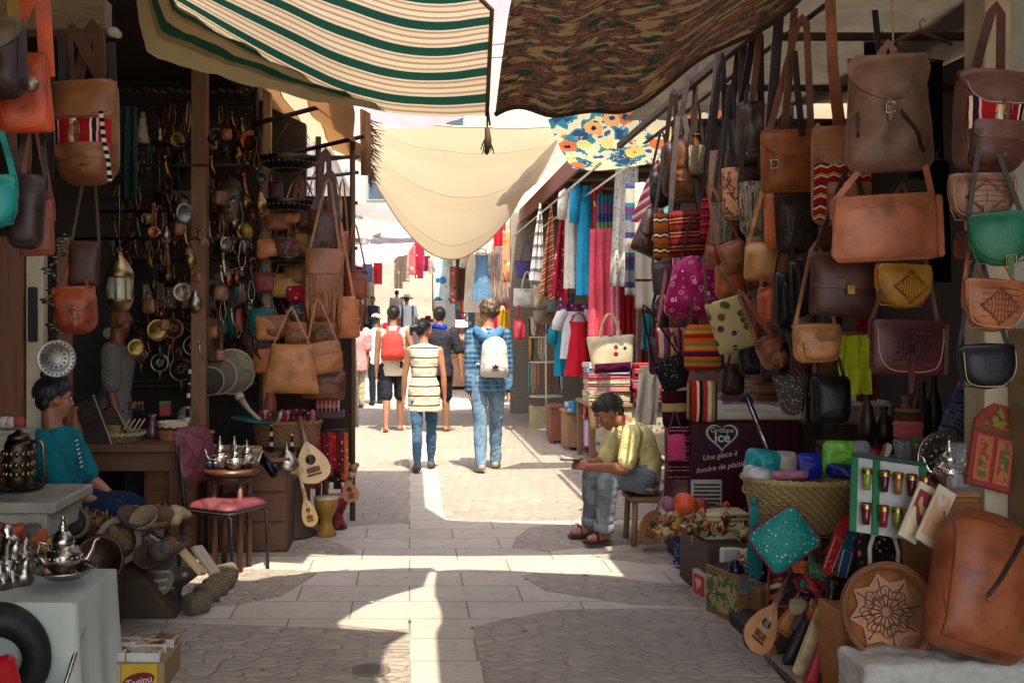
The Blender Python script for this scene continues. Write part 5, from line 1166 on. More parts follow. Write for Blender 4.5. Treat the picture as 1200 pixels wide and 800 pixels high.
for x in(-.34,.34):mb=MB();mb.box(x-.015,x+.015,-.14,.14,0,.858);mb.build('side_board',DARKW,sh)
mb=MB();mb.box(-.35,.35,-.15,.15,.60,.62);mb.build('shelf_board',DARKW,sh)
VP=[(1e-6,0),(.045,0),(.06,.04),(.062,.09),(.04,.15),(.022,.17),(.022,.20),(.03,.215)]
for lb,px,cc,k,h in(('light brown bell shaped wooden vase on the dark shelf',1062,'#83603c',1.0,1.15),('dark turned wooden vase behind the light brown one',1080,'#3a2318',.8,1.5),('tall carved dark wooden figure vase near the painted wall',1094,'#2a1a13',.7,1.7),('short dark wooden vase left on the dark shelf',1036,'#2f1d15',.8,.9),('dark wooden bottle vase behind the black stick',1016,'#3a2418',.7,1.3)):
 lathe_thing('wooden_vase',lb,'vase',W(px,478,5.4)-Vector((0,0,W(px,478,5.4).z-.89)),[(r*k,z*h)for r,z in VP],wood(cc,.4,1,0))
mb=MB();mb.lathe([(1e-6,0),(.06,0),(.06,.075),(.057,.08),(1e-6,.08)],24);one('striped_tin','round tin banded in cream red and green','tin',mb,stripes(((1,'#b0a48c'),(1.2,'#7a2a20'),(1,'#2c3a30'),(.8,'#8a5a2c')),2,.085,0),W(1064,498,5.0))
carton('pink_box','salmon pink small box below the striped tin',W(1064,513,4.98),.11,.08,.068,plain('#c05a58',.5))
carton('printed_box','grey printed box beneath the salmon pink box',W(1058,552,4.85),.07,.06,.15,patches(('#9a988c','#5a6a62','#b0ac9c'),8),lid=False)
carton('printed_box','purple and grey printed box beside the grey printed one',W(1050,556,4.75),.05,.05,.09,patches(('#7a5a9a','#9a8aa8','#5a3a7a'),8),lid=False)
carton('printed_box','green and magenta patterned flat box behind the silver plate',W(1084,556,4.8),.11,.05,.17,patches(('#8a8a80','#a03a68','#2c7a3c','#9a948a'),12),lid=False)
mb=MB();mb.box(-.32,.32,-.2,.2,.0,.86,0,None,.008);one('display_table','dark wooden table beneath the tins and printed boxes','table',mb,wood('#36241a',.6,1,0),(2.5,4.88,-.15))
bag('denim_roll','rolled blue tie dyed cloth with pale edges leaning under the navy saddle bag',(1098,442,1138,512),4.7,'#33456c','cloth roll',None,mat=patches(('#1c2a52','#3a4a74','#6a6a78','#22305a','#8a7f80'),3,(2,2,9),.9,rot=(0,.2,0)),d=.1,rt=.01,rb=.01,roll=22,wr=.2)
for lb,px,py,cc,rl,Y in(('red tooled leather bookmark strip with pointed ends',968,672,'#9c2028',30,4.45),('blue embroidered leather strip beside the red one',982,690,'#1f4a6c',24,4.4)):
 t=thing('leather_strip',lb,'bookmark',W(px,py,Y),(rad(-20),rad(rl),0));h=.29 if 'red' in lb else.24
 mb=MB();mb.prism([(-.027,0),(.027,0),(.03,h*.7),(.018,h*.8),(.028,h*.9),(0,h),(-.028,h*.9),(-.018,h*.8),(-.03,h*.7)],.006,0,None,.001);mb.build('strip',dots(cc,(mul(cc,.5),'#b59a6a',mul(cc,1.6)),75,.25),t)
 mb=MB();mb.tube([(-.018,-.005,.02),(-.02,-.005,h*.6),(.02,-.005,h*.6),(.018,-.005,.02)],.002,5);mb.build('stitching',STITCH,t)
t=thing('arch_panel','black painted panel with orange flowers and a white arch','panel',W(1034,676,4.25),(rad(-14),rad(7),0))
mb=MB();mb.box(-.10,.10,0,.02,0,.22,0,None,.004);mb.build('board',dots('#17110f',('#a8501c','#4a5a24','#8a2a1c','#2a1c14'),34,.3,r2=.12),t)
mb=MB();mb.tube([(-.055,-.012,.02),(-.06,-.012,.11),(-.045,-.012,.165),(0,-.012,.19),(.045,-.012,.165),(.06,-.012,.11),(.055,-.012,.02)],.009,8);mb.build('arch',plain('#c9c2b4',.5),t)
mb=MB();mb.prism([(-.045,.02),(.045,.02),(.05,.11),(.03,.16),(0,.175),(-.03,.16),(-.05,.11)],.004,0,T_(0,-.004,0));mb.build('painted_field',dots('#14100f',('#b5702c','#7a4a1c'),40,.25),t)
bag('bead_bag','dark brown wooden bead bag beside the tooled leather tray',(964,676,992,742),4.3,'#3a1c14','bag',None,mat=dots('#1d0f0b',('#4a241a','#5a3024','#3a1a12'),45,.38,rough=.3),d=.05,roll=10,tilt=-10)
t=thing('leather_tray','round tan leather tray with tooled eight pointed star leaning at the lower right','tray',W(1037,716,4.0),(rad(80),rad(0),rad(-6)))
r=.178
mb=MB();mb.lathe([(1e-6,-.01),(r*.86,-.01),(r*.98,.0),(r*1.02,.045),(r*.99,.06),(r*.93,.06),(r*.86,.02),(r*.8,.006),(1e-6,.004)],44,0,Matrix.Diagonal((.98,1.06,1,1)));mb.build('bowl',leather('#8a5630'),t)
mb=MB();st=[]
for k in range(16):
 a=2*PI*k/16+.2;q=r*(.80 if k%2==0 else.60);st.append((q*math.cos(a),q*math.sin(a)*1.06))
mb.prism(st,.006,0,Matrix.Translation((0,0,.012))@Rx(-PI/2),.0015);mb.build('star_panel',leather('#a06a40'),t)
mb=MB()
for k in range(16):
 a=2*PI*k/16+.2;q0,q1=(.1,.72)if k%2==0 else(.12,.5);mb.tube([(r*q0*math.cos(a),r*q0*math.sin(a),.016),(r*q1*math.cos(a),r*q1*math.sin(a),.016)],.0022,5)
for q in(.12,.3,.34,.5):mb.tube([(r*q*(1+.12*math.cos(8*a*PI/24))*math.cos(a*PI/24),r*q*(1+.12*math.cos(8*a*PI/24))*math.sin(a*PI/24),.016)for a in range(48)],.002,5,closed=True)
for k in range(8):
 a=2*PI*k/8+.2;c2=Vector((r*.42*math.cos(a),r*.42*math.sin(a),.016));mb.tube([c2+Vector((.018*math.cos(b*PI/5),.018*math.sin(b*PI/5),0))for b in range(10)],.0018,5,closed=True)
mb.build('tooled_pattern',leather('#4a2816'),t)
mb=MB();N=60
mb.tube([(r*1.0*.98*math.cos(2*PI*a/N),r*1.06*math.sin(2*PI*a/N),.06)for a in range(N)],.007,6,closed=True);mb.build('bound_rim',leather('#70411f'),t)
bag('backpack','very large reddish tan leather backpack with dark zip lying slanted at the lower right',(1078,596,1194,768),3.75,'#8a4a28','backpack',None,d=.24,rt=.13,rb=.06,tap=.05,wr=.12,roll=16,tilt=-14,patch=(-.43,.07,.43,.90),patchm=leather('#92502c'),zips=[(-.12,.40,.22,.86)],buck=[(.38,.36)],stitch=False)
t=thing('foam_block','grey white moulded foam block under the leather tray and big backpack','foam block',(2.02,3.95,0));FOAM=plain('#b5b0a4',.8,.2,30,.6)
mb=MB();mb.box(-.35,.5,-.2,.06,.06,.27,0,None,.02);remesh(mb,'block_body',.012,2,FOAM,t,.010,11)
for x0,x1 in((-.34,-.2),(-.1,.05),(.2,.5)):mb=MB();mb.box(x0,x1,-.19,.05,0,.0585,0,None,.01);mb.build('foot',FOAM,t)
for x in(-.28,-.02,.25):mb=MB();mb.box(x,x+.07,-.21,-.19,.12,.2,0);mb.build('recess_shade',plain('#6a665e',.9),t)  # grey slabs on the front paint the shade of moulded hollows
for k in range(2):
 mb=MB();mb.box(-.09,.09,-.12,.12,0,.36,0,None,.006);t=one('pine_box',('orange pine box standing behind the red leather pouch','second pine box hidden under the painted panel')[k],'box',mb,wood('#a06a34',.5,1,0,.3),(1.82+.15*k,4.22+.14*k,0))
# right side further off: textile stall, Y 9 to 17
G2='shawls and cloths hanging in the textile stall'
scarf_cone('shawl','grey and white striped shawl pinned up leftmost of the peaked shawls',(624,238,642,334),13.6,stripes(((1,'#c8c4bc'),(1,'#77767a'),(1.4,'#d8d4cc')),2,.16,.01),G2,skew=-4)
scarf_cone('shawl','terracotta shawl with yellow slanting stripes among the peaked shawls',(636,240,656,348),13.2,stripes(((1.6,'#9a4a3a'),(.5,'#d8b070'),(1,'#7a3a34'),(.4,'#d8c8a8'),(1.2,'#a8583c')),2,.11,.01,rot=.5),G2,skew=-4)
scarf_cone('shawl','crimson and white patterned shawl beside the white shirt',(650,230,672,350),12.8,dots('#9c1c30',('#e0c8c0','#4a0e1c','#c8788a'),15,.28),G2,skew=-5)
dress('long_shirt','long white cotton shirt hanging beside the turquoise kaftan',(658,222,682,338),12.3,cloth('#d4ccbc'),False,.25,G2,1.1)
dress('kaftan','turquoise blue long kaftan on a hanger',(672,216,700,346),12.0,cloth('#2f9fc8'),False,.3,G2,1.1)
dress('kaftan','slate blue long kaftan right behind the turquoise one',(684,220,706,340),12.3,cloth('#5a6f80'),False,.25,G2,1.1)
hanging('hanging_cloth','small red and yellow floral cloth under the stall rail',(693,216,706,272),11.7,dots('#a8323a',('#e0b050','#2f3a7a','#d86a3a'),18,.3),folds=2,group=G2)
hanging('striped_shawl','fringed shawl banded in violet green and blue',(700,228,726,302),11.3,stripes(((2,'#5a4a78'),(1.6,'#6a9a5a'),(1,'#3a4a7a'),(1.4,'#7a5a8a'),(1,'#2a7a8a')),2,.62,.008),folds=6,amp=.03,group=G2)
hanging('hanging_cloth','coral pink long plain cloth falling almost to the dotted tote',(690,268,723,398),11.0,cloth('#e0596a'),folds=3,amp=.035,flare=1.12,group=G2)
hanging('hanging_cloth','pink slim cloth beside the coral pink one',(716,300,727,395),10.9,cloth('#d8788a'),folds=2,amp=.02,group=G2)
hanging('hanging_cloth','crimson cloth behind the white patterned scarf',(718,235,745,392),11.4,cloth('#8a1420'),folds=4,amp=.03,group=G2)
hanging('long_scarf','long white scarf with fine grey pattern draped from the rail',(721,194,748,336),10.7,dots('#cfc8ba',('#8a8a90','#6a6a74','#a8a098'),28,.3),folds=3,amp=.04,group=G2,skew=-8)
hanging('hanging_blanket','blanket banded in blue purple and grey beside the white scarf',(733,214,750,346),10.3,stripes(((2,'#77787a'),(1,'#2f4a6a'),(1.2,'#5a2a5a'),(.7,'#2a6a7a'),(2.4,'#a8a494'),(1,'#3a3a6a')),2,.5,.004),folds=2,amp=.02,group=G2)
hanging('hanging_blanket','cream blanket with two maroon bands',(744,214,770,362),10.0,stripes(((6,'#bdb5a4'),(.5,'#54222a'),(7,'#c4bcaa')),2,.62,.002),folds=2,amp=.015,group=G2)
scarf_cone('shawl','pink and white zigzag shawl under the floral awning',(752,188,790,262),9.6,stripes(((1,'#b84a68'),(1,'#d8c4c0'),(.6,'#8c3050')),2,.07,.004,rot=.6),G2,skew=-12)
hanging('hanging_cloth','white cloth corner hanging beside the black evening bag',(750,428,776,498),8.2,cloth('#d8d0c0',.9,.1,.2),folds=2,amp=.03,group=G2,skew=-6)
hanging('hanging_cloth','aqua cloth showing beneath the zigzag shawl',(764,232,784,262),10.4,cloth('#5ab0b0'),folds=2,amp=.015,group=G2)
hanging('hanging_cloth','pale cloth strip hanging left of the magenta pouch',(762,330,778,378),9.4,cloth('#c8c0b4'),folds=2,amp=.02,skew=6,group=G2)
hanging('hanging_cloth','teal cloth hanging low behind the pink striped bag',(752,368,764,410),9.5,cloth('#1f6a72'),folds=2,amp=.02,group=G2)
for k in range(5):
 hanging('hanging_cloth',f'narrow {("brown", "violet", "grey white", "rust", "navy")[k]} cloth low at the back of the textile stall',(722+k*9,360+k%3*6,733+k*9,440),12.4-.2*k,cloth(('#5a3a2c','#4a3a6a','#a8a098','#8a3a24','#22284a')[k]),folds=2,amp=.02,group=G2)
dress('camisole_dress','bright red strappy dress hanging before the folded cloths',(662,368,694,440),12.2,cloth('#b81c2c'),True,0,None,1.15)
dress('blouse','white embroidered blouse behind the bright red dress',(650,364,698,420),12.6,cloth('#c9c8c8'),False,.3)
dress('tunic','teal blue tunic left of the bright red dress',(646,380,670,440),12.9,cloth('#1c7a94'),False,.3)
hanging('hanging_cloth','purple red patterned cloth above the white blouse',(655,356,694,376),12.8,dots('#7a2a5a',('#b87aa0','#3a1a4a','#c8a0b8'),22,.3),folds=3,amp=.02,group=G2)
bag('tote_bag','cream straw tote with coloured felt dots and purple base',(692,393,743,437),10.2,'#bdae90','tote bag',None,mat=dots('#bfb192',('#b8203c','#d8902c','#1f2f5a','#8c1440','#c87a20'),9,.22),d=.16,tap=-.12,rb=.03,handles=(30,.25),patch=(-.42,.02,.42,.28),patchm=cloth('#5a1440'))
for lb,box,Y,cc,kw in(('wide white handbag under the violet one',(601,338,632,360),14.6,'#c9c6be',dict(handles=(22,.2))),('cream handbag with straw handles beside the wide white one',(626,332,646,360),14.4,'#bfae8c',dict(handles=(18,.2))),('slate grey wide handbag right of the cream one',(641,342,672,367),14.2,'#56666a',dict(handles=(16,.2))),('violet cloth handbag with looped handle',(604,306,627,326),14.8,'#4f3f86',dict(handles=(26,.3),tap=-.15)),('coral small handbag near the jewellery stand',(602,374,616,398),14.5,'#b03a4a',dict(handles=(18,.3))),('rose red handbag right of the jewellery stand',(645,376,662,396),14.0,'#b03a44',dict(handles=(18,.3))),('taupe handbag with dark handles under the cream one',(624,364,650,380),14.3,'#8a7460',dict(handles=(20,.3)))):
 bag('handbag',lb,box,Y,cc,'handbag','handbags in the textile stall',d=.12,rb=.04,**kw)
t=thing('jewellery_stand','white revolving jewellery stand with three tiers of necklaces','jewellery stand',G(640,503));b0=t.location.copy();s=b0.y/F;WPAINT=plain('#d8d2c8',.4)
H=(503-364)*s
mb=MB();mb.tube([(0,0,.0),(0,0,H)],.014,8);mb.build('pole',WPAINT,t)
mb=MB();mb.lathe([(1e-6,0),(.16,0),(.16,.015),(.03,.03)],20);mb.build('base',WPAINT,t)
for z in((503-372)*s,(503-395)*s,(503-424)*s,(503-464)*s):
 mb=MB();mb.tube([(.24*math.cos(a*PI/12),.24*math.sin(a*PI/12),z)for a in range(24)],.006,6,closed=True)
 for k in range(4):mb.tube([(0,0,z),(.24*math.cos(k*PI/2),.24*math.sin(k*PI/2),z)],.005,6)
 mb.build('tier_ring',WPAINT,t)
ncol=(('cream','#b8a888'),('turquoise','#1f8a8c'),('coral','#b85a4a'),('brown','#6a4a34'),('white','#c8c4bc'),('black','#26242a'),('amber','#a8782c'))
for k in range(36):
 z=((503-373)*s,(503-396)*s,(503-425)*s)[k%3];a=k*2.4;L=(22,27,38)[k%3]*s*RND.uniform(.8,1);nm,cc=ncol[(k*5)%7];x,y=.245*math.cos(a),.245*math.sin(a);tx,ty=-math.sin(a)*.022,math.cos(a)*.022
 mb=MB();mb.tube([(x-tx,y-ty,z),(x-tx*1.3,y-ty*1.3,z-L*.6),(x,y,z-L),(x+tx*1.3,y+ty*1.3,z-L*.6),(x+tx,y+ty,z)],.009,5)
 one('necklace',f'{nm} bead necklace hanging on the white revolving stand','necklace',mb,dots(cc,(mul(cc,.6),cc,mul(cc,1.4)),60,.35,rough=.4),b0,None,'necklaces on the revolving stand')
t=carton('cream_bin','square cream bin at the foot of the jewellery stand',G(634,503)+Vector((0,.05,0)),.28,.28,.34,cloth('#b0a27c'),(0,0,.1),'bin',lid=False)
mb=MB();mb.box(-.13,.13,-.13,.13,.335,.343);mb.build('inside_shade',plain('#5a4a34'),t)  # dark panel on the closed top, painted as shade within the bin
for lb,px0,px1,yb,yt,cc in(('reddish brown wooden block stand beside the cream bin',645,662,520,478,'#7a4630'),('pale slatted wooden stand under the blue packets',663,680,528,484,'#8f6a48'),('pale wooden stand right behind the seated man',684,700,530,492,'#9a7450')):
 c=G((px0+px1)/2,yb);k=c.y/F;t=thing('wooden_stand',lb,'stand',c);w_=(px1-px0)*k;h=(yb-yt)*k
 mb=MB();mb.box(-w_/2,w_/2,-.02,.4,.04,h,0,None,.008);mb.build('carcase',wood(cc,.7,1,2),t)
 mb=MB();mb.box(-w_/2-.02,w_/2+.02,-.04,.42,h,h+.03,0,None,.006);mb.build('top_board',wood(mul(cc,1.2),.7,1,0),t)
 for x in(-w_/2+.02,w_/2-.02):mb=MB();mb.box(x-.02,x+.02,-.015,.03,0,.04);mb.build('foot',wood(cc),t)
t=thing('cloth_table','low wooden table stacked with folded pink and cream cloths','table',(2.35,11.4,0))
mb=MB();mb.box(-.42,.55,-.4,.5,.62,.66,0,None,.006);mb.build('table_top',wood('#8a6848',.7,1,0),t)
for x in(-.38,.5):
 for y in(-.36,.45):mb=MB();mb.box(x-.03,x+.03,y-.03,y+.03,0,.618,0,None,.004);mb.build('leg',wood('#7a5a3c',.7,1,2),t)
mb=MB();mb.box(-.4,.53,-.37,-.35,.1,.615,0,None,.004);mb.build('front_panel',dots('#b0a890',('#8a4a3c','#5a6a7a','#c8b88a'),14,.3),t)
G3='folded cloths stacked on the low wooden table'
st=[('cream','#b8ac8c'),('pale yellow','#c4b88c'),('dusty pink','#c08a88'),('cream','#c0b496'),('rose','#b8606a'),('pale blue','#8aa4b8'),('white','#cfc8bc')]
for k,(nm,cc)in enumerate(st):folded('folded_cloth',f'{nm} folded cloth, {("lowest", "second up", "third up", "fourth up", "fifth up", "sixth up", "topmost")[k]} in the left stack on the low table',(2.16,11.25,.662+k*.062),.46,.4,.058,cloth(cc),G3,RND.uniform(-4,4))
st=[('patterned brown','#6a4a48'),('dark rose','#7a3040'),('wine red','#7a1c30'),('coral','#b8505a'),('pink','#c07a88'),('wine red','#8c2a3c'),('coral pink','#c45a64'),('red','#a83038')]
for k,(nm,cc)in enumerate(st):folded('folded_cloth',f'{nm} folded cloth, number {("one from the table", "two from the table", "three from the table", "four from the table", "four from the top", "three from the top", "two from the top", "one from the top")[k]} in the right stack',(2.62,11.15,.662+k*.054),.44,.4,.05,dots(cc,('#b8a8a0',mul(cc,.4)),40,.28)if k==0 else cloth(cc),G3,RND.uniform(-5,5))
for k,(lb,px,py,cc)in enumerate((('blue and white packet on the pale slatted stand',668,484,'#3a6a9a'),('teal packet on the pale slatted stand',676,483,'#1c6a80'),('red ribbon packet behind the seated man',688,490,'#a8303a'),('pink packet standing on the ground behind the seated man',690,522,'#b88aa8'),('white box of orange goods behind the seated man',707,526,'#b87a5a'),('white packet beneath the seated mans head',697,488,'#c8c4c0'))):
 c=W(px,py,12.3-.15*k);carton('goods_packet',lb,c,.12,.1,.14 if py<500 else.3,patches((cc,mul(cc,1.5),'#c8c4bc'),7),(0,0,.2*k),'packet',lid=False)
mb=MB();mb.tube([(.17*math.cos(a*PI/12),0,.17*math.sin(a*PI/12))for a in range(24)],.02,7,closed=True);one('round_mirror','dark round hoop leaning between the wooden stands','hoop',mb,wood('#2c2a1c'),W(686,508,12.6))
# still further: Y 17 to 30
G4='garments hanging far down the lane'
dress('dress','denim blue strappy dress hanging beyond the cream sheet',(553,292,576,352),19.5,cloth('#5a7d98'),True,0,G4,1.0)
dress('robe','white wide robe behind the denim blue dress',(540,296,572,366),20.2,cloth('#d8d2c4'),False,.2,G4)
dress('robe','white robe right of the denim blue dress',(570,296,600,368),20.0,cloth('#d0cabc'),False,.2,G4)
hanging('long_scarf','brown and grey crinkled scarf hanging beside the blue dress',(576,286,596,358),18.5,patches(('#6a5448','#8a7468','#a08c80','#5a463c'),5,(6,6,.8)),folds=4,amp=.03,group=G4)
hanging('hanging_cloth','orange and cream patterned cloth beside the black trousers',(589,270,608,330),17.9,dots('#c88a5a',('#d8602c','#e0d0b0','#a8788a'),9,.33),folds=2,amp=.02,group=G4)
hanging('hanging_cloth','red cloth hanging highest near the cream sheet',(578,256,592,288),18.2,cloth('#b01c30'),folds=2,amp=.03,group=G4)
hanging('trousers','black trousers hanging in front of the yellow cloth',(598,322,612,364),17.8,cloth('#161620'),folds=2,amp=.02,group=G4)
hanging('black_garment','black garment with grey band above the violet handbag',(603,277,617,306),17.7,stripes(((5,'#15151c'),(.7,'#8a8c8c'),(5,'#15151c')),2,.4,0),'garment',folds=2,group=G4)
hanging('yellow_cloth','mustard yellow cloth hanging low behind the denim jacketed man',(583,362,600,442),17.6,cloth('#b88a1e'),folds=2,amp=.02,group=G4)
hanging('yellow_cloth','second mustard yellow cloth nearer the coral handbag',(598,360,612,440),17.5,cloth('#b48c2c'),folds=2,amp=.02,group=G4)
hanging('hanging_cloth','magenta cloth just right of the denim jacketed mans head',(573,362,585,392),18.0,cloth('#b80e5a'),folds=2,amp=.02,group=G4)
hanging('beach_towel','teal and white flowery towel hanging beyond the grey cabinet',(508,298,531,352),21.5,dots('#a8bfc0',('#1f7a84','#3a6aa8','#c89a88','#8aa888','#1c5a6a'),5,.4),'towel',folds=1,amp=.02,bar=True,group=G4)
hanging('hanging_cloth','brown dark cloth right of the flowery towel',(535,298,548,352),20.8,cloth('#4a3a30'),folds=2,amp=.02,group=G4)
hanging('hanging_cloth','pink and brown woven cloth beneath the flowery towels edge',(527,312,540,356),21.0,dots('#9a5a50',('#c89a88','#5a2a2c'),10,.3),folds=1,group=G4)
for k,(x0,y0,x1,y1,cc,nm)in enumerate(((472,296,480,330,'#a08a78','brown'),(486,284,496,326,'#8c1c34','wine red'),(479,288,487,322,'#b05a60','rose'),(494,300,504,318,'#8a2a44','plum'),(462,300,472,338,'#9a8c74','sand'),(425,308,436,330,'#5a6a8a','blue grey'),(438,308,448,333,'#b0242c','red'),(502,303,509,320,'#b09a8a','beige'))):
 hanging('far_cloth',f'{nm} patterned cloth hanging in the bright distance of the lane',(x0,y0,x1,y1),26-.4*k,dots(cc,(mul(cc,.6),'#c8bcac',mul(cc,1.2)),7,.35),folds=2,amp=.02,group='cloths in the bright distance')
t=thing('grey_cabinet','tall grey steel cabinet standing in the sunlit lane beyond the walkers','cabinet',(.86,25.5,gz(25.5)));zt=1.52+48*25.5/F-gz(25.5)
mb=MB();mb.box(-.27,.27,-.2,.25,.05,zt,0,None,.02);mb.build('cabinet_body',plain('#8f918c',.5),t)
mb=MB();mb.box(-.25,.02,-.215,-.202,.1,zt-.05,0,None,.005);d2=mb.build('door',plain('#a0a29c',.5),t);mb=MB();mb.box(-.03,0,-.235,-.216,.8,.95);mb.build('handle',BLACKM,d2)
mb=MB();mb.box(-.25,.25,-.18,.23,0,.05);mb.build('plinth',BLACKM,t)
t=thing('produce_stall','far stall heaped with small colourful goods in low boxes','stall',(1.05,22,gz(22)))
mb=MB();mb.box(-.55,.75,-.4,.6,.62,.68,0,None,.01);mb.build('table_top',wood('#a07a58',.7,1,0),t)
mb=MB();mb.box(-.53,.73,-.39,.55,0,.615);mb.build('skirt',cloth('#b08a72'),t)
for k in range(40):
 nm,cc=(('red','#a83030'),('green','#5a7a4a'),('orange','#b86a3a'),('white','#c8c0b4'),('blue','#5a7aa0'))[k%5]
 mb=MB();mb.ball((0,0,.05),(.07,.06,.05),8,6);one('heaped_goods',f'small {nm} bundle heaped on the far stall','bundle',mb,cloth(cc),(1.05-.5+1.2*((k*7)%40)/40,21.7+.1*(k%6),gz(22)+.68+.07*((k*3)%4)),(0,0,k),'bundles heaped on the far stall')
# left side: hanging goods
G5='leather bags hanging at the left hand shop'
bag('tote_bag','bright orange leather tote with a silver disc hanging nearest on the left',(3,62,62,156),3.4,'#b5471c','tote bag',G5,d=.07,rt=.01,rb=.02,wr=.1,disc=(.15,.58,.028),strap=(52,-20,3.4,.42),sw=.05,tap=.08,p=4)
bag('shoulder_bag','dark bag with olive flap at the very left edge above the orange tote',(-40,28,36,118),3.25,'#2a1712','shoulder bag',G5,d=.14,flap=.42,fcol='#4a4027',frb=.08,strap=(14,-40,3.25,.3),sw=.04,scol='#7a5a20')
bag('backpack','tan leather backpack with red kilim band hanging by the striped awning',(66,98,142,218),4.0,'#7d4c2c','backpack',G5,d=.18,rt=.03,rb=.09,flap=.36,fcol='#84532f',frb=.03,patch=(-.49,.30,.46,.62),patchm=KILIM,pockets=[(-.36,.03,.44,.36)],buck=[(0,.5),(.1,.22)],strap=[(88,32,4.0,.3),(112,28,4.0,.2)],sw=.045,scol='#4a2a18')
mb=MB();mb.band([W(118,130,3.86),W(122,165,3.87),W(127,190,3.88),W(129,212,3.9)],.016,.004);one('beaded_strap','black and white checked strap lying over the kilim banded backpack','strap',mb,stripes(((1,'#0e0c0c'),(1,'#c9c2b4')),2,.03,0))
bag('saddle_bag','turquoise rounded bag at the left edge under the orange tote',(-30,208,22,268),3.35,'#0f7f78','shoulder bag',G5,rb=.1,rt=.05,d=.1,flap=.95,frb=.1,strap=(-4,110,3.4),sw=.02,wr=.04)
bag('shoulder_bag','dark grey brown bag behind the turquoise one',(8,206,49,292),3.5,'#33241f','shoulder bag',G5,rb=.04,rt=.06,d=.1,flap=.9,wr=.1,roll=4,strap=(30,110,3.55),sw=.02)
bag('shoulder_bag','dusty red brown bag beneath the dark grey brown one',(24,236,65,300),3.7,'#8a4a34','shoulder bag',G5,d=.06,rb=.02,rt=.02,flap=.9,frb=.02,strap=(46,130,3.7),sw=.022,wr=.06)
bag('satchel','plain dark chestnut flat satchel above the shiny red brown backpack',(80,284,115,336),4.7,'#42200f','satchel',G5,d=.05,rb=.015,flap=.95,frb=.01,strap=(100,175,4.7,.46),sw=.014,wr=.05,stitch=False)
bag('backpack','shiny red brown backpack hanging over the boys head',(66,337,115,392),4.65,'#82371a','backpack',G5,d=.2,rt=.06,rb=.07,flap=.5,frb=.08,fcol='#9a4a26',wr=.2,buck=[(.1,.42)],strap=(96,285,4.7,.3),sw=.014)
for k,(px,y0,y1,Y,cc)in enumerate(((14,150,300,3.8,'#5a4028'),(30,150,215,3.9,'#6a5a40'),(58,60,210,4.1,'#241812'),(72,40,130,4.0,'#1e1612'),(130,50,145,4.3,'#3a3430'),(118,40,120,4.3,'#5a3c24'))):
 mb=MB();mb.band([W(px,y0,Y),W(px+2,(y0+y1)/2,Y),W(px-1,y1,Y)],.035,.005);one('hanging_strap','leather strap hanging loose among the left hand bags','strap',mb,leather(cc),group='loose straps among the left hand bags')
mb=MB();mb.ball((0,0,0),(.028,.02,.022),9,7);mb.ball((.02,0,-.01),.018,8,6);one('white_tuft','small white tuft hanging above the kilim banded backpack','tuft',mb,cloth('#b8b0a4'),W(133,38,4.3))
hanging('dark_garment','dark green cloth hanging right of the kilim banded backpack',(140,125,160,235),4.9,cloth('#0f201c'),'cloth',folds=2,amp=.02)
BR2=metal('#8a7650',.35,.5);L0=W(140,365,5.0);t=thing('lantern','pierced brass lantern with glass sides hanging in the dark left shop','lantern',L0);k_=5.0/F
mb=MB();mb.lathe([(.02,0),(.05,.012),(.068,.05),(.07,.06),(.066,.062)],8);mb.build('base',BR2,t)
mb=MB()
for a in range(8):x,y=.064*math.cos(a*PI/4),.064*math.sin(a*PI/4);mb.tube([(x,y,.055),(x,y,.17)],.005,6)
mb.build('corner_post',BR2,t)
mb=MB();mb.lathe([(.058,.062),(.058,.165)],8,cap=False);mb.build('glass',plain('#a8a890',.2,.3,20),t)
mb=MB();mb.lathe([(.07,.165),(.074,.172),(.066,.20),(.045,.235),(.022,.262),(.012,.275),(.016,.282),(1e-6,.29)],8);mb.build('roof',BR2,t)
mb=MB();mb.tube([(0,0,.285),(0,0,.62)],.002,5);mb.tube([(.012*math.cos(a),0,.30+.012*math.sin(a))for a in np.linspace(0,6.28,12)],.003,5);mb.build('chain',BR2,t)
for k in range(16):
 px=141+k*9.8;Y=7.9 if k%2 else 7.95
 mb=MB();mb.tube([(0,0,0),(.012,0,-.03),(.03,0,-.045),(.03,0,-.02)],[.006,.009,.007,.004],7);mb.ball((0,0,-.02),(.012,.008,.02),8,6)
 one('hooked_ornament','curved bronze ornament hooked on the rail under the striped awning','ornament',mb,metal('#8d7c66',.35,.5),W(px,101+(k%3),Y),(0,0,RND.uniform(-.3,.3)),'row of bronze ornaments on the upper rail')
for k in range(14):
 px=150+k*10.6;h=RND.uniform(18,60);s=7.95/F
 mb=MB();mb.tube([(0,0,0),(0,0,-h*s)],.0015,4);mb.ball((0,0,-h*s),(.014,.008,.022),8,6);mb.ball((0,0,-h*s-.035),(.008,.006,.014),7,5)
 one('pendant','thin chain with a small silver drop hanging from the lower rail','pendant',mb,metal('#7d7568',.35,.5),W(px,120,7.98),None,'chains of silver drops on the lower rail')
t=thing('carved_figure','pale carved figure in a long skirt hanging by the rail','figure',W(167,168,7.2))
mb=MB();mb.lathe([(.052,0),(.05,.01),(.03,.10),(.022,.15),(.028,.165),(.018,.185)],12);mb.build('skirt',wood('#9a8c74',.6,1,2),t);mb=MB();mb.ball((0,0,.20),(.02,.02,.026));mb.build('head',wood('#7a6a54',.6),t);mb=MB();mb.tube([(-.03,0,.12),(0,-.035,.1),(.03,0,.12)],.007,6);mb.build('arms',wood('#8a7a60',.6),t)
mb=MB();mb.lathe([(.02,0),(.022,.03),(.012,.06),(.016,.08),(.01,.1),(1e-6,.12)],12);mb.tube([(0,0,.11),(0,0,.2)],.002,5);mb.tube([(0,0,0),(0,0,-.36)],.003,5)
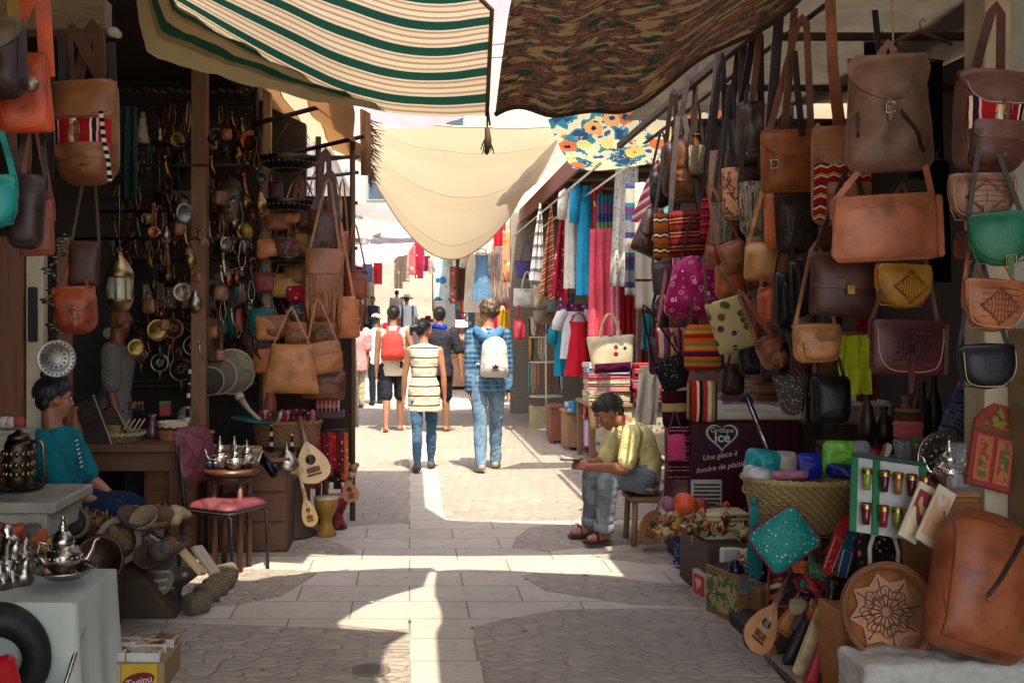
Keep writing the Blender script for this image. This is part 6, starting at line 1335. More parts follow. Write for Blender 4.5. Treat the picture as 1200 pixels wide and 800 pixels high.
one('silver_bell','small silver bell on a long chain right of the carved figure','bell',mb,metal('#9a9484',.3,.4),W(187,166,7.3))
def mask(lb,px,py,wpx,hpx,Y,cc,face):
 s=Y/F;w_,h=wpx*s,hpx*s;t=thing('carved_mask',lb,'mask',W(px,py,Y))
 fo=Form(w_,h,.12,.06,w_*.45,-.25,2.2,.3,.1,3);mb=MB();fo.body(mb,0,20);mb.build('face',wood(face,.45,1,2,.5),t)
 mb=MB();mb.lathe([(w_*.4,h*.72),(w_*.62,h*.78),(w_*.66,h*.9),(w_*.5,h*1.1),(w_*.3,h*1.2),(1e-6,h*1.24)],16,0,Matrix.Diagonal((1,.45,1,1)));mb.build('headdress',wood(cc,.5,1,0,.6),t)
 for sg in(-1,1):
  mb=MB();mb.tube([fo.on(sg*w_*.06,h*.60,.0),fo.on(sg*w_*.2,h*.66,.004),fo.on(sg*w_*.34,h*.72,0)],[.008,.013,.005],8);mb.build('brow',wood(cc,.5),t)
  mb=MB();mb.ball(fo.on(sg*w_*.2,h*.58,-.004),(w_*.11,.012,h*.03),10,6);mb.build('eye',plain('#b5ac96',.4),t)
  mb=MB();mb.tube([(sg*w_*.5,.02,h*.8),(sg*w_*.75,.02,h*.72),(sg*w_*.8,.02,h*.5)],[.03,.022,.006],8);mb.build('horn',wood(cc,.5),t)
 mb=MB();mb.tube([fo.on(0,h*.62,.0),fo.on(0,h*.5,.02),fo.on(0,h*.40,.026)],[.008,.012,.018],8);mb.build('nose',wood(face,.45),t)
 mb=MB();mb.tube([fo.on(-w_*.16,h*.27,.002),fo.on(0,h*.25,.01),fo.on(w_*.16,h*.27,.002)],[.006,.013,.006],8);mb.build('mouth',wood(mul(face,.5),.45),t)
mask('large dark carved mask with pale slanting eyes in the left shop',226,276,36,68,7.7,'#1e1a16','#6a6252')
mask('smaller carved mask with horns beside the pale post',270,262,22,44,7.6,'#2a2018','#57493a')
mask('bronze studded mask like wall mount above the green tall bag',268,352,30,30,7.9,'#6a6450','#8a8468')
def wall_orn(lb,px,py,r,Y,cc,c2,kind):
 s=Y/F;r*=s;t=thing('wall_ornament',lb,'ornament',W(px,py,Y));m1=wood(cc,.4);m2=metal(c2,.35,.4)
 if kind=='ring':
  mb=MB();mb.tube([(r*math.cos(a*PI/16),0,r*math.sin(a*PI/16))for a in range(32)],r*.14,8,closed=True);mb.build('rim',m2,t)
  mb=MB();mb.lathe([(1e-6,-.012),(r*.9,-.006),(r*.9,.006),(1e-6,.008)],24,0,Rx(PI/2));mb.build('disc',m1,t)
  mb=MB()
  for k in range(8):a=k*PI/4;mb.tube([(0,-.014,0),(r*.35*math.cos(a),-.018,r*.35*math.sin(a)),(r*.65*math.cos(a),-.012,r*.65*math.sin(a))],[r*.05,r*.12,r*.02],6)
  mb.build('star',m2,t)
 else:
  mb=MB();mb.prism([(-r*.8,0),(0,r),(r*.8,0),(0,-r)],.02,0,None,.003);mb.build('diamond',m1,t)
  mb=MB();mb.tube([(-r*.8,-.012,0),(0,-.012,r),(r*.8,-.012,0),(0,-.012,-r)],r*.1,6,closed=True);mb.tube([(-r*.4,-.014,0),(0,-.014,r*.5),(r*.4,-.014,0),(0,-.014,-r*.5)],r*.07,6,closed=True);mb.build('frame',m2,t)
 mb=MB();mb.tube([(0,0,r),(0,0,r*1.9)],[r*.18,r*.12],8);mb.build('hanger_bar',m2,t)
 mb=MB();mb.tube([(0,0,-r),(0,0,-r*1.4),(0,0,-r*2.1)],[r*.2,r*.14,.002],8);mb.build('tail',m2,t)
 return t
for a in(('brass diamond shaped wall ornament right of the standing shopkeeper',165,415,11,7.9,'#4a3018','#a8905a','dia'),('silver ringed wall ornament with a white star',187,425,10,7.9,'#221a16','#b0a898','ring'),('dark wall ornament with three pale arcs low beside the post',212,433,13,7.9,'#2a1a10','#7a6a54','ring'),('round wall ornament with orange star and pale rim',203,385,11,7.95,'#5a2c14','#a88a6a','ring'),('wall ornament with orange flower and wooden handle',216,340,10,7.95,'#3a1c10','#a0714a','ring'),('dark wall ornament with a cream flower near the post',226,405,11,7.9,'#1e1612','#a39a84','ring'),('small black wall ornament with pale spots',232,362,8,7.95,'#17130f','#8a8478','ring'),('faint dark ringed ornament between the two orange ones',222,380,6,7.95,'#1c1512','#6a6050','ring')):wall_orn(*a)
for lb,px,py,w_,h_,cc in(('framed pale patterned tile hanging below the lantern row',173,358,12,26,'#7d8272'),('grey tall carved panel beside the pale tile',189,361,9,30,'#55534c'),('grey carved panel with pierced pattern',201,362,13,26,'#62604f')):
 s=7.95/F;t=thing('framed_panel',lb,'panel',W(px,py,7.95));mb=MB();mb.box(-w_*s/2,w_*s/2,-.012,.012,0,h_*s,0,None,.003);mb.build('frame',metal('#5a564a',.5,.4),t);mb=MB();mb.box(-w_*s*.38,w_*s*.38,-.016,-.0125,.012,h_*s-.012);mb.build('tile',dots(cc,(mul(cc,.4),'#b8b8a4',mul(cc,1.4)),45,.3),t)
plate('silver_plate','engraved silver plate hanging behind the boys head',W(66,420,5.35),.098,metal('#8a8a84',.35,.4),(PI/2,0,rad(25)),None,metal('#6a6a64',.35),.015)
for k,(px,py,hh)in enumerate(((60,330,30),(58,362,22),(64,392,24),(72,300,26))):
 mb=MB();s=5.3/F
 for j in range(7):a=j*.9;mb.tube([(.01*math.sin(a),0,hh*s*j/7),(.045*math.cos(a*1.3),-.012,hh*s*(j+.5)/7),(.02*math.sin(a*2),0,hh*s*(j+1)/7)],[.004,.01,.004],6)
 one('filigree_ornament',f'pale filigree ornament, {("second", "third", "lowest", "topmost")[k]} of the four hanging over the boy','ornament',mb,metal('#8a8472',.4,.5),W(px,py,5.3))
for lb,px,py,rx in(('dark pierced metal dish hanging highest on the black strut',338,186,38),('dark pierced metal dish hanging second from the top',336,236,33),('dark metal dish with bright rim hanging above the red pouch',338,302,24)):
 s=7.35/F;r=rx*s;t=thing('hanging_dish',lb,'dish',W(px,py,7.35));DM=metal('#4a463e',.4,.6)
 mb=MB();mb.lathe([(1e-6,-r*.42),(r*.4,-r*.38),(r*.8,-r*.2),(r,0),(r*.97,.004),(r*.78,-r*.17),(r*.38,-r*.34),(1e-6,-r*.38)],28)
 for k in range(28):
  for q in(.55,.85):a=k*2*PI/28;mb.ball((r*q*math.cos(a)*1.0,r*q*math.sin(a),-r*(.34 if q<.6 else.15)-.004),r*.035,6,4,1)
 mb.build('bowl',[DM,metal('#8a8270',.35,.5)],t)
 mb=MB()
 for a in(0,2.1,4.2):mb.tube([(r*math.cos(a),r*math.sin(a),0),(0,0,r*1.1)],.002,4)
 mb.build('chain',DM,t)
for k in range(30):
 px=240+RND.uniform(-6,54);lvl=k%3;Y=RND.uniform(8.05,8.35);z=1.03+lvl*.52;kk=RND.uniform(.6,1.1)
 mb=MB();mb.lathe([(1e-6,0),(.03*kk,0),(.045*kk,.04*kk),(.05*kk,.09*kk),(.03*kk,.14*kk),(.018*kk,.16*kk),(.022*kk,.19*kk),(1e-6,.21*kk)],14)
 if k%2:mb.tube([(.045*kk,0,.05*kk),(.085*kk,0,.1*kk),(.1*kk,0,.15*kk)],[.012*kk,.008*kk,.005*kk],7)
 one('metal_jug',f'small dull metal jug standing on the {("lowest", "middle", "top")[lvl]} dark wall shelf','jug',mb,metal(('#6a6458','#7a6a4a','#55504a','#8a8070')[k%4],.35,.5),((px-480)*Y/F,Y,z),(0,0,k*1.3),'metal jugs on the dark wall shelves')
bag('tall_bag','tall dark green leather bag on the left shop wall',(264,336,279,396),7.8,'#0f4a30','bag',G5,rt=.05,rb=.02,d=.1,wr=.05)
bag('tall_bag','narrow orange red bag beside the dark green one',(276,352,285,390),7.75,'#a8452a','bag',G5,d=.08,rb=.02)
bag('satchel','teal square satchel hanging under the tilted frame',(292,362,322,396),7.6,'#0f5a58','satchel',G5,flap=.9,frb=.02,d=.08,strap=(306,310,7.6,.46),sw=.014)
bag('saddle_bag','dark plum brown rounded bag below the teal satchel',(284,392,322,430),7.6,'#3d241c','shoulder bag',G5,rb=.12,d=.1,flap=.35,fcol='#4a2e24',frb=.02,strap=(302,340,7.6,.46),sw=.014)
t=thing('tilted_frame','black studded picture frame hanging tilted with turquoise pieces inside','frame',W(294,350,7.7),(0,rad(-35),0));s=7.7/F
mb=MB();mb.box(-.16,.16,0,.015,0,.16,0,None,.004);mb.build('back_board',plain('#2a2420'),t)
for a,b,e,f in((-.17,.17,-.012,.012),(-.17,.17,.148,.172)):mb=MB();mb.box(a,b,-.012,.0,e,f,0,None,.004);mb.build('frame_rail',dots('#17130f',('#8a7a54','#4a4030'),60,.3),t)
mb=MB();mb.ball((-.03,-.012,.08),(.03,.012,.05),10,8);mb.build('turquoise_piece',plain('#2f8a86',.4),t)
for lb,px,py,r,Y,cc in(('large pale skinned frame drum leaning beside the post',272,435,27,7.5,'#7a715e'),('smaller grey skinned frame drum in front of the large pale one',256,440,22,7.44,'#5f584a'),('dark frame drum lowest in front of the post',246,446,17,7.38,'#332f28')):
 r*=Y/F;t=thing('frame_drum',lb,'drum',W(px,py,Y),(PI/2,0,rad(9)));mb=MB();mb.lathe([(r*.95,.012),(r,.012),(r,.04),(r*.95,.04)],30);mb.build('hoop',wood('#a08a68',.5,1,0),t);mb=MB();mb.lathe([(1e-6,.0405),(r*.93,.0405),(r*.93,.044),(1e-6,.046)],30);mb.build('skin',patches((cc,mul(cc,.8),mul(cc,1.15)),6,bump=.1),t)
hanging('wrapped_mirror','brown wrapped kite shaped bag hanging against the post',(238,372,262,424),7.35,leather('#4a3024'),'bag',folds=1,amp=.02)
cl=[('tall_bag','tall dark brown fringed shoulder bag high on the corner',(360,246,398,300),7.3,'#4a2716',dict(d=.1,strap=[(378,176,7.3,.2),(384,200,7.3,.4)],sw=.04,rb=.02,fringe=34)),('fringed_bag','light tan suede bag with long fringe in the middle of the corner cluster',(357,292,402,350),7.2,'#8d5a38',dict(d=.1,fringe=44,rb=.03,strap=(382,210,7.2,.4),sw=.018,flap=.5)),('satchel','chestnut square bag behind the second metal dish',(335,272,360,302),7.6,'#6a3c1e',dict(strap=(346,205,7.6,.4),sw=.03,flap=.5,d=.09)),('satchel','dark brown bag edge left of the chestnut square bag',(313,275,336,305),7.7,'#3a2012',dict(strap=(324,215,7.7),sw=.02,d=.09)),('satchel','golden brown small bag above the red flowered pouch',(334,309,360,336),7.5,'#8a5a22',dict(flap=.6,d=.08,strap=(346,250,7.5),sw=.014)),('pouch','red pouch with white flowers in the corner cluster',(336,335,359,354),7.4,'#8c1424',dict(mat=dots('#8c1424',('#c8a8a0','#d8c0b0','#b03a44'),26,.22),rb=.03,d=.07)),('satchel','orange brown boxy bag below the fringe',(357,352,391,377),7.25,'#7d4620',dict(flap=.55,frb=.02,d=.1,strap=(372,300,7.25),sw=.012)),('satchel','tan bag tooled with nested squares',(334,378,360,405),7.2,'#8a5228',dict(tool='q',flap=.95,frb=.01,d=.08)),('satchel','mustard brown bag with painted flap beside the tooled one',(360,378,394,408),7.2,'#6d4418',dict(tool='dh',flap=.9,frb=.08,d=.09)),('slouch_bag','large light tan hide shaped tote with pointed corners',(312,403,370,461),6.95,'#a06a3c',dict(rb=.02,rt=.01,tap=.16,d=.12,wr=.4,strap=(340,360,6.95,.4),sw=.014)),('shoulder_bag','tan wide bag slanting right of the hide shaped tote',(362,401,404,438),7.0,'#9a6236',dict(roll=-9,d=.1,flap=.35,frb=.02,strap=(386,350,7.0),sw=.014)),('shoulder_bag','dark brown wide bag lowest in the corner cluster',(352,434,404,468),7.1,'#5d3218',dict(d=.1,flap=.4,rb=.03,strap=(380,390,7.1),sw=.014)),('tote_bag','bright orange tan tote hanging outermost at the corner',(396,347,421,396),7.4,'#b5673a',dict(d=.09,rb=.02,strap=(404,255,7.4,.35),sw=.02,tap=.12,wr=.2)),('saddle_bag','round reddish brown bag behind the outermost tote',(402,318,430,351),7.7,'#8a4626',dict(rt=.1,rb=.05,d=.1,flap=.3,fcol='#7a3c20',strap=(412,262,7.7),sw=.012)),('saddle_bag','orange brown bag between the fringed bag and the outermost tote',(389,270,407,305),7.6,'#8f4c28',dict(d=.09,strap=(396,210,7.6),sw=.014)),('saddle_bag','maroon bag hanging beside the pale post',(315,212,332,240),7.5,'#4a1418',dict(d=.08,strap=(322,190,7.5),sw=.012)),('saddle_bag','round grey silver embroidered bag right of the dark metal shield',(338,352,356,378),7.45,'#5a5a50',dict(mat=dots('#3a3c38',('#8a8a80','#a8a898','#55554c'),50,.3,rough=.4),rb=.08,rt=.06,d=.08))]
for nm,lb,bx,Y,cc,kw in cl:bag(nm,lb,bx,Y,cc,'shoulder bag',G5,**kw)
t=thing('corner_rack','wooden corner rack of poles carrying the cluster of small leather bags','rack',(-.72,7.85,0))
for x,y in((-.42,.0),(.02,0),(.28,.05)):mb=MB();mb.tube([(x,y,0),(x,y,2.95)],.022,8);mb.build('pole',wood('#5a4028',.7,1,2),t)
for z in(1.75,2.1,2.45,2.8):mb=MB();mb.tube([(-.46,.0,z),(.32,.05,z)],.014,8);mb.build('cross_bar',wood('#4a3420',.7,1,0),t)
mb=MB();mb.box(-.44,.26,.03,.05,.3,2.5);mb.build('back_board',plain('#2a1c14',.9),t)
hanging('white_sheet','pale striped sheet hanging at the end of the left stalls',(386,392,420,500),9.6,stripes(((3,'#b0a898'),(.6,'#8a8478'),(2,'#bdb6a6'),(.5,'#9a9484')),0,.09,.01),'sheet',folds=4,amp=.03,flare=1.2)
# left side: furniture and goods on it
t=thing('long_bench','brown wooden bench table behind the boy carrying pots and pictures','table',(-2.06,6.75,-.074));WB=wood('#5a3a20',.6,1,0)
mb=MB();mb.box(-.75,.62,-.3,.5,.78,.83,0,None,.006);mb.build('table_top',WB,t)
mb=MB();mb.box(-.7,.58,-.27,-.25,.66,.778,0,None,.004);mb.build('apron',WB,t)
for x in(-.68,.53):
 for y in(-.25,.42):mb=MB();mb.box(x,x+.06,y,y+.06,0,.778,0,None,.004);mb.build('leg',wood('#5a3a20',.6,1,2),t)
mb=MB();mb.box(-.6,.5,-.2,.4,.2,.23,0,None,.004);mb.build('lower_shelf',WB,t)
t=thing('drawer_cabinet','brown wooden drawer cabinet under the glazed bowl','cabinet',(-1.58,6.95,-.07));WC=wood('#6a4320',.55,1,0)
mb=MB();mb.box(-.16,.18,-.25,.35,.04,.76,0,None,.005);mb.build('carcase',WC,t)
for k in range(3):mb=MB();mb.box(-.14,.16,-.265,-.252,.08+k*.225,.28+k*.225,0,None,.004);d2=mb.build('drawer_front',wood('#754a24',.55,1,0),t);mb=MB();mb.ball((0.01,-.275,.18+k*.225),.012);mb.tube([(.01,-.28,.18+k*.225),(.01,-.285,.13+k*.225)],.004,6);mb.build('pull',BRASS,d2)
mb=MB();mb.box(-.17,.19,-.26,.36,.762,.79,0,None,.005);mb.build('top',WC,t)
t=thing('plank_chest','dark wooden plank chest behind the red chair','chest',(-.93,6.95,0));mb=MB();mb.box(-.42,.12,-.15,.5,.0,.60,0,None,.006);mb.build('carcase',wood('#4f2f18',.6,1,0),t)
for k in range(3):mb=MB();mb.box(-.41,.11,-.162,-.152,.02+k*.195,.20+k*.195,0,None,.003);mb.build('plank',wood('#58361c',.6,1,0),t)
mb=MB();mb.box(-.44,.14,-.17,.52,.602,.63,0,None,.005);mb.build('top_board',wood('#6a4a2c',.6,1,0),t)
zt=.756
lathe_thing('glazed_bowl','painted ceramic bowl with dotted band on the drawer cabinet','bowl',(-1.57,6.8,.72),[(1e-6,0),(.06,0),(.075,.02),(.1,.06),(.108,.10),(.10,.135),(.105,.15),(.098,.152),(.09,.12),(1e-6,.03)],stripes(((2,'#8f8674'),(1.4,'#9a5a40'),(.6,'#3a2a1c'),(1.2,'#b5a68a')),2,.16,.004,zig=.01,zk=40))
t=thing('small_bust','weathered grey green bust of a bearded head on the cabinet','bust',(-1.56,7.12,.72))
mb=MB();mb.ball((0,0,.13),(.055,.06,.08),14,10);mb.tube([(0,0,0),(0,0,.08)],[.06,.035],12);mb.ball((0,-.055,.125),(.012,.016,.022),8,6);mb.ball((0,-.04,.075),(.035,.03,.045),10,8);remesh(mb,'head',.006,3,plain('#77705c',.8,.35,20,.5),t,.004,30)
mb=MB();mb.ball((0,.012,.155),(.062,.065,.07),12,8);mb.build('cap',plain('#5f5a48',.8,.3,20,.5),t)
carton('tea_box','green topped small tea box behind the bust',W(194,487,7.4),.075,.06,.10,plain('#8a3a34',.6),m2=plain('#4f7a3a',.6))
mb=MB();mb.box(-.05,.05,-.04,.0,0,.06,0,None,.003);one('printed_box','small yellow and black printed box behind the sticks','box',mb,patches(('#b08a2a','#2a2018','#8a4a2a'),12),W(160,480,7.2))
basket('flat_basket','shallow straw dish holding a straw hat on the bench table',(-1.90,6.68,zt),.17,.05,'#8a7a54',top=1.2)
mb=MB();mb.lathe([(.10,0),(.10,.01),(.072,.015),(.068,.07),(.06,.075),(1e-6,.078)],24);one('straw_hat','yellow straw round box in the shallow dish','hat',mb,wicker('#a08034',.012),(-1.92,6.68,zt+.03))
for k in range(4):mb=MB();mb.tube([(0,0,0),(.06,-.02,.10)],[.007,.005],6);one('wooden_stick','short pale stick leaning in the shallow straw dish','stick',mb,wood('#a08c6a',.7),(-1.86+k*.03,6.6,zt+.05),(0,0,k*.2),'short sticks in the straw dish')
lathe_thing('slim_vase','slim mauve glass vase between the dish and the bowl','vase',(-1.72,6.85,zt),[(1e-6,0),(.04,0),(.05,.03),(.03,.08),(.022,.13),(.032,.16),(.027,.16)],plain('#5a3a44',.2))
lathe_thing('orange_vase','orange terracotta vase with tall neck behind the boys shoulder','vase',W(87,515,6.5),[(1e-6,0),(.05,0),(.058,.03),(.045,.08),(.022,.13),(.02,.19),(.028,.21),(.022,.21)],plain('#8a5028',.45))
for lb,px,py,w_,h_,rl,Y in(('dark framed picture with pale edge leaning behind the boy',112,530,.22,.34,-24,6.5),('dark framed picture with gilt edge leaning right of the pale edged one',140,532,.22,.30,-30,6.62),('small dark frame leaning behind the two pictures',150,530,.16,.26,-34,6.8)):
 t=thing('leaning_picture',lb,'picture',W(px,py,Y),(rad(-10),rad(rl),0));mb=MB();mb.box(-w_/2,w_/2,-.01,.01,0,h_,0,None,.003);mb.build('panel',patches(('#1c1612','#2a2018','#3a2c20'),6),t)
 for a,b in((-w_/2-.012,-w_/2),(w_/2,w_/2+.012)):mb=MB();mb.box(a,b,-.014,.012,-.01,h_+.01,0,None,.003);mb.build('frame_rail',metal('#8a7e68',.4,.3)if a>0 else wood('#2a1c12'),t)
mb=MB();mb.tube([W(223,425,7.0),W(219,500,6.9),W(217,545,6.85)],[.01,.016,.01],8);one('inlaid_staff','black and white inlaid staff standing by the wooden post','staff',mb,stripes(((1,'#141210'),(.5,'#b8b2a4'),(1,'#17140f'),(.25,'#8a8478')),2,.16,0))
mb=MB();mb.box(-.14,.14,-.1,.1,0,.22,0,None,.01);one('cardboard_box','cardboard box under the bench table behind the boys knee','box',mb,plain('#4f3c28',.8),(-1.9,6.6,.16))
t=thing('round_table','dark round topped wooden table crowded with silver teapots','table',(-1.15,6.75,0));t.location=(W(272,560,6.35).x,6.35,0)
ztab=W(272,548,6.35).z
mb=MB();mb.lathe([(1e-6,ztab-.035),(.16,ztab-.035),(.175,ztab-.02),(.17,ztab),(1e-6,ztab)],30);mb.build('table_top',wood('#4a2a18',.35,1,0),t)
mb=MB();mb.lathe([(.12,ztab-.09),(.13,ztab-.036)],24);mb.build('apron',wood('#3d2214',.5,1,0),t)
for k in range(4):a=k*PI/2+.6;mb=MB();mb.tube([(.115*math.cos(a),.115*math.sin(a),0),(.115*math.cos(a),.115*math.sin(a),ztab-.04)],.018,8);mb.build('leg',wood('#5a3018',.5,1,2),t)
for lb,dx,dy,k,r in(('silver teapot with tall lid left on the round table',-.07,-.03,.80,160),('squat silver teapot in front on the round table',.03,-.08,.62,20),('silver teapot right on the round table',.09,.01,.70,10),('silver teapot at the back of the round table',.0,.08,.75,90)):
 teapot('silver_teapot',lb,(t.location.x+dx,6.35+dy,ztab),k*.85,metal('#b5a898',.25,.45),r)
for k in range(5):mb=MB();mb.lathe([(1e-6,0),(.011,0),(.016,.05),(.014,.05),(1e-6,.005)],10);one('tea_glass','dark tea glass in the row at the left of the round table','glass',mb,plain('#1c2430',.1),(t.location.x-.14+.018*k,6.30-.03*(k%2),ztab),None,'row of dark tea glasses')
basket('small_basket','low white and brown woven basket behind the teapots',(t.location.x+.03,6.62,ztab-.02),.11,.10,'#9a8668',top=1.15);basket('small_basket','second low woven basket with pink rim left of the teapots',(t.location.x-.14,6.68,ztab-.02),.09,.10,'#8a6a54',top=1.15)
lathe_thing('yellow_pot','mustard yellow lidded clay pot at the foot of the wooden post','pot',W(235,520,7.0),[(1e-6,0),(.07,0),(.085,.04),(.088,.07),(.10,.075),(.095,.09),(.03,.105),(.028,.13),(1e-6,.135)],plain('#8a6a1c',.35))
mb=MB();mb.box(-.1,.1,-.1,.1,0,.18,0,None,.01);one('white_tub','white square tub under the yellow pot','tub',mb,plain('#9a988c',.5),W(232,552,6.9))
lathe_thing('table_stand','dark wooden stand carrying the yellow pot and white tub','stand',(W(234,552,6.95).x,6.98,0),[(.14,0),(.15,.02),(.12,.04),(.12,W(232,552,6.9).z-.03),(.17,W(232,552,6.9).z-.025),(.17,W(232,552,6.9).z-.004),(1e-6,W(232,552,6.9).z-.003)],DARKW)
c0=W(268,585,6.35);t=thing('padded_chair','black metal chair with worn red padded seat and back','chair',(c0.x,6.3,0),(0,0,rad(-30)));RP=patches(('#5a1f27','#642830','#4f1c24','#6a3038'),5,bump=.15,rough=.6);zs=c0.z
fo=Form(.36,.40,.09,.06,.06,0,3,1,.06,2);mb=MB();fo.body(mb,0,18,T_(0,-.19,zs-.02)@Rx(-PI/2));mb.build('seat',RP,t)
mb=MB();mb.box(-.175,.175,-.185,.195,zs-.05,zs-.035,0,None,.01);mb.build('seat_board',plain('#33302e',.6),t)
fo=Form(.34,.36,.07,.08,.08,0,3,1,.06,5);mb=MB();fo.body(mb,0,16,T_(-.20,0,zs+.10)@Ry(rad(-16))@Rz(PI/2));mb.build('backrest',RP,t)
for sx,sy in((.15,-.17),(.15,.17),(-.17,-.17),(-.17,.17)):
 mb=MB()
 if sx>0:mb.tube([(sx-.03,sy,zs-.05),(sx+.02,sy,zs-.07),(sx+.03,sy,.0)],.012,8)
 else:mb.tube([(-.26,sy*.9,zs+.34),(-.20,sy,zs+.06),(-.19,sy,zs-.04),(-.24,sy,.0)],.012,8)
 mb.build('leg',plain('#131214',.35),t)
for sy in(-.17,.17):mb=MB();mb.tube([(-.2,sy,zs-.05),(.17,sy,zs-.06)],.011,8);mb.build('side_rail',plain('#131214',.35),t)
t=thing('foam_box','dirty white foam box on the ground under the red chair','box',G(290,638));t.location.y+=.12
mb=MB();mb.box(-.16,.17,-.12,.15,.03,.17,0,None,.015);mb.build('box_body',FOAM,t);mb=MB();mb.box(-.17,.18,-.13,.16,.172,.23,0,None,.015);mb.build('lid',FOAM,t)
for x in(-.15,.09):mb=MB();mb.box(x,x+.07,-.12,.15,0,.029,0,None,.006);mb.build('foot',FOAM,t)
for k,(lb,cc,dx)in enumerate((('crumpled white paper bundle on the foam box','#b8b0a0',.10),('pink and cream paper bundle on the foam box','#a8746c',-.02),('mauve paper bundle at the left of the foam box','#8a5a64',-.12))):
 mb=MB();mb.ball((0,0,.04),(.06,.05,.05),10,8);mb.ball((.03,.01,.08),(.04,.035,.04),10,8);o=remesh(mb,'paper_bundle',.008,2,plain(cc,.8),None,.016,26,k,t.location+Vector((dx,-.02,.225)));tag(o,lb,'bundle')
lathe_thing('tall_drum','tall dark wooden goblet drum with blue sheen beside the foam box','drum',G(328,636),[(.075,0),(.08,.02),(.06,.12),(.055,.26),(.075,.36),(.11,.44),(.125,.50),(.12,.52)],wood('#2a1a1c',.3,1,2),extra=[('skin',(lambda m:(m.lathe([(1e-6,.523),(.118,.521),(.127,.50),(.126,.49)],24,cap=False),m)[1])(MB()),plain('#a09078',.6))])
lathe_thing('tall_drum','second dark goblet drum behind the blue sheen drum','drum',G(312,622),[(.07,0),(.07,.02),(.05,.12),(.05,.28),(.07,.38),(.11,.46),(.12,.54),(.115,.56)],wood('#3a2416',.4,1,2),extra=[('skin',(lambda m:(m.lathe([(1e-6,.563),(.114,.561),(.122,.54)],24,cap=False),m)[1])(MB()),plain('#8a7a64',.6))])
zz=W(336,546,6.95).z
lathe_thing('silver_dome','silver engraved domed dish cover on the goblet drums','dish cover',W(336,549,6.85),[(.085,0),(.09,.01),(.085,.04),(.06,.08),(.03,.11),(.012,.135),(.016,.15),(1e-6,.175)],metal('#a8a294',.3,.45))
mb=MB();mb.tube([W(302,528,6.7),W(312,542,6.65),W(322,556,6.6)],[.018,.03,.03],10);one('blue_tube','dark blue metal tube slanting over the goblet drum','tube',mb,metal('#1a2036',.3,.3))
mb=MB();mb.lathe([(1e-6,0),(.06,0),(.07,.012),(.07,.03),(1e-6,.032)],18);one('round_box','flat round wooden box on the second goblet drum','box',mb,wood('#8a6a48',.6),W(308,552,6.9))
for k,(px,y0,y1)in enumerate(((318,498,548),(342,508,545))):
 mb=MB();mb.tube([W(px,y1,7.1),W(px,(y0+y1)/2,7.1),W(px,y0,7.1)],[.012,.016,.008],8);one('inlaid_flute',('bone inlaid flute standing behind the silver dome','second bone inlaid flute right of the silver dome')[k],'flute',mb,stripes(((1,'#1c1612'),(.7,'#b0aa98')),2,.07,0))
bb=W(336,522,7.35);basket('wide_basket','wide honey coloured woven basket filled with red and pink goods',bb,.25,.175,'#8a6238',top=1.12,sq=.75)
lathe_thing('basket_stand','dark stand under the wide honey coloured basket','stand',(bb.x,bb.y,0),[(.2,0),(.21,.03),(.17,.06),(.17,bb.z-.03),(.21,bb.z-.004),(1e-6,bb.z-.002)],wood('#3a2a1a',.6,1,2))
for k in range(26):
 nm,cc=(('red','#8f1828'),('pink','#b05a70'),('white','#b8b0a8'),('wine','#5a1020'),('brown','#5a3a28'))[k%5];a=k*2.4;r=.2*(k/26)**.5
 mb=MB();mb.lathe([(1e-6,0),(.024,.004),(.03,.05),(.018,.08),(.022,.10),(.016,.12),(1e-6,.13)],10);one('small_doll',f'small {nm} wrapped doll standing in the wide honey basket','doll',mb,dots(cc,(mul(cc,.5),'#c0a898',mul(cc,1.3)),50,.3),(bb.x+r*math.cos(a),bb.y+r*.7*math.sin(a),bb.z+.13),(RND.uniform(-.3,.3),RND.uniform(-.3,.3),0),'dolls in the wide honey basket')
for k in range(5):c=W(384,481,7.5);c.z+=k*.026;folded('folded_textile',f'{("maroon", "pink", "striped rose", "wine", "red")[k]} small folded textile in the pile at the sheet edge',c,.17,.15,.024,stripes(((1,('#5a1420','#b06a70','#a83a4a','#6a1424','#9c2028')[k]),(.5,'#b89a90')),0,.03,.002),'small folded textiles by the pale sheet')
mb=MB();mb.box(-.12,.12,-.1,.1,-.05,0,0,None,.006);one('wall_bracket','small dark shelf under the pile of folded textiles','shelf',mb,DARKW,W(384,481,7.5))
mb=MB();mb.tube([W(281,466,7.3),W(292,480,7.2),W(305,492,7.15)],[.03,.014,.012],10);mb.ball(W(281,465,7.3),.035,10,8);one('long_pipe','pale bone pipe slanting over the wide basket','pipe',mb,plain('#a89a84',.4))
lathe_thing('terracotta_vase','slim terracotta bottle vase standing behind the basket','vase',W(317,490,7.5),[(1e-6,0),(.035,0),(.045,.04),(.045,.12),(.03,.18),(.018,.2),(.02,.22)],plain('#8a4630',.5))
mb=MB();mb.ball((0,0,0),(.16,.12,.02),16,6);one('teal_fan','dark green teal flat leaf dish over the wide basket edge','dish',mb,plain('#0f4a48',.4),W(296,492,7.2),(0,rad(8),0))
lute('lute','large pale faced lute standing against the wide basket',(372,566),(350,488),7.15,40,'#7a4a28',face='#d8bc8e',body=.62,neckc='#8a5634')
lute('lute','slender small lute with red base standing on the paving',(366,617),(349,548),6.75,18,'#a8824c',face='#c8a468',body=.5,neckc='#b08a50')
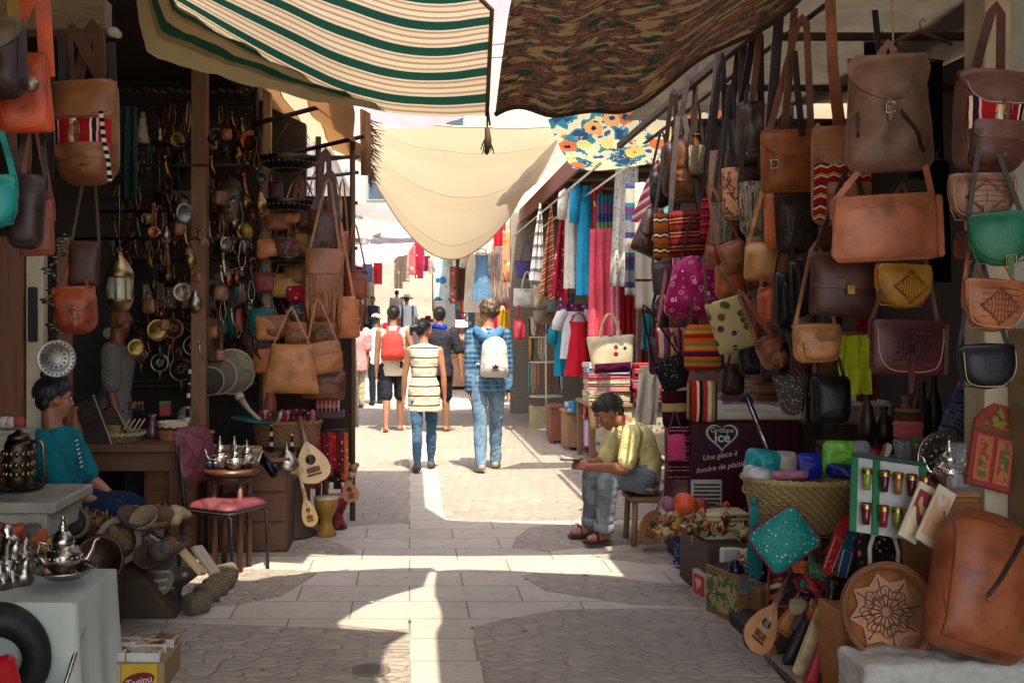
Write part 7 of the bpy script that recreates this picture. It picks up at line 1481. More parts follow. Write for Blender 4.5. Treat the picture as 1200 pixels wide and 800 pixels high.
for lb,px,py in(('red painted maraca drum left of the slender lute',354,614),('red painted maraca drum right of the slender lute',378,610)):
 c=G(px,py+3);t=thing('maraca',lb,'maraca',c+Vector((0,0,.055)),(0,rad(14),0));mb=MB();mb.ball((0,0,0),(.058,.05,.055),14,10);mb.build('rattle',plain('#a01420',.35,.25),t)
 mb=MB();mb.tube([(0,.02,.05),(-.02,.06,.26)],[.012,.009],8);mb.build('handle',stripes(((1,'#8a5a34'),(.6,'#3a6a2c'),(.6,'#a83a28')),2,.06,.0),t)
 mb=MB()
 for a in range(4):mb.tube([(-.03+.02*a,-.05,-.02),(-.02+.02*a,-.053,.01),(-.03+.025*a,-.049,.03)],.004,5)
 mb.build('painted_mark',plain('#c8c0b0',.5),t)
def goblet(lb,px,py,hpx,Y,cc,skin):
 h=hpx*Y/F;c=G(px,py);c.y=Y;c.x=(px-480)*Y/F;t=thing('goblet_drum',lb,'drum',c);mb=MB();mb.lathe([(h*.26,0),(h*.28,.03*h),(h*.17,.25*h),(h*.15,.42*h),(h*.24,.62*h),(h*.30,.8*h),(h*.31,.97*h)],24);mb.build('body',cc,t);mb=MB();mb.lathe([(h*.315,.93*h),(h*.315,.985*h),(1e-6,h)],24);mb.build('skin',plain(skin,.6),t)
goblet('yellow ochre clay goblet drum among the corner instruments',382,594,46,7.35,plain('#8a6424',.45),'#b0a084')
goblet('black and red painted goblet drum behind the ochre one',396,586,40,7.6,patches(('#1c1412','#7a1c1c','#2a1a14'),8),'#a08a70')
lute('lute','reddish slim lute with crimson base leaning outermost',(414,588),(398,536),7.5,20,'#8a4a2c',face='#a8643c',body=.5)
for lb,px,py,cc in(('crimson cloth ball at the foot of the reddish lute',401,585,'#a8142c'),('second crimson cloth ball beside the reddish lute',408,582,'#8f1024')):
 mb=MB();mb.ball((0,0,.045),(.045,.045,.05),12,8);mb.tube([(0,0,.085),(-.01,0,.18)],[.012,.006],7);one('cloth_ball',lb,'ornament',mb,plain(cc,.4),G(px,py+4))
t=thing('textile_rack','dark stand hung with red and black woven strips and dolls at the corner','rack',(W(380,560,7.45).x,7.5,0))
mb=MB();mb.tube([(0,0,0),(0,0,.75)],.02,8);mb.tube([(-.16,0,.74),(.16,0,.74)],.012,8);mb.build('frame',DARKW,t)
for k in range(12):
 nm,cc=(('red','#8f1820'),('black','#1a1414'),('wine','#5a141c'),('orange','#a8502c'))[k%4];x=t.location.x-.16+.028*k
 mb=MB();mb.grid(drape(.05,RND.uniform(.25,.42),1,.008,1.1,k,9,10),th=.003,nrm=(0,1,0));one('woven_strip',f'{nm} patterned woven strip hanging on the corner stand','strip',mb,dots(cc,('#b8a898',mul(cc,.4),mul(cc,1.5)),45,.26),(x,7.42+.03*(k%2),.73),None,'woven strips on the corner stand')
for k,(px,py)in enumerate(((405,548),(412,556),(408,566),(398,540),(415,548))):
 mb=MB();mb.ball((0,0,0),.028,10,7);mb.ball((.02,.01,.02),.02,8,6);one('dried_bunch','small tan dried bunch at the outer edge of the corner stand','bunch',mb,plain(('#8a6a4a','#a08464')[k%2],.8),W(px,py,7.6),None,'dried bunches at the corner')
# left foreground
t=thing('white_bench','old white painted wooden bench in the left foreground carrying metal trays','bench',(-1.9,4.75,0));OW=plain('#8f8b7c',.7,.35,9,.3);zb=W(60,578,4.75).z
mb=MB();mb.box(-.5,.34,-.25,.3,zb-.05,zb,0,None,.008);mb.build('bench_top',OW,t);mb=MB();mb.box(-.48,.30,-.235,-.215,zb-.16,zb-.052,0,None,.005);mb.build('apron',OW,t);mb=MB();mb.box(.28,.30,-.213,.26,zb-.16,zb-.052,0,None,.005);mb.build('apron',OW,t)
for x in(-.46,.1):
 for y in(-.21,.22):mb=MB();mb.box(x,x+.06,y,y+.05,0,zb-.052,0,None,.004);mb.build('leg',OW,t)
for k in range(9):
 c=Vector((-1.9+RND.uniform(-.3,.22),4.72+RND.uniform(-.15,.15),zb+.012*k));plate('metal_tray',f'dark metal tray in the loose stack on the white bench',c,RND.uniform(.09,.15),metal(('#3a342c','#4a443a','#2c2824')[k%3],.4,.5),(rad(RND.uniform(-3,3)),rad(RND.uniform(-3,3)),k),'dark metal trays stacked on the white bench',metal('#6a6254',.35,.5),.014)
t=thing('metal_samovar','tall dark carved metal urn at the left edge of the white bench','urn',W(22,572,4.6));mb=MB();mb.lathe([(.045,0),(.06,.015),(.055,.05),(.065,.12),(.062,.2),(.05,.22)],20);mb.build('body',metal('#4a4034',.35,.6),t);mb=MB();mb.lathe([(.052,.22),(.045,.24),(.015,.255),(1e-6,.27)],16);mb.build('lid',metal('#5a4c38',.35,.5),t)
mb=MB()
for k in range(16):
 for z in(.07,.11,.16):a=k*PI/8+z*9;mb.ball((.064*math.cos(a),.064*math.sin(a),z),(.012,.012,.016),7,5)
mb.build('relief',metal('#77684c',.3,.5),t)
mb=MB();mb.tube([(.06,0,.21),(.10,0,.215),(.11,0,.19),(.11,0,.02)],.009,7);mb.build('handle',metal('#77705c',.35),t)
carton('white_box','off white box behind the dark carved urn',W(14,528,4.95),.17,.15,.10,plain('#8f8a78',.7),lid=True)
for k in range(3):mb=MB();mb.lathe([(1e-6,0),(.028,0),(.032,.03),(.02,.05)],12);one('clay_cup','small red and white clay cup on the off white box','cup',mb,patches(('#8a3a30','#b0a898'),10),W(6+k*8,500,4.92),None,'clay cups on the off white box')
basket('low_basket','low basket under the white bench holding coloured stones',(-1.78,4.62,0),.2,.3,'#4a3c28',top=1.2)
for k in range(12):
 nm,cc=(('red','#8a3018'),('ochre','#9a742c'),('white','#a09888'),('grey','#5a554c'),('orange','#a8501c'))[k%5]
 mb=MB();mb.ball((0,0,0),(.045,.04,.038),9,7);o=remesh(mb,'rough_stone',.009,1,plain(nm and cc,.7,.3,20,.5),None,.014,30,k,W(4+k*4.2+3*(k%2),622+6*((k*5)%4),4.5));tag(o,f'rough {nm} mineral stone in the basket under the white bench','stone','mineral stones under the white bench')
c=Vector((W(106,628,5.2).x,5.22,.0));basket('round_basket','broad dark basket heaped with brown dried flowers',c,.19,.42,'#54402a',top=1.3)
for k in range(90):
 a=k*2.4;r=.20*(k/90)**.5;nm,cc=(('dark brown','#3f2a18'),('tan','#85603a'),('rust','#6a3a1c'))[k%3]
 if k<3:
  mb=MB()
  for j in range(8):b=j*PI/4;mb.prism([(0,0),(.022,.012),(.03,.03),(.012,.026)],.006,0,Rz(b)@Rx(-.7))
  mb.ball((0,0,.008),.011,6,4)
  if k==0:fl_=[]
  me=mb.mesh('dried_flower');me.materials.append(plain(cc,.85,.35,30));fl_.append(me)
 o=bpy.data.objects.new('dried_flower',fl_[k%3]);C.objects.link(o);o.location=c+Vector((r*math.cos(a),r*math.sin(a),.42+.11*(1-(r/.2)**2)+RND.uniform(0,.02)));o.rotation_euler=(RND.uniform(-.8,.8),RND.uniform(-.8,.8),k);sc_=RND.uniform(.8,1.4);o.scale=(sc_,)*3
 tag(o,f'{nm} dried flower head in the heaped basket beside the boys knee','dried flower','dried flower heads in the heaped basket')
def fossil(lb,c,r,rot,cc='#7d735e',inner='#5a4630'):
 t=thing('round_fossil',lb,'fossil',c,rot);mb=MB();mb.lathe([(1e-6,-.02),(r*.9,-.02),(r,0),(r*.97,.025),(r*.80,.03),(r*.76,.018),(1e-6,.016)],30);mb.build('stone_rim',plain(cc,.85,.3,20,.6),t);mb=MB();mb.lathe([(1e-6,.0165),(r*.74,.0185),(r*.5,.026),(1e-6,.028)],26);mb.build('stone_centre',patches((inner,mul(inner,.7),mul(inner,1.4)),14,det=3),t)
fossil('large oval fossil slab with brown centre leaning on the white stool',W(138,634,4.98),.115,(rad(75),rad(0),rad(38)))
fossil('dark round stone plate leaning against the dried flower basket',W(84,612,4.95),.085,(rad(80),0,rad(30)),'#5a5444','#2c261e')
t=thing('white_stool','small whitewashed wooden stool with open sides','stool',G(154,712));t.location.y+=.14;s_=.155;OW2=plain('#8c8676',.7,.3,12,.4);zs2=W(150,658,t.location.y).z
mb=MB();mb.box(-s_,s_,-.13,.13,zs2-.03,zs2,0,None,.005);mb.build('stool_top',OW2,t)
for x in(-s_+.01,s_-.055):
 for y in(-.12,.085):mb=MB();mb.box(x,x+.045,y,y+.035,0,zs2-.031,0,None,.004);mb.build('leg',OW2,t)
for z in(.05,zs2-.075):mb=MB();mb.box(-s_+.0,s_,-.127,-.122,z,z+.035);mb.build('rail',OW2,t)
def stones(lbf,n,x0,x1,y0,y1,Y,cols,grp,r0=.03,r1=.05):
 for k in range(n):
  nm,cc=cols[k%len(cols)];r=RND.uniform(r0,r1);mb=MB();mb.ball((0,0,0),(r,r*.85,r*.75),9,7);mb.ball((r*.5,.2*r,.3*r),r*.6,8,6)
  o=remesh(mb,'mineral_lump',.008,1,plain(cc,.7,.35,30,.6),None,.016,28,k*3,W(RND.uniform(x0,x1),RND.uniform(y0,y1),Y+RND.uniform(-.08,.08)));tag(o,lbf.format(nm),'stone',grp)
stones('{} crystal lump lying on top of the white stool',14,148,196,622,652,5.25,(('white','#a8a090'),('brown','#6a4a34'),('purple grey','#4a4048'),('dark grey','#3a3a38'),('rose','#8a6258')),'crystal lumps on the white stool')
mb=MB();mb.lathe([(1e-6,0),(.08,.01),(.13,.06),(.14,.085),(.134,.086),(.12,.06),(1e-6,.02)],24);one('stone_bowl','dark stone bowl holding the crystal lumps beside the stool','bowl',mb,plain('#4a4436',.6,.3,20),W(190,652,5.25))
mb=MB();mb.lathe([(.06,0),(.07,.02),(.04,.06),(.05,.10),(.13,.16),(.14,.18),(.13,.182),(1e-6,.12)],24);bo=one('footed_bowl','dark footed bowl of shells and striped stone near the rolled baskets','bowl',mb,plain('#3f3a30',.6,.3,20),G(196,718)+Vector((0,.14,0)))
stones('{} shell piece in the dark footed bowl',9,176,218,668,686,5.45,(('cream','#a09478'),('grey','#6a6458')),'shells in the footed bowl',.02,.032)
t=thing('striped_stone','split round stone with pale bands resting on the footed bowl','stone',W(187,680,5.4),(rad(70),0,rad(-20)));mb=MB();mb.lathe([(1e-6,-.03),(.07,-.02),(.085,0),(.08,.02),(1e-6,.02)],22);mb.build('stone_shell',plain('#77705e',.8),t)
for k in range(3):mb=MB();mb.tube([(-.06,-.04+.04*k,.022),(0,-.05+.045*k,.025),(.06,-.03+.04*k,.022)],.008,6);mb.build('pale_band',plain('#a8a08c',.8),t)
for lb,px,py,px2,py2,Y,cc in(('pale wooden board leaning on the stone bowl',205,636,238,672,5.3,'#c0a070'),('second grey wooden board leaning behind the pale one',230,640,252,672,5.45,'#a39680')):
 a,b=W(px,py,Y),W(px2,py2,Y-.05);d=b-a;mb=MB();mb.box(-.05,.05,-.012,.012,0,d.length,0,None,.003);q=Vector((0,0,1)).rotation_difference(d.normalized());o=mb.build('wooden_board',wood(cc,.6,1,2,.25),None,a);o.rotation_euler=(q.to_matrix()@Matrix.Rotation(rad(55),3,'Z')).to_euler();tag(o,lb,'board')
for k,(px,py)in enumerate(((228,712),(240,700),(250,692),(258,684),(262,676))):
 t=thing('rolled_basket',f'{("nearest", "second", "middle", "fourth", "farthest")[k]} of the five small straw rolls lying by the lane','straw roll',G(px,py+10)+Vector((0,.06,.055)),(PI/2,0,rad(-38)));mb=MB();mb.lathe([(1e-6,-.07),(.04,-.07),(.055,-.055)]+[(.055+.006*math.sin(j*1.6),-.055+.11*j/16)for j in range(17)]+[(.04,.07),(1e-6,.06)],18);mb.build('straw_coil',wicker('#85755a',.02),t)
TY=4.05;ztt=W(60,686,TY).z
t=thing('cloth_covered_table','low table under a pale grey green cloth in the left foreground','table',(W(40,700,TY).x,TY,0))
mb=MB();mb.box(-.42,.245,-.26,.26,ztt-.02,ztt,0,None,.008);mb.build('table_top',plain('#8a8a7e',.8),t)
rows=[]
for i in range(13):
 q=i/12;row=[]
 for j in range(49):
  u=j/48
  if u<.62:x,y=-.425+.675*u/.62,-.266
  else:x,y=.25,-.266+.53*(u-.62)/.38
  rp_=.012+.02*q;off=rp_*math.sin(u*34)*q+.02*q
  row.append((x+(off if u>=.62 else off*.2),y-(off if u<.62 else off*.2),ztt+.004-(ztt-.03)*q))
 rows.append(row)
mb=MB();mb.grid(rows[::-1]);mb.box(-.425,.25,-.265,.26,ztt+.001,ztt+.006,0,None,.002);mb.build('tablecloth',plain('#a9ada0',.9,.12,5,.08),t)
for x in(-.38,.2):
 for y in(-.22,.2):mb=MB();mb.box(x,x+.04,y,y+.04,0,ztt-.021);mb.build('leg',DARKW,t)
plate('silver_tray','oval silver footed tray under the large teapot',W(76,676,4.0)+Vector((0,0,0)),.12,metal('#a8a294',.25,.4),(0,0,0),None,None,.03,'tray')
teapot('silver_teapot','large ornate silver teapot with tall lid on the cloth covered table',W(74,672,4.0),.78,metal('#b0a898',.2,.5),10)
mb=MB();mb.tube([W(38,672,3.95),W(36,660,3.95),W(41,650,3.95),W(50,655,3.95),W(54,664,3.95)],.008,8);one('curled_ornament','loose curled silver ornament left of the large teapot','ornament',mb,metal('#a8a294',.25,.4))
for k in range(9):
 mb=MB();mb.lathe([(1e-6,0),(.03,0),(.042,.03),(.03,.06),(.018,.075),(.026,.10),(1e-6,.12)],14);mb.tube([(.035,0,.03),(.065,0,.05),(.07,0,.09),(.03,0,.085)],.005,6);o=one('silver_pot','small tarnished silver pot in the huddle at the left edge of the cloth','pot',mb,metal(('#a8a294','#8a8474','#bab4a6')[k%3],.25,.5),W(-6+(k*11%34),676-k*2,3.95+.03*k)-Vector((0,0,0)),(RND.uniform(-.3,.3),RND.uniform(-.3,.3),k),'silver pots at the left edge of the cloth');o.location.z=ztt+.005+.05*(k//4)
mb=MB();mb.lathe([(1e-6,-.03),(.085,-.03),(.115,0),(.117,.02),(.10,.02),(.08,-.005),(1e-6,-.01)],28);one('brown_basin','dark brown shallow basin leaning behind the silver teapot','basin',mb,metal('#4a3a2c',.45,.4),W(116,656,4.7),(rad(72),0,rad(10)))
mb=MB();mb.lathe([(.10,-.06),(.17,-.075),(.2,-.04),(.2,.04),(.17,.075),(.1,.06)]+[(.1,-.06)],36);one('dark_hoop','large dark ribbed rubber ring in the lower left corner','rubber ring',mb,plain('#12110f',.6,.3,40,.5),(W(-8,770,3.72).x,3.72,.30),(PI/2,0,rad(20)))
mb=MB();mb.box(-.09,.09,-.02,.02,0,.22,0,None,.015);o=one('red_sack','bright red plastic sack in the lower left corner','sack',mb,plain('#a0141c',.3,.2,10,.5),(W(4,800,3.5).x,3.5,.16),(0,rad(-14),0))
mb=MB();a=W(108,688,4.1);b=W(72,815,3.6);mb.tube([a,a.lerp(b,.4)+Vector((.01,0,0)),b],[.008,.01,.007],7);one('metal_rod','thin steel rod slanting down the cloth covered table','rod',mb,STEEL)
mb=MB();mb.grid(drape(.14,.42,2,.03,1.3,3,14,14),th=.004,nrm=(0,1,0));one('grey_cloth','grey cloth hanging beside the steel rod','cloth',mb,cloth('#5f5e58'),W(92,712,4.15))
c=G(150,812);c.y=4.22;c.x=W(150,800,4.22).x;t=thing('goods_carton','carton with yellow and white printed front filled with clear packets','carton',(c.x,c.y,0));zc=W(150,778,4.2).z;zc=max(.08,zc)
mb=MB();mb.box(-.17,.15,0,.30,0,zc,0,None,.004);mb.build('carton_body',plain('#8a7048',.7),t)
mb=MB();mb.box(-.168,-.03,-.005,-.001,.0,zc-.005);mb.build('white_label',patches(('#b5b09c','#a8a088','#8a94a8'),8),t)
mb=MB();mb.box(-.027,.12,-.005,-.001,.0,zc-.005);yl=mb.build('yellow_label',plain('#c09a1c',.5),t)
mb=MB();mb.prism([(.075*math.cos(a*PI/12)*.9,.032*math.sin(a*PI/12))for a in range(24)],.003,0,T_(.045,-.0075,zc*.42)@Ry(rad(-14)));rb_=mb.build('red_oval',plain('#6a0f1c',.5),yl)
text_mesh('Tagipu',.042,plain('#c8c0b0',.5),rb_,(.045,-.0105,zc*.42-.003),(PI/2,rad(-14),0),.2)
mb=MB();mb.prism([(-.135,0),(-.06,0),(-.055,.045),(-.075,.06),(-.085,.075),(-.10,.055),(-.13,.05)],.003,0,T_(0,-.0075,0));mb.build('blue_mark',plain('#123a5c',.5),t)
PK=[(('clear packet of orange goods front left in the carton',-.09,.06,'#9a5a3a'),('clear packet with white card front right in the carton',.06,.06,'#a8927c'),('clear packet of red goods behind the white card packet',.05,.17,'#96483c'),('clear packet of orange and green goods at the back right',.08,.25,'#8a6a4a'),('clear packet of orange strips at the back left',-.07,.20,'#a0643c'))]
for lb,dx,dy,cc in PK[0]:t=thing('clear_packet',lb,'packet',(c.x+dx,c.y+dy,zc),(0,0,RND.uniform(-.15,.15)));mb=MB();mb.box(-.065,.065,-.045,.045,0,.035,0,None,.008);mb.build('contents',patches((cc,mul(cc,.6),'#b5a890',mul(cc,1.3)),9,det=2,rough=.3),t);mb=MB();mb.box(-.07,.07,-.05,-.0465,0,.036,0,None,.002);mb.build('card_edge',plain('#b8b4a8',.5),t)
for k,(lb,dx,ry)in enumerate((('tall clear sided box of orange goods standing left of the carton',-.21,-6),('second tall clear box standing behind the first',-.19,-2))):
 t=thing('clear_box',lb,'box',(c.x+dx,c.y+.12+.12*k,0),(0,rad(ry),rad(8)));mb=MB();mb.box(-.045,.045,-.06,.06,0,.36+.04*k,0,None,.005);mb.build('contents',patches(('#a39a88','#b5ac9a','#a0583a','#8a8a78','#b0a898'),4,(1,1,1.5),det=2,rough=.25),t)
 for x in(-.047,.043):mb=MB();mb.box(x,x+.004,-.064,-.0605,0,.36+.04*k);mb.build('edge_strip',plain('#c0bcb0',.4),t)
# people
def person(label,loc,J,k=1.0,yaw=0.0,vox=.008,skin='#8a5a3e',hair='#17110e',face=(0,1,0),up=(0,0,1),shirt=None,sleeve=.5,hem=None,loose=.012,pants=None,plen='long',shoes=None,hairkind='short',female=False,eyes=False,arms_cloth=None,group=None):
 
 t=thing('person',label,'person',loc,(0,0,yaw),group);J={a:Vector(b)for a,b in J.items()}
 SK=skinm(skin);mb=MB();V=Vector
 hipx=(J['hR']-J['hL']).normalized();shx=(J['sR']-J['sL']).normalized();hip=(J['hR']+J['hL'])/2;nk=J['nk']
 ch=J.get('ch')or(hip.lerp(nk,.72));wa=J.get('wa')or hip.lerp(nk,.32)
 def fr(xd,d):d=d.normalized();y=d.cross(xd).normalized();return y.cross(d).normalized(),y
 bw=.90 if female else 1.0;sh2=(J['sR']+J['sL'])/2
 def torso(e,z0=0.0,m=0):
  R_=[];seq=[(hip+(hip-wa).normalized()*.09*k,.150,.105,hipx),(hip,.165,.118,hipx),(hip.lerp(wa,.5),.152,.112,hipx.lerp(shx,.3)),(wa,.138*bw,.104,hipx.lerp(shx,.5)),(wa.lerp(ch,.5),.15*bw,.112,shx),(ch,.17*bw,.12,shx),(sh2.lerp(ch,.35),.175*bw,.108,shx),(sh2,.15*bw,.085,shx),(sh2.lerp(nk,.55),.085*bw,.07,shx),(nk,.058,.058,shx)]
  pts=[q[0]for q in seq]
  for i,(c,rx,ry,xd)in enumerate(seq):
   d=pts[min(i+1,9)]-pts[max(i-1,0)];x,y=fr(xd,d);R_.append((c,rx*k+e,ry*k+e,x,y))
  return R_
 mb.loft(torso(0),20)
 f=V(face).normalized();u=V(up);u=(u-f*u.dot(f)).normalized();r=f.cross(u);hd=J['hd']
 HM=Matrix(((r.x,f.x,u.x,hd.x),(r.y,f.y,u.y,hd.y),(r.z,f.z,u.z,hd.z),(0,0,0,1)))@Matrix.Scale(k,4)
 mb.caps(nk-(nk-ch).normalized()*.03,.062*k,HM@V((0,-.02,-.05)),.053*k)
 for c,q in(((0,-.012,.018),(.074,.094,.095)),((0,.022,-.04),(.058,.066,.062)),((0,.05,-.082),(.03,.03,.026)),((0,.062,.03),(.056,.026,.03)),((.04,.05,-.028),(.022,.028,.026)),((-.04,.05,-.028),(.022,.028,.026))):mb.ball(c,q,14,10,0,HM)
 a,b=HM@V((0,.083,.01)),HM@V((0,.103,-.028));mb.caps(a,.009*k,b,.014*k)
 a,b=HM@V((-.02,.083,-.058)),HM@V((.02,.083,-.058));mb.caps(a,.008*k,b,.008*k)
 for sg in(-1,1):mb.ball((sg*.076,-.008,-.006),(.011,.022,.032),10,6,0,HM)
 for s_ in 'LR':
  S,E,Wr=J['s'+s_],J['e'+s_],J['w'+s_];fe=.88 if female else 1
  mb.caps(S,.056*k*fe,S.lerp(E,.5),.047*k*fe);mb.caps(S.lerp(E,.5),.047*k*fe,E,.039*k*fe);mb.caps(E,.039*k*fe,E.lerp(Wr,.35),.041*k*fe);mb.caps(E.lerp(Wr,.35),.041*k*fe,Wr,.027*k*fe)
  d=(J['f'+s_]-Wr).normalized()if 'f'+s_ in J else(Wr-E).normalized();sd=V(J['p'+s_])if 'p'+s_ in J else V((0,1,0));sd=(sd-d*sd.dot(d)).normalized();pn=d.cross(sd)
  for q in(-1,0,1):mb.caps(Wr+sd*.010*q*k,.017*k,Wr+d*.075*k+sd*.026*q*k,.014*k)
  cu=pn*(1 if s_=='L' else-1)
  for i,L in enumerate((.066,.076,.072,.058)):
   o=Wr+d*.082*k+sd*(.030-.020*i)*k;m_=o+(d*.9+cu*.35)*L*.5*k;mb.caps(o,.0095*k,m_,.009*k);mb.caps(m_,.009*k,m_+(d*.6+cu*.8)*L*.5*k,.0075*k)
  o=Wr+d*.025*k+sd*.03*k;m_=o+(d*.7+sd*.7+cu*.2)*.04*k;mb.caps(o,.013*k,m_,.011*k);mb.caps(m_,.011*k,m_+(d*.95+sd*.1+cu*.4)*.032*k,.009*k)
 for s_ in 'LR':
  H_,K_,A_=J['h'+s_],J['k'+s_],J['a'+s_]
  mb.caps(H_,.088*k,H_.lerp(K_,.45),.076*k);mb.caps(H_.lerp(K_,.45),.076*k,K_,.053*k);mb.caps(K_,.052*k,K_.lerp(A_,.32),.056*k);mb.caps(K_.lerp(A_,.32),.056*k,A_,.034*k)
  T=J['t'+s_];dz=V((0,0,.035*k));mb.caps(A_-dz-(T-A_)*.18,.032*k,A_.lerp(T,.6)-dz*.5,.036*k);mb.caps(A_.lerp(T,.6)-dz*.5,.036*k,T,.024*k)
 remesh(mb,'body',vox,5,SK,t)
 hm=hairm(hair);mb=MB()
 if hairkind=='curly':
  for i in range(60):
   a=i*2.4;z=-.02+.14*RND.random();q=math.sqrt(max(.05,1-(z/.14)**2));mb.ball((.078*q*math.cos(a),-.03+.085*q*math.sin(a)*(.8 if math.sin(a)>0 and z<.06 else 1),z),.03,7,5,0,HM)
 if hairkind!='none':
  mb.ball((0,-.024,.036),(.083,.094,.086),16,12,0,HM);mb.ball((0,.012,.066),(.070,.084,.056),14,10,0,HM);mb.ball((0,-.058,-.012),(.064,.05,.062),12,8,0,HM)
 if hairkind=='bun':mb.ball((-.0,-.12,.03),(.045,.05,.05),10,8,0,HM);mb.tube([HM@V(p)for p in((0,-.13,.05),(-.02,-.17,.03),(-.03,-.18,-.06))],[.03,.028,.012],8)
 if mb.v:remesh(mb,'hair',.009,2,hm,t,.004,42)
 if vox<.0095 and hairkind in('short','bun','curly'):
  mb=MB()
  for i in range(420):
   a=i*2.39996;z=1-1.35*(i+.5)/420;q=math.sqrt(max(0,1-z*z));n_=V((q*math.cos(a),q*math.sin(a),z))
   if n_.y>.35 and n_.z<.5:continue
   p=V((n_.x*.084,-.02+n_.y*.098,.036+n_.z*.088));L_=.014 if hairkind=='short' else.03;d=V((n_.x*.5+RND.uniform(-.5,.5),n_.y*.5-.55+RND.uniform(-.3,.3),n_.z*.6-.35+RND.uniform(-.3,.3))).normalized()
   mb.tube([HM@p,HM@(p+d*L_*.5+n_*.003),HM@(p+d*L_)],[.0035*k,.003*k,.0006*k],3,cap=False)
  mb.build('hair_strands',hm,t)
 if hairkind=='cap':
  mb=MB();mb.ball((0,-.01,.05),(.088,.105,.075),16,10,0,HM);mb.tube([HM@V((0,.06,.045)),HM@V((0,.14,.03))],[.07,.05],10);mb.build('cap',cloth('#c8c0b0'),t)
 if eyes:
  for sg in(-1,1):
   mb=MB();mb.ball((sg*.031,.0825,.006),(.013,.008,.007),10,6,0,HM);ey=mb.build('eye',plain('#b8b0a4',.3),t);mb=MB();mb.ball((sg*.031,.089,.006),(.006,.004,.006),8,5,0,HM);mb.build('iris',plain('#1a0f0a',.2),ey)
   mb=MB();mb.tube([HM@V((sg*.014,.092,.026)),HM@V((sg*.034,.090,.031)),HM@V((sg*.052,.078,.024))],[.004,.006,.003],6);mb.build('eyebrow',hm,t)
  mb=MB();mb.tube([HM@V((-.024,.082,-.056)),HM@V((0,.094,-.054)),HM@V((.024,.082,-.056))],[.004,.007,.004],6);mb.build('lips',skinm(mul(skin,.7)),t)
 if shirt is not None:
  mb=MB();R_=torso(loose)[1 if hem is None else 0:];
  if hem is not None:c,rx,ry,x,y=R_[0];R_[0]=(hip+(hip-wa).normalized()*(hem)*k,rx+.012,ry+.012,x,y)
  c,rx,ry,x,y=R_[-1];R_[-1]=(c-(nk-sh2)*.15,rx+.006,ry+.006,x,y);mb.loft(R_,24)
  for s_ in 'LR':
   S,E,Wr=J['s'+s_],J['e'+s_],J['w'+s_]
   if sleeve>0:
    q=min(1,sleeve*1.6);mb.caps(S,.062*k+loose,S.lerp(E,q*.98),(.052 if sleeve<.8 else.046)*k+loose*1.2)
    if sleeve>.7:mb.caps(E,.046*k+loose,E.lerp(Wr,min(1,(sleeve-.6)*2.4)),.036*k+loose)
   else:mb.caps(sh2.lerp(S,.45),.05*k+loose*.6,sh2.lerp(S,.75),.05*k+loose*.4)
  remesh(mb,'top' if sleeve<=0 else 'shirt',max(vox,.009),3,shirt,t,.008,9,RND.random()*9)
 if pants is not None:
  mb=MB();R_=torso(.010)[:4];mb.loft(R_,22);e=.014 if plen!='skinny' else.006
  for s_ in 'LR':
   H_,K_,A_=J['h'+s_],J['k'+s_],J['a'+s_]
   if plen=='shorts':mb.caps(H_,.094*k+.006,H_.lerp(K_,.95),.072*k+.012)
   else:
    mb.caps(H_,.09*k+e,K_,.055*k+e);mb.caps(K_,.056*k+e,K_.lerp(A_,.35),.058*k+e*.8);mb.caps(K_.lerp(A_,.35),.058*k+e*.8,K_.lerp(A_,.97 if plen!='skinny' else.92),(.05 if plen=='long' else.036)*k+e*.5)
  remesh(mb,'shorts' if plen=='shorts' else 'trousers',max(vox,.009),3,pants,t,.009,12,RND.random()*9)
 if shoes is not None:
  for s_ in 'LR':
   A_,T=J['a'+s_],J['t'+s_];mb=MB();dz=V((0,0,.034*k));back=A_-dz-(T-A_)*.2
   if shoes[1]=='shoe':mb.caps(back,.042*k,A_.lerp(T,.6)-dz*.55,.046*k);mb.caps(A_.lerp(T,.6)-dz*.55,.046*k,T,.034*k);mb.caps(A_-dz*.6,.045*k,A_+dz*.5,.044*k);remesh(mb,'shoe',.009,2,shoes[0],t)
   else:
    d=(T-back).normalized();zz_=min(back.z,T.z)-.026*k;mb.band([V((p.x,p.y,zz_))for p in(back-d*.03,back.lerp(T,.5),T+d*.03)],[.07*k,.08*k,.085*k],.018,(0,0,1));q=A_.lerp(T,.62);x=d.cross(V((0,0,1)))
    mb.band([q-x*.045*k-dz*.9,q-x*.03*k+dz*.45,q+x*.03*k+dz*.45,q+x*.045*k-dz*.9],.04,.008,d);mb.build('sandal',shoes[0],t)
 t['hm']=0;del t['hm']
 return t,J,HM
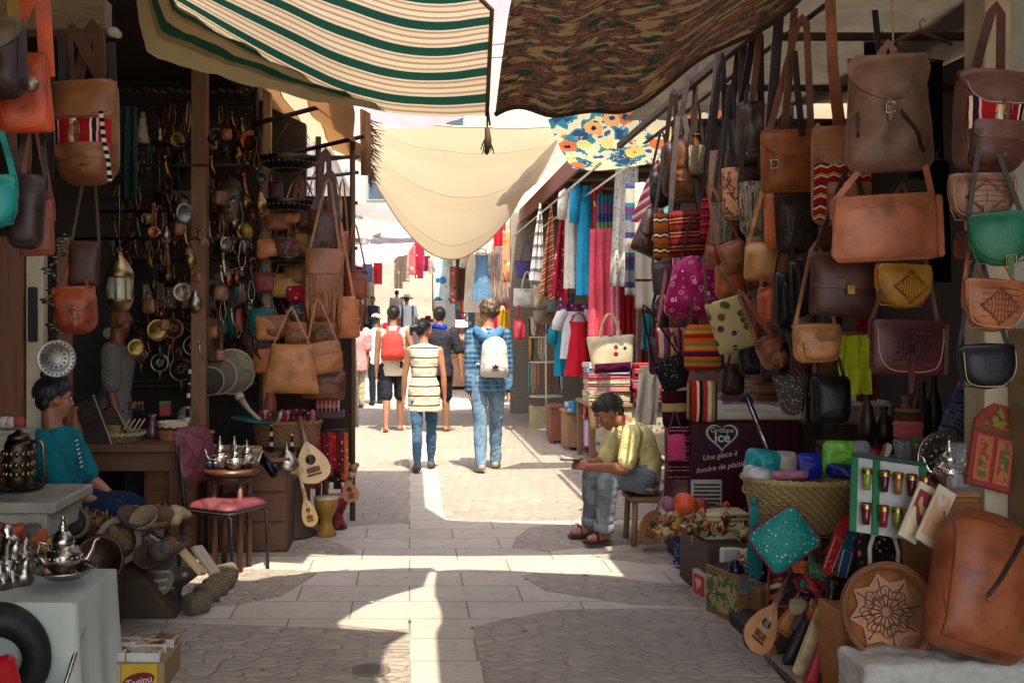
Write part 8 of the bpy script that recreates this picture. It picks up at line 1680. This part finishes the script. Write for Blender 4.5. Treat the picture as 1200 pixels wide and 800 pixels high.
def walkj(H,a=.30,armL=(.1,.15),armR=(.1,.15),sw=.0,female=False,lean=.0,turn=0.0,narrow=1.0):
 k=H/1.75;V=Vector;J={};hz_=.53*H;sh=.109*H*(.92 if female else 1)*narrow
 J['hL'],J['hR']=V((-.052*H,0,hz_)),V((.052*H,0,hz_));nk=V((0,.02*k+lean*.3,.845*H));J['nk']=nk;J['hd']=nk+V((0,.035*k,.093*H))
 J['sL'],J['sR']=V((-sh,.0,.805*H)),V((sh,.0,.805*H))
 for s_,sg,ar,ph in(('L',-1,armL,-1),('R',1,armR,1)):
  th=ph*a;kn=J['h'+s_]+V((sg*-.008,math.sin(th),-math.cos(th)))*.245*H;be=.5*a if th<0 else.08;an=kn+V((0,math.sin(th-be),-math.cos(th-be)))*.237*H
  J['k'+s_],J['a'+s_]=kn,an;J['t'+s_]=an+V((sg*.03*k,.135*k,-.045*k if th>0 else-.06*k))
  S=J['s'+s_];o,bnd=ar;e=S+V((sg*o,-ph*sw,-1)).normalized()*.175*H;J['e'+s_]=e;w_=e+V((sg*o*.3,-ph*sw*.5+bnd,-1)).normalized()*.145*H;J['w'+s_]=w_;J['p'+s_]=V((0,1,0))
 m=min(J['aL'].z,J['aR'].z)-.072*k
 for q in J:
  if q[0]!='p':J[q]=J[q]-V((0,0,m))
 return J,k
def on_ground(px,py):return G(px,py)
def worn_pack(t,J,w_,h,d,m,dz=0.0,pocket=None,dx=0.0):
 c=(J['sL']+J['sR'])/2;fo=Form(w_,h,d*2,w_*.42,.06,.12,2.6,.35,.1,3);mb=MB();fo.body(mb,0,18,T_(c.x+dx,-.17,c.z-h+.04+dz));p=mb.build('rucksack',m,t)
 for sg in(-1,1):
  mb=MB();S=c+Vector((dx*.5+sg*.085,0,0));mb.band([S+Vector((-sg*.03,-.15,-.0)),S+Vector((0,-.07,.075)),S+Vector((sg*.01,.03,.068)),S+Vector((sg*.01,.125,-.08)),S+Vector((sg*.04,.10,-.25)),S+Vector((sg*.05,-.10,-.30))],.035,.008,(0,0,1));mb.build('shoulder_strap',m,p)
 return p,fo,Vector((c.x+dx,-.17,c.z-h+.04+dz))
JEANS=patches(('#47627a','#4f6a80','#5d788c','#6d8798','#567187'),3,(1.5,1.5,.8),det=3)
J,k=walkj(1.57,.22,(.16,.05),(.16,.12),.12,True)
t,J,HM=person('woman with tied dark hair in a cream and black striped sleeveless top and blue jeans',G(497,551),J,k,rad(2),.008,'#9a6448','#120d0c',(.75,.62,.0),(0,0,1),stripes(((6.2,'#c9bca2'),(1,'#17131a')),2,.098,.003),0,.22,.022,cloth('#3f5a72'),'skinny',(plain('#4a4844',.8),'shoe'),'bun',True)
J,k=walkj(1.77,.20,(.08,.14),(.11,.08),-.08,narrow=.86)
PL=NT('plaid_denim');v=PL.co(shift=False);sp=PL.n('SeparateXYZ',{0:v}).outputs
gx=PL.math('GREATER_THAN',PL.math('FRACT',PL.math('MULTIPLY',sp[0],22.0)),.62);gz_=PL.math('GREATER_THAN',PL.math('FRACT',PL.math('MULTIPLY',sp[2],20.0)),.62)
base=PL.mix(gx,hexc('#27506f'),hexc('#16344f'));base=PL.mix(PL.math('MULTIPLY',gz_,.55),base,hexc('#5a86a6'));base=PL.mix(PL.n('MapRange',{0:PL.noise(v,6,3).outputs[0],1:.5,2:.7,4:.6}).outputs[0],base,hexc('#7a9ab0'))
PL.set(Base_Color=base,Roughness=.9,Normal=PL.bump(PL.noise(v,10,3).outputs[0],.5,.03))
t,J,HM=person('man with curly hair in a blue checked hooded jacket carrying a white rucksack',G(572,551),J,k,rad(0),.008,'#a06a48','#4a3624',(-.62,.75,-.12),(0,0,1),PL.m,1.0,.10,.014,JEANS,'long',(plain('#8a8478',.7),'shoe'),'curly')
p,fo,o=worn_pack(t,J,.27,.42,.13,cloth('#d0c9bc',.7,.08),-.05,None,.05)
mb=MB();fo.panel(mb,-.115,.115,.02,.19,.05,.06,.004,.006,bulge=.02);pk_=mb.build('front_pocket',cloth('#d0c9bc',.7,.08),p);pk_.location=o;
mb=MB()
for sg,l in((0,.055),(-.7,.05),(.7,.05)):
 poly=[(0,0),(.016,l*.5),(0,l),(-.016,l*.5)];mb.prism([(x*math.cos(sg)+z*math.sin(sg),-x*math.sin(sg)+z*math.cos(sg))for x,z in poly],.003)
for q in(0,1):mb.box(-.045,.045,-.0015,.0015,-.010-q*.013,-.004-q*.013)
lg=mb.build('leaf_emblem',plain('#2a2a2e',.6),p);lg.location=o+Vector((0,-.155,.09))
mb=MB();c=(J['sL']+J['sR'])/2+Vector((0,-.06,.01));mb.tube([c+Vector(q)for q in((-.13,.10,.05),(-.12,-.02,.04),(-.06,-.08,-.03),(0,-.10,-.06),(.06,-.08,-.03),(.12,-.02,.04),(.13,.10,.05))],[.03,.045,.055,.06,.055,.045,.03],10);remesh(mb,'hood',.01,3,cloth('#3f6a8c'),t,.01,14)
J,k=walkj(1.77,.16,(.12,.05),(.30,.05),.05)
t,J,HM=person('man in dark shorts and cream vest carrying a salmon red rucksack',G(461,506),J,k,rad(-3),.009,'#8f6248','#1d1a18',(.1,1,0),(0,0,1),cloth('#c9bba0'),0,.13,.016,cloth('#23262e'),'shorts',(plain('#b8a890',.7),'sandal'),'short')
p,fo,o=worn_pack(t,J,.31,.42,.14,cloth('#c0463c',.8),-.02)
mb=MB();mb.tube([o+Vector((.155*math.cos(a),.02,.0+.2+.2*math.sin(a)))for a in np.linspace(.0,6.28,24)],.012,6);mb.build('cream_piping',cloth('#c9b894'),p)
mb=MB();mb.ball(J['nk']+Vector((-.11,-.02,.0)),(.05,.06,.06),10,8);remesh(mb,'red_cloth',.01,2,cloth('#b0142a'),t,.012,16)
J,k=walkj(1.76,.20,(.12,.04),(.30,.12),.06)
t,J,HM=person('man in a dark grey t shirt and black shorts with a bright blue scarf',G(515,507),J,k,rad(-4),.009,'#8f6248','#1a1613',(.15,1,0),(0,0,1),cloth('#2d2e34'),.5,.12,.018,cloth('#1b1b20'),'shorts',(plain('#7a6a58',.7),'sandal'),'short')
mb=MB();c=J['nk'];mb.tube([c+Vector((.078*math.cos(a),-.01+.07*math.sin(a),.01+.015*math.sin(2*a)))for a in np.linspace(0,6.28,16)],.035,8);remesh(mb,'scarf',.01,2,cloth('#1238a8'),t,.012,18)
J,k=walkj(1.72,.2,(.16,.05),(.16,.05),.1)
person('man in a white short sleeved shirt and dark trousers wearing a pale cap',G(441,474),J,k,rad(8),.012,'#6d4632','#14100e',(.5,.85,0),(0,0,1),cloth('#c4c6cc'),.5,.14,.02,cloth('#1b2028'),'long',(plain('#141414'),'shoe'),'cap')
def hill(px,Y):return Vector(((px-480)*Y/F,Y,gz(Y)))
J,k=walkj(1.64,.1,female=True);person('woman in a pink top and cream trousers half hidden behind the left stalls',G(419,478),J,k,rad(20),.014,'#8a5a40','#1a1210',(.3,1,0),(0,0,1),cloth('#c98a86'),.5,.2,.03,cloth('#b8a88c'),'long',(plain('#5a4a3c'),'shoe'),'short',True)
J,k=walkj(1.66,.12,female=True);person('woman in a slate blue vest and pale green long trousers far down the lane',hill(437,31),J,k,rad(175),.016,'#9a6a50','#5a4028',(.2,1,0),(0,0,1),cloth('#3a4562'),0,.12,.014,cloth('#8a9a88'),'long',(plain('#6a6058'),'shoe'),'short',True)
J,k=walkj(1.72,.15,(.25,.3),(.3,.3));t,J,HM=person('man in white shirt and blue shorts wearing a broad cream hat beside the grey cabinet',hill(477,29.5),J,k,rad(10),.016,'#8a5c44','#2a2018',(.4,1,-.2),(0,0,1),stripes(((2,'#c4ccd4'),(1,'#3a5a8a'),(2,'#c8ced4')),0,.3,0),.5,.14,.02,cloth('#26365a'),'shorts',(plain('#b8a890'),'shoe'),'short')
mb=MB();mb.lathe([(.20,.055),(.205,.06),(.10,.075),(.095,.14),(.06,.16),(1e-6,.162)],20,0,HM);mb.build('hat',plain('#c4b088',.8),t)
J,k=walkj(1.70,.08);person('person in a blue top and rolled blue shorts standing behind the jewellery stand',G(617,481),J,k,rad(160),.014,'#8a5c44','#1a1412',(0,1,0),(0,0,1),cloth('#1d3f86'),.5,.14,.02,cloth('#22407a'),'shorts',(plain('#2a2c30'),'shoe'),'short')
for lb,px,Y,cc,c2 in(('distant person in a pale top walking down the lane right of the van',465,38,'#b8b4ac','#4a4a50'),('distant person in a dark red top beside the left wall',424,36,'#8a2a34','#2a2c34')):
 J,k=walkj(1.70,.2);person(lb,hill(px,Y),J,k,0,.02,'#8a5c44','#1a1412',(0,1,0),(0,0,1),cloth(cc),.5,.14,.02,cloth(c2),'long',(plain('#2a2c30'),'shoe'),'short')
Y0=7.12;B0=Vector((W(740,0,Y0).x,Y0,0))
def P_(px,py,dy=0.0):return W(px,py,Y0+dy)-B0
J=dict(hL=P_(752,560,-.09),hR=P_(752,560,.09),nk=P_(731,494),hd=P_(713,483),ch=P_(744,514),wa=P_(756,540),sL=P_(741,508,-.18),sR=P_(731,506,.17),eL=P_(733,549,-.22),eR=P_(706,543,.18),wL=P_(690,547,-.06),wR=P_(688,543,.10),fL=P_(672,543,-.0),fR=P_(671,541,.04),pL=Vector((0,.6,.8)),pR=Vector((0,-.6,.8)),kL=P_(713,561,-.13),kR=P_(693,558,.10),aL=P_(707,622,-.12),aR=P_(693,614,.12),tL=P_(691,631,-.16),tR=P_(672,624,.10))
t,J,HM=person('seated man in a yellow t shirt and grey rolled jeans looking down at his phone',B0,J,1.0,0,.007,'#8d573a','#15100d',(-.86,.0,-.50),(-.5,0,.86),cloth('#dccd8c',.9,.12),.5,.06,.010,patches(('#565d63','#666d73','#777f84','#5e656b'),3,det=3),'long',(leather('#3a1a1c'),'sandal'),'short',eyes=True)
for s_ in 'LR':
 a,b=J['k'+s_],J['a'+s_];q=a.lerp(b,.93);d=(b-a).normalized();x=d.orthogonal().normalized();y=d.cross(x);mb=MB();mb.loft([(q-d*.03,.066,.066,x,y),(q-d*.02,.071,.071,x,y),(q+d*.02,.071,.071,x,y),(q+d*.03,.062,.062,x,y)],18);mb.build('rolled_cuff',cloth('#858b8e'),t)
mb=MB();mb.prism([(.02*math.cos(a*.7)*(1+.5*(a%2)),.03*math.sin(a*.7))for a in range(9)],.004,0,T_(*(P_(746,540,-.155)))@Rz(rad(10)));mb.build('shirt_print',plain('#8a3a20',.8),t)
c=P_(668,539,.0)+B0;mb=MB();mb.box(-.035,.035,-.07,.07,-.004,.004,0,None,.003);tph=thing('phone','dark phone held by the seated man in yellow','phone',c,(0,rad(14),rad(75)));mb.build('phone_body',plain('#1c1e22',.25),tph);mb=MB();mb.box(-.031,.031,-.062,.062,.0042,.005);mb.build('phone_screen',plain('#3a4650',.1),tph)
zs_=W(760,578,Y0).z;t=thing('wooden_stool','rustic wooden stool under the seated man in yellow','stool',(W(762,0,Y0).x,Y0,0))
mb=MB();mb.box(-.17,.2,-.16,.16,zs_-.04,zs_,0,None,.01);mb.build('stool_seat',wood('#7a5636',.7,1,0),t)
for x,y in((-.13,-.12),(-.13,.12),(.16,-.12),(.16,.12)):mb=MB();mb.tube([(x*1.1,y*1.1,0),(x,y,zs_-.04)],.02,8);mb.build('leg',wood('#8a6844',.7,1,2),t)
mb=MB();mb.tube([(-.135,-.125,.1),(.165,-.125,.1)],.012,7);mb.build('stretcher',wood('#8a6844',.7,1,0),t)
lute('round_lute','round bodied brown lute leaning against the wooden stool',(757,637),(784,560),6.78,29,'#6a4022',Yt=6.95,face='#8a5c34',body=.5,round_=True)
Y0=5.42;B0=Vector((W(70,0,Y0).x,Y0,0))
J=dict(hL=P_(70,588,.09),hR=P_(70,588,-.09),nk=P_(61,500),hd=P_(64,467),ch=P_(64,530),wa=P_(68,562),sR=P_(48,519,-.15),sL=P_(82,515,.14),eR=P_(72,574,-.2),eL=P_(104,560,.16),wR=P_(116,589,-.12),wL=P_(130,580,.12),fR=P_(135,597,-.1),fL=P_(146,592,.1),pR=Vector((0,1,.3)),pL=Vector((0,-1,.3)),kR=P_(146,606,-.12),kL=P_(158,594,.12),aR=P_(112,700,.0),aL=P_(120,700,.16),tR=P_(140,712,.0),tL=P_(146,712,.16))
t,J,HM=person('seated boy in a teal t shirt and dark blue shorts looking into the dark shop',B0,J,.93,0,.008,'#8a5a40','#0f0c0c',(.8,.6,-.06),(0,0,1),cloth('#0e6068',.9,.12),.55,.08,.016,cloth('#15233a'),'shorts',(plain('#3a2c22'),'sandal'),'short',eyes=True)
mb=MB();mb.ball((-.01,-.06,.135),(.028,.028,.026),10,7,0,HM);mb.build('hair_knot',hairm('#0f0c0c'),t)
mb=MB()
for i in range(7):mb.tube([P_(88+i*1.2,517+i*5,-.02-.012*i),P_(91+i*1.0,515+i*5,-.0)],.004,5)
mb.build('shirt_print',plain('#b8c0b8',.8),t)
zs_=J['hL'].z-.09;t=thing('low_stool','low wooden stool under the boy in teal','stool',(B0.x-.02,Y0,0));mb=MB();mb.box(-.17,.17,-.16,.16,zs_-.04,zs_,0,None,.01);mb.build('stool_seat',DARKW,t)
for x in(-.13,.13):
 for y in(-.12,.12):mb=MB();mb.tube([(x,y,0),(x,y,zs_-.041)],.02,8);mb.build('leg',DARKW,t)
J,k=walkj(1.64,.05,(.1,.1),(.06,.25));J={q:v for q,v in J.items()}
person('bald shopkeeper in a grey polo shirt standing in the dark left shop',Vector((W(134,0,7.6).x,7.6,0)),J,k,rad(-80),.009,'#7d4630','#1a1412',(0,1,-.2),(0,0,1),cloth('#77746c'),.5,.14,.02,cloth('#1c1a1c'),'long',(plain('#141212'),'shoe'),'none',eyes=True)
# fill: small wares crowding the stalls
tp={}
def inst(key,maker,name,label,cat,loc,rot,sc,group):
 if key not in tp:
  mb,m=maker();me=mb.mesh(name);me.materials.append(m);tp[key]=me
 o=bpy.data.objects.new(name,tp[key]);C.objects.link(o);o.location=loc;o.rotation_euler=rot;o.scale=(sc,)*3;return tag(o,label,cat,group)
def mk_neck():m=MB();m.tube([(.03*math.cos(a)*(1-.3*(math.sin(a)>0)),0,.09*math.sin(a)-.09)for a in np.linspace(0,6.28,22)],.004,5,closed=True);m.ball((0,-.004,-.185),(.014,.006,.02),8,6);return m
def mk_lamp():m=MB();m.lathe([(1e-6,-.16),(.02,-.15),(.045,-.11),(.04,-.07),(.018,-.04),(.02,-.03),(.006,-.01),(1e-6,0)],12);m.tube([(0,0,0),(0,0,.12)],.002,4);return m
def mk_dish():m=MB();m.lathe([(1e-6,0),(.05,.004),(.07,.018),(.068,.022),(.045,.01),(1e-6,.009)],20,0,Rx(PI/2));return m
def mk_dag():m=MB();m.tube([(0,0,0),(.006,0,-.05),(.02,0,-.11),(.05,0,-.15)],[.012,.015,.013,.004],8);m.ball((0,0,.01),(.018,.012,.018),8,6);return m
def mk_pouch():m=MB();Form(.09,.10,.04,.02,.03,.1,2.4,1,.3,2).body(m,0,8,T_(0,0,-.1));m.tube([(-.03,0,-.005),(0,0,.06),(.03,0,-.005)],.003,4);return m
def mk_tass():
 m=MB();m.ball((0,0,-.02),(.015,.015,.02),7,5)
 for j in range(9):m.tube([(.008*math.cos(j),.008*math.sin(j),-.03),(.02*math.cos(j),.02*math.sin(j),-.14)],.004,4)
 return m
kinds=(('pouch',mk_pouch),('tassel',mk_tass),('necklace',mk_neck),('small_lamp',mk_lamp),('small_dish',mk_dish),('curved_dagger',mk_dag))
mcol=(('silver','#9a9484'),('brass','#8f7440'),('dark iron','#3f3a34'),('copper','#8a5236'))
for k in range(290):
 nm,f=kinds[(2,5,0,2,3,5,1,4,0)[k%9]];cn,cc=mcol[(k*5+k//4)%4]if nm not in('pouch','tassel')else(('red','#6a1a1c'),('brown','#4a2a18'),('dark green','#1f3a2c'),('tan','#7a5030'))[k%4];px=RND.uniform(126,306);Y=(8.3,8.0,7.6,7.0)[k%4];py=RND.uniform(118,410)
 if Y<7.9 and px<150:Y=8.1
 inst((nm,cn),lambda:(f(),metal(cc,.35,.5)if nm not in('pouch','tassel')else leather(cc)),nm,f'{cn} {nm.replace("_", " ")} among the wares crowding the dark left wall',nm.replace('_',' ').split()[-1],W(px,py,Y),(0,0,RND.uniform(-1,1)),RND.uniform(.6,1.1),f'{nm.replace("_", " ")} wares on the dark left wall')
mb=MB()
for z,y in((2.1,7.0),(2.6,7.0),(2.35,7.6),(2.85,7.6)):mb=MB();mb.tube([(-2.3,y,z),(-1.1,y,z)],.01,6);one('hanging_rail','thin dark rail carrying metal wares in the left shop','rail',mb,DARKIRON,group='thin rails in the left shop')
bc=(('tan','#b57a48'),('chestnut','#8a5030'),('orange brown','#b86c38'),('dark brown','#5a3420'),('wine red','#7a2426'),('ochre','#a87a34'))
rows=('top','second','third','fourth','lowest')
for k in range(30):
 r_,c_=divmod(k,6);px=314+c_*15+RND.uniform(-4,4);py=236+r_*44+RND.uniform(-6,6);cn,cc=bc[(c_+r_*2)%6];w_=RND.uniform(20,29)
 bag('small_bag',f'small {cn} leather bag in the {rows[r_]} row at the back of the corner cluster',(px-w_/2,py,px+w_/2,py+RND.uniform(20,30)),7.5,cc,'shoulder bag','small bags at the back of the corner cluster',d=.07,flap=RND.choice((.5,.7,.95)),frb=.03,rb=.03,strap=(px,py-30,7.75),sw=.01)
for k in range(40):
 r_,c_=divmod(k,8);px=778+c_*27+RND.uniform(-6,6);py=200+r_*50+RND.uniform(-8,8);Y=6.9-c_*.19;cn,cc=(('black','#141215'),('dark brown','#2f1a12'),('chestnut','#5a3018'),('tan','#8a5832'),('oxblood','#3f1418'),('rust','#7a3a1c'),('grey brown','#4a3c34'),('cream','#a89678'))[(c_+3*r_)%8];w_=RND.uniform(26,38)
 bag('leather_bag',f'{cn} leather bag in the {rows[r_]} back row of the right hand bag wall',(px-w_/2,py,px+w_/2,py+RND.uniform(32,46)),Y,cc,'bag','leather bags in the back rows on the right',d=.1,flap=RND.choice((.45,.7,.95)),frb=RND.choice((.02,.08,1)),rb=RND.choice((.03,.08)),strap=(px,py-48,Y),sw=.018,wr=.3)
def mk_slip():m=MB();m.loft([((0,y,z),a,b,(1,0,0),(0,0,1))for y,z,a,b in((-.12,.02,.028,.018),(-.10,.022,.036,.022),(-.03,.022,.032,.02),(.03,.03,.038,.03),(.09,.03,.034,.026),(.13,.028,.014,.012),(.15,.034,.003,.003))],12);return m
def mk_coil():m=MB();[m.tube([((.045+.004*j)*math.cos(a),(.04+.004*j)*math.sin(a),.008+.012*j)for a in np.linspace(0,6.28,18)],.008,5,closed=True)for j in range(3)];return m
def mk_wbox():m=MB();m.box(-.05,.05,-.035,.035,0,.05,0,None,.005);m.box(-.052,.052,-.037,.037,.052,.066,0,None,.006);return m
sc3=(('red','#961820'),('tan','#a0683a'),('black','#18151a'),('turquoise','#1f7a7c'),('cream','#b5a480'),('green','#2f5a34'),('orange','#b0561e'),('purple','#4f2a5a'))
for k in range(84):
 nm,f=(('slipper',mk_slip),('bead_coil',mk_coil),('painted_box',mk_wbox))[k%3];cn,cc=sc3[(k*3)%8];q=RND.random();px=892+74*q+RND.uniform(-9,9);py=650+80*RND.random()*(1.1-.1*q);Y=5.35-.9*q;p=W(px,py,Y);p.z=max(p.z-.02,.03)
 inst((nm,cn),lambda:(f(),leather(cc)if nm=='slipper' else dots(cc,(mul(cc,.5),'#b8a884',mul(cc,1.4)),80,.3,rough=.4)),nm,f'{cn} {nm.replace("_", " ")} in the spill of crafts left of the leather tray',nm.replace('_',' ').split()[-1],p,(rad(RND.uniform(20,50)),RND.uniform(-.4,.4),RND.uniform(-.9,.3)),RND.uniform(.85,1.1)*(.52 if nm=='slipper' else.8),'crafts spilling on the lower right')
mb=MB();mb.prism([(-.36,0),(.32,0),(.32,.24),(-.36,.06)],.5,0,None,.01);one('display_ramp','sloping dark wooden ramp under the spill of crafts','ramp',mb,wood('#33241a',.8,1,0),(1.98,4.95,0))
for lb,a,cc in(('lilac white awning across the far lane, lowest of the pale sheets',[(392,288,22),(486,284,22),(476,300,27),(398,312,27)],'#d9d0dc'),('second lilac white awning higher over the far lane',[(420,268,28),(540,262,28),(520,276,36),(436,284,36)],'#d4ccd6'),('cream patched awning at the left of the far lane',[(385,250,24),(450,262,24),(446,276,31),(398,268,31)],'#c8bda6'),('grey awning between two far houses',[(405,236,36),(520,250,36),(516,262,44),(412,252,44)],'#a8a29c'),('small red awning high on the far left wall',[(395,234,20),(414,238,20),(412,256,23),(396,254,23)],'#c43c30'),('beige awning over the far right stalls',[(500,286,24),(556,262,24),(548,276,30),(500,296,30)],'#bfb195')):
 sheet('far_awning',lb,[W(*p)for p in a],cloth(cc,.9,.15,.4),.3)
fc=(('wine red','#7a1c30'),('rose','#b0606c'),('sand','#a8946e'),('slate blue','#4a6078'),('olive','#6a6a44'),('rust','#98482c'),('teal','#2f7478'),('plum','#5a3250'),('grey','#8a8680'),('cream','#c0b49a'),('black','#232228'),('ochre','#b0862e'))
for k in range(24):
 cn,cc=fc[k%12];side='left' if k<12 else 'right';i=k%12;Y=19+1.55*i;x=(-1.75+.02*i)if side=='left' else(2.0-.075*i);z=gz(Y)+RND.uniform(2.3,2.9);px=480+x*F/Y;py=CY-(z-EH)*F/Y;h=RND.uniform(1.1,1.9)*F/Y;w_=RND.uniform(.5,.9)*F/Y
 hanging('far_hanging',f'{cn} patterned hanging along the {side} side of the far lane',(px-w_/2,py,px+w_/2,py+h),Y,dots(cc,(mul(cc,.5),'#b8ac9a',mul(cc,1.4)),6,.33),folds=3,amp=.05,group=f'hangings along the {side} side of the far lane')
for k,(x,Y,cc,nm)in enumerate(((-1.45,20,'#a8907a','brown'),(-1.5,24,'#c0b8b0','white'),(-1.4,28.5,'#8a5a4a','rust'),(1.45,27.5,'#b8a890','cream'),(.35,33,'#c8c0c4','lilac white'),(-.3,37,'#a87a5a','tan'))):
 t=thing('far_stall',f'low far stall draped in {nm} cloth with goods on top','stall',(x,Y,gz(Y)-.05));mb=MB();mb.box(-.5,.5,-.5,.6,0,.8,0,None,.03);mb.build('draped_table',cloth(cc),t)
 for j in range(12):
  cn,c2=fc[(j*5+k)%12];mb=MB();mb.box(-.08,.08,-.07,.07,0,RND.uniform(.08,.22),0,None,.02);one('far_goods',f'{cn} bundle on the far stall draped in {nm} cloth','bundle',mb,cloth(c2),(x-.4+.16*(j%6),Y-.35+.3*(j//6),gz(Y)+.755),(0,0,j),'bundles on the far draped stalls')
for k in range(16):
 c=G(RND.uniform(220,860),RND.uniform(600,780));mb=MB();r=RND.uniform(.008,.02);mb.prism([(r*RND.uniform(.6,1.2)*math.cos(a),r*RND.uniform(.6,1.2)*math.sin(a))for a in(0,1.2,2.4,3.6,5)],.004);cn,cc=(('white','#b8b4a8'),('brown','#6a543c'),('grey','#77726a'))[k%3]
 one('litter_scrap',f'tiny {cn} scrap of litter on the paving','litter',mb,plain(cc),c+Vector((0,0,.009)),(PI/2,0,k),'litter scraps on the paving')
def mk_bowl():m=MB();m.lathe([(1e-6,0),(.04,.002),(.062,.03),(.066,.045),(.058,.044),(.036,.012),(1e-6,.01)],16);return m
def mk_chunk():m=MB();m.ball((0,0,.03),(.05,.04,.034),9,6);m.ball((.03,.01,.05),(.03,.028,.026),7,5);return m
for k in range(34):
 nm,f=(('woven_bowl',mk_bowl),('fossil_lump',mk_chunk))[k%2];cn,cc=(('straw','#8f7a50'),('brown','#5f432a'),('sandy','#a08a68'),('dark grey','#4a453c'))[(k//2)%4];p=W(RND.uniform(116,214),RND.uniform(602,660),RND.uniform(4.95,5.5))
 inst((nm,cn),lambda:(f(),wicker(cc,.014)if nm=='woven_bowl' else plain(cc,.85,.4,30,.8)),nm,f'{cn} {nm.replace("_", " ")} in the heap between the boys knees and the lane',nm.split('_')[1],p,(RND.uniform(-.9,.9),RND.uniform(-.9,.9),k),RND.uniform(.8,1.3),'bowls and fossils heaped before the boy')
mb=MB();mb.prism([(-.28,0),(.22,0),(.05,.22),(-.2,.36)],.3,0,None,.02);one('rubble_stand','low brown wooden stand under the heap before the boy','stand',mb,wood('#4a3826',.8,1,0),(W(160,640,5.35).x,5.42,0))
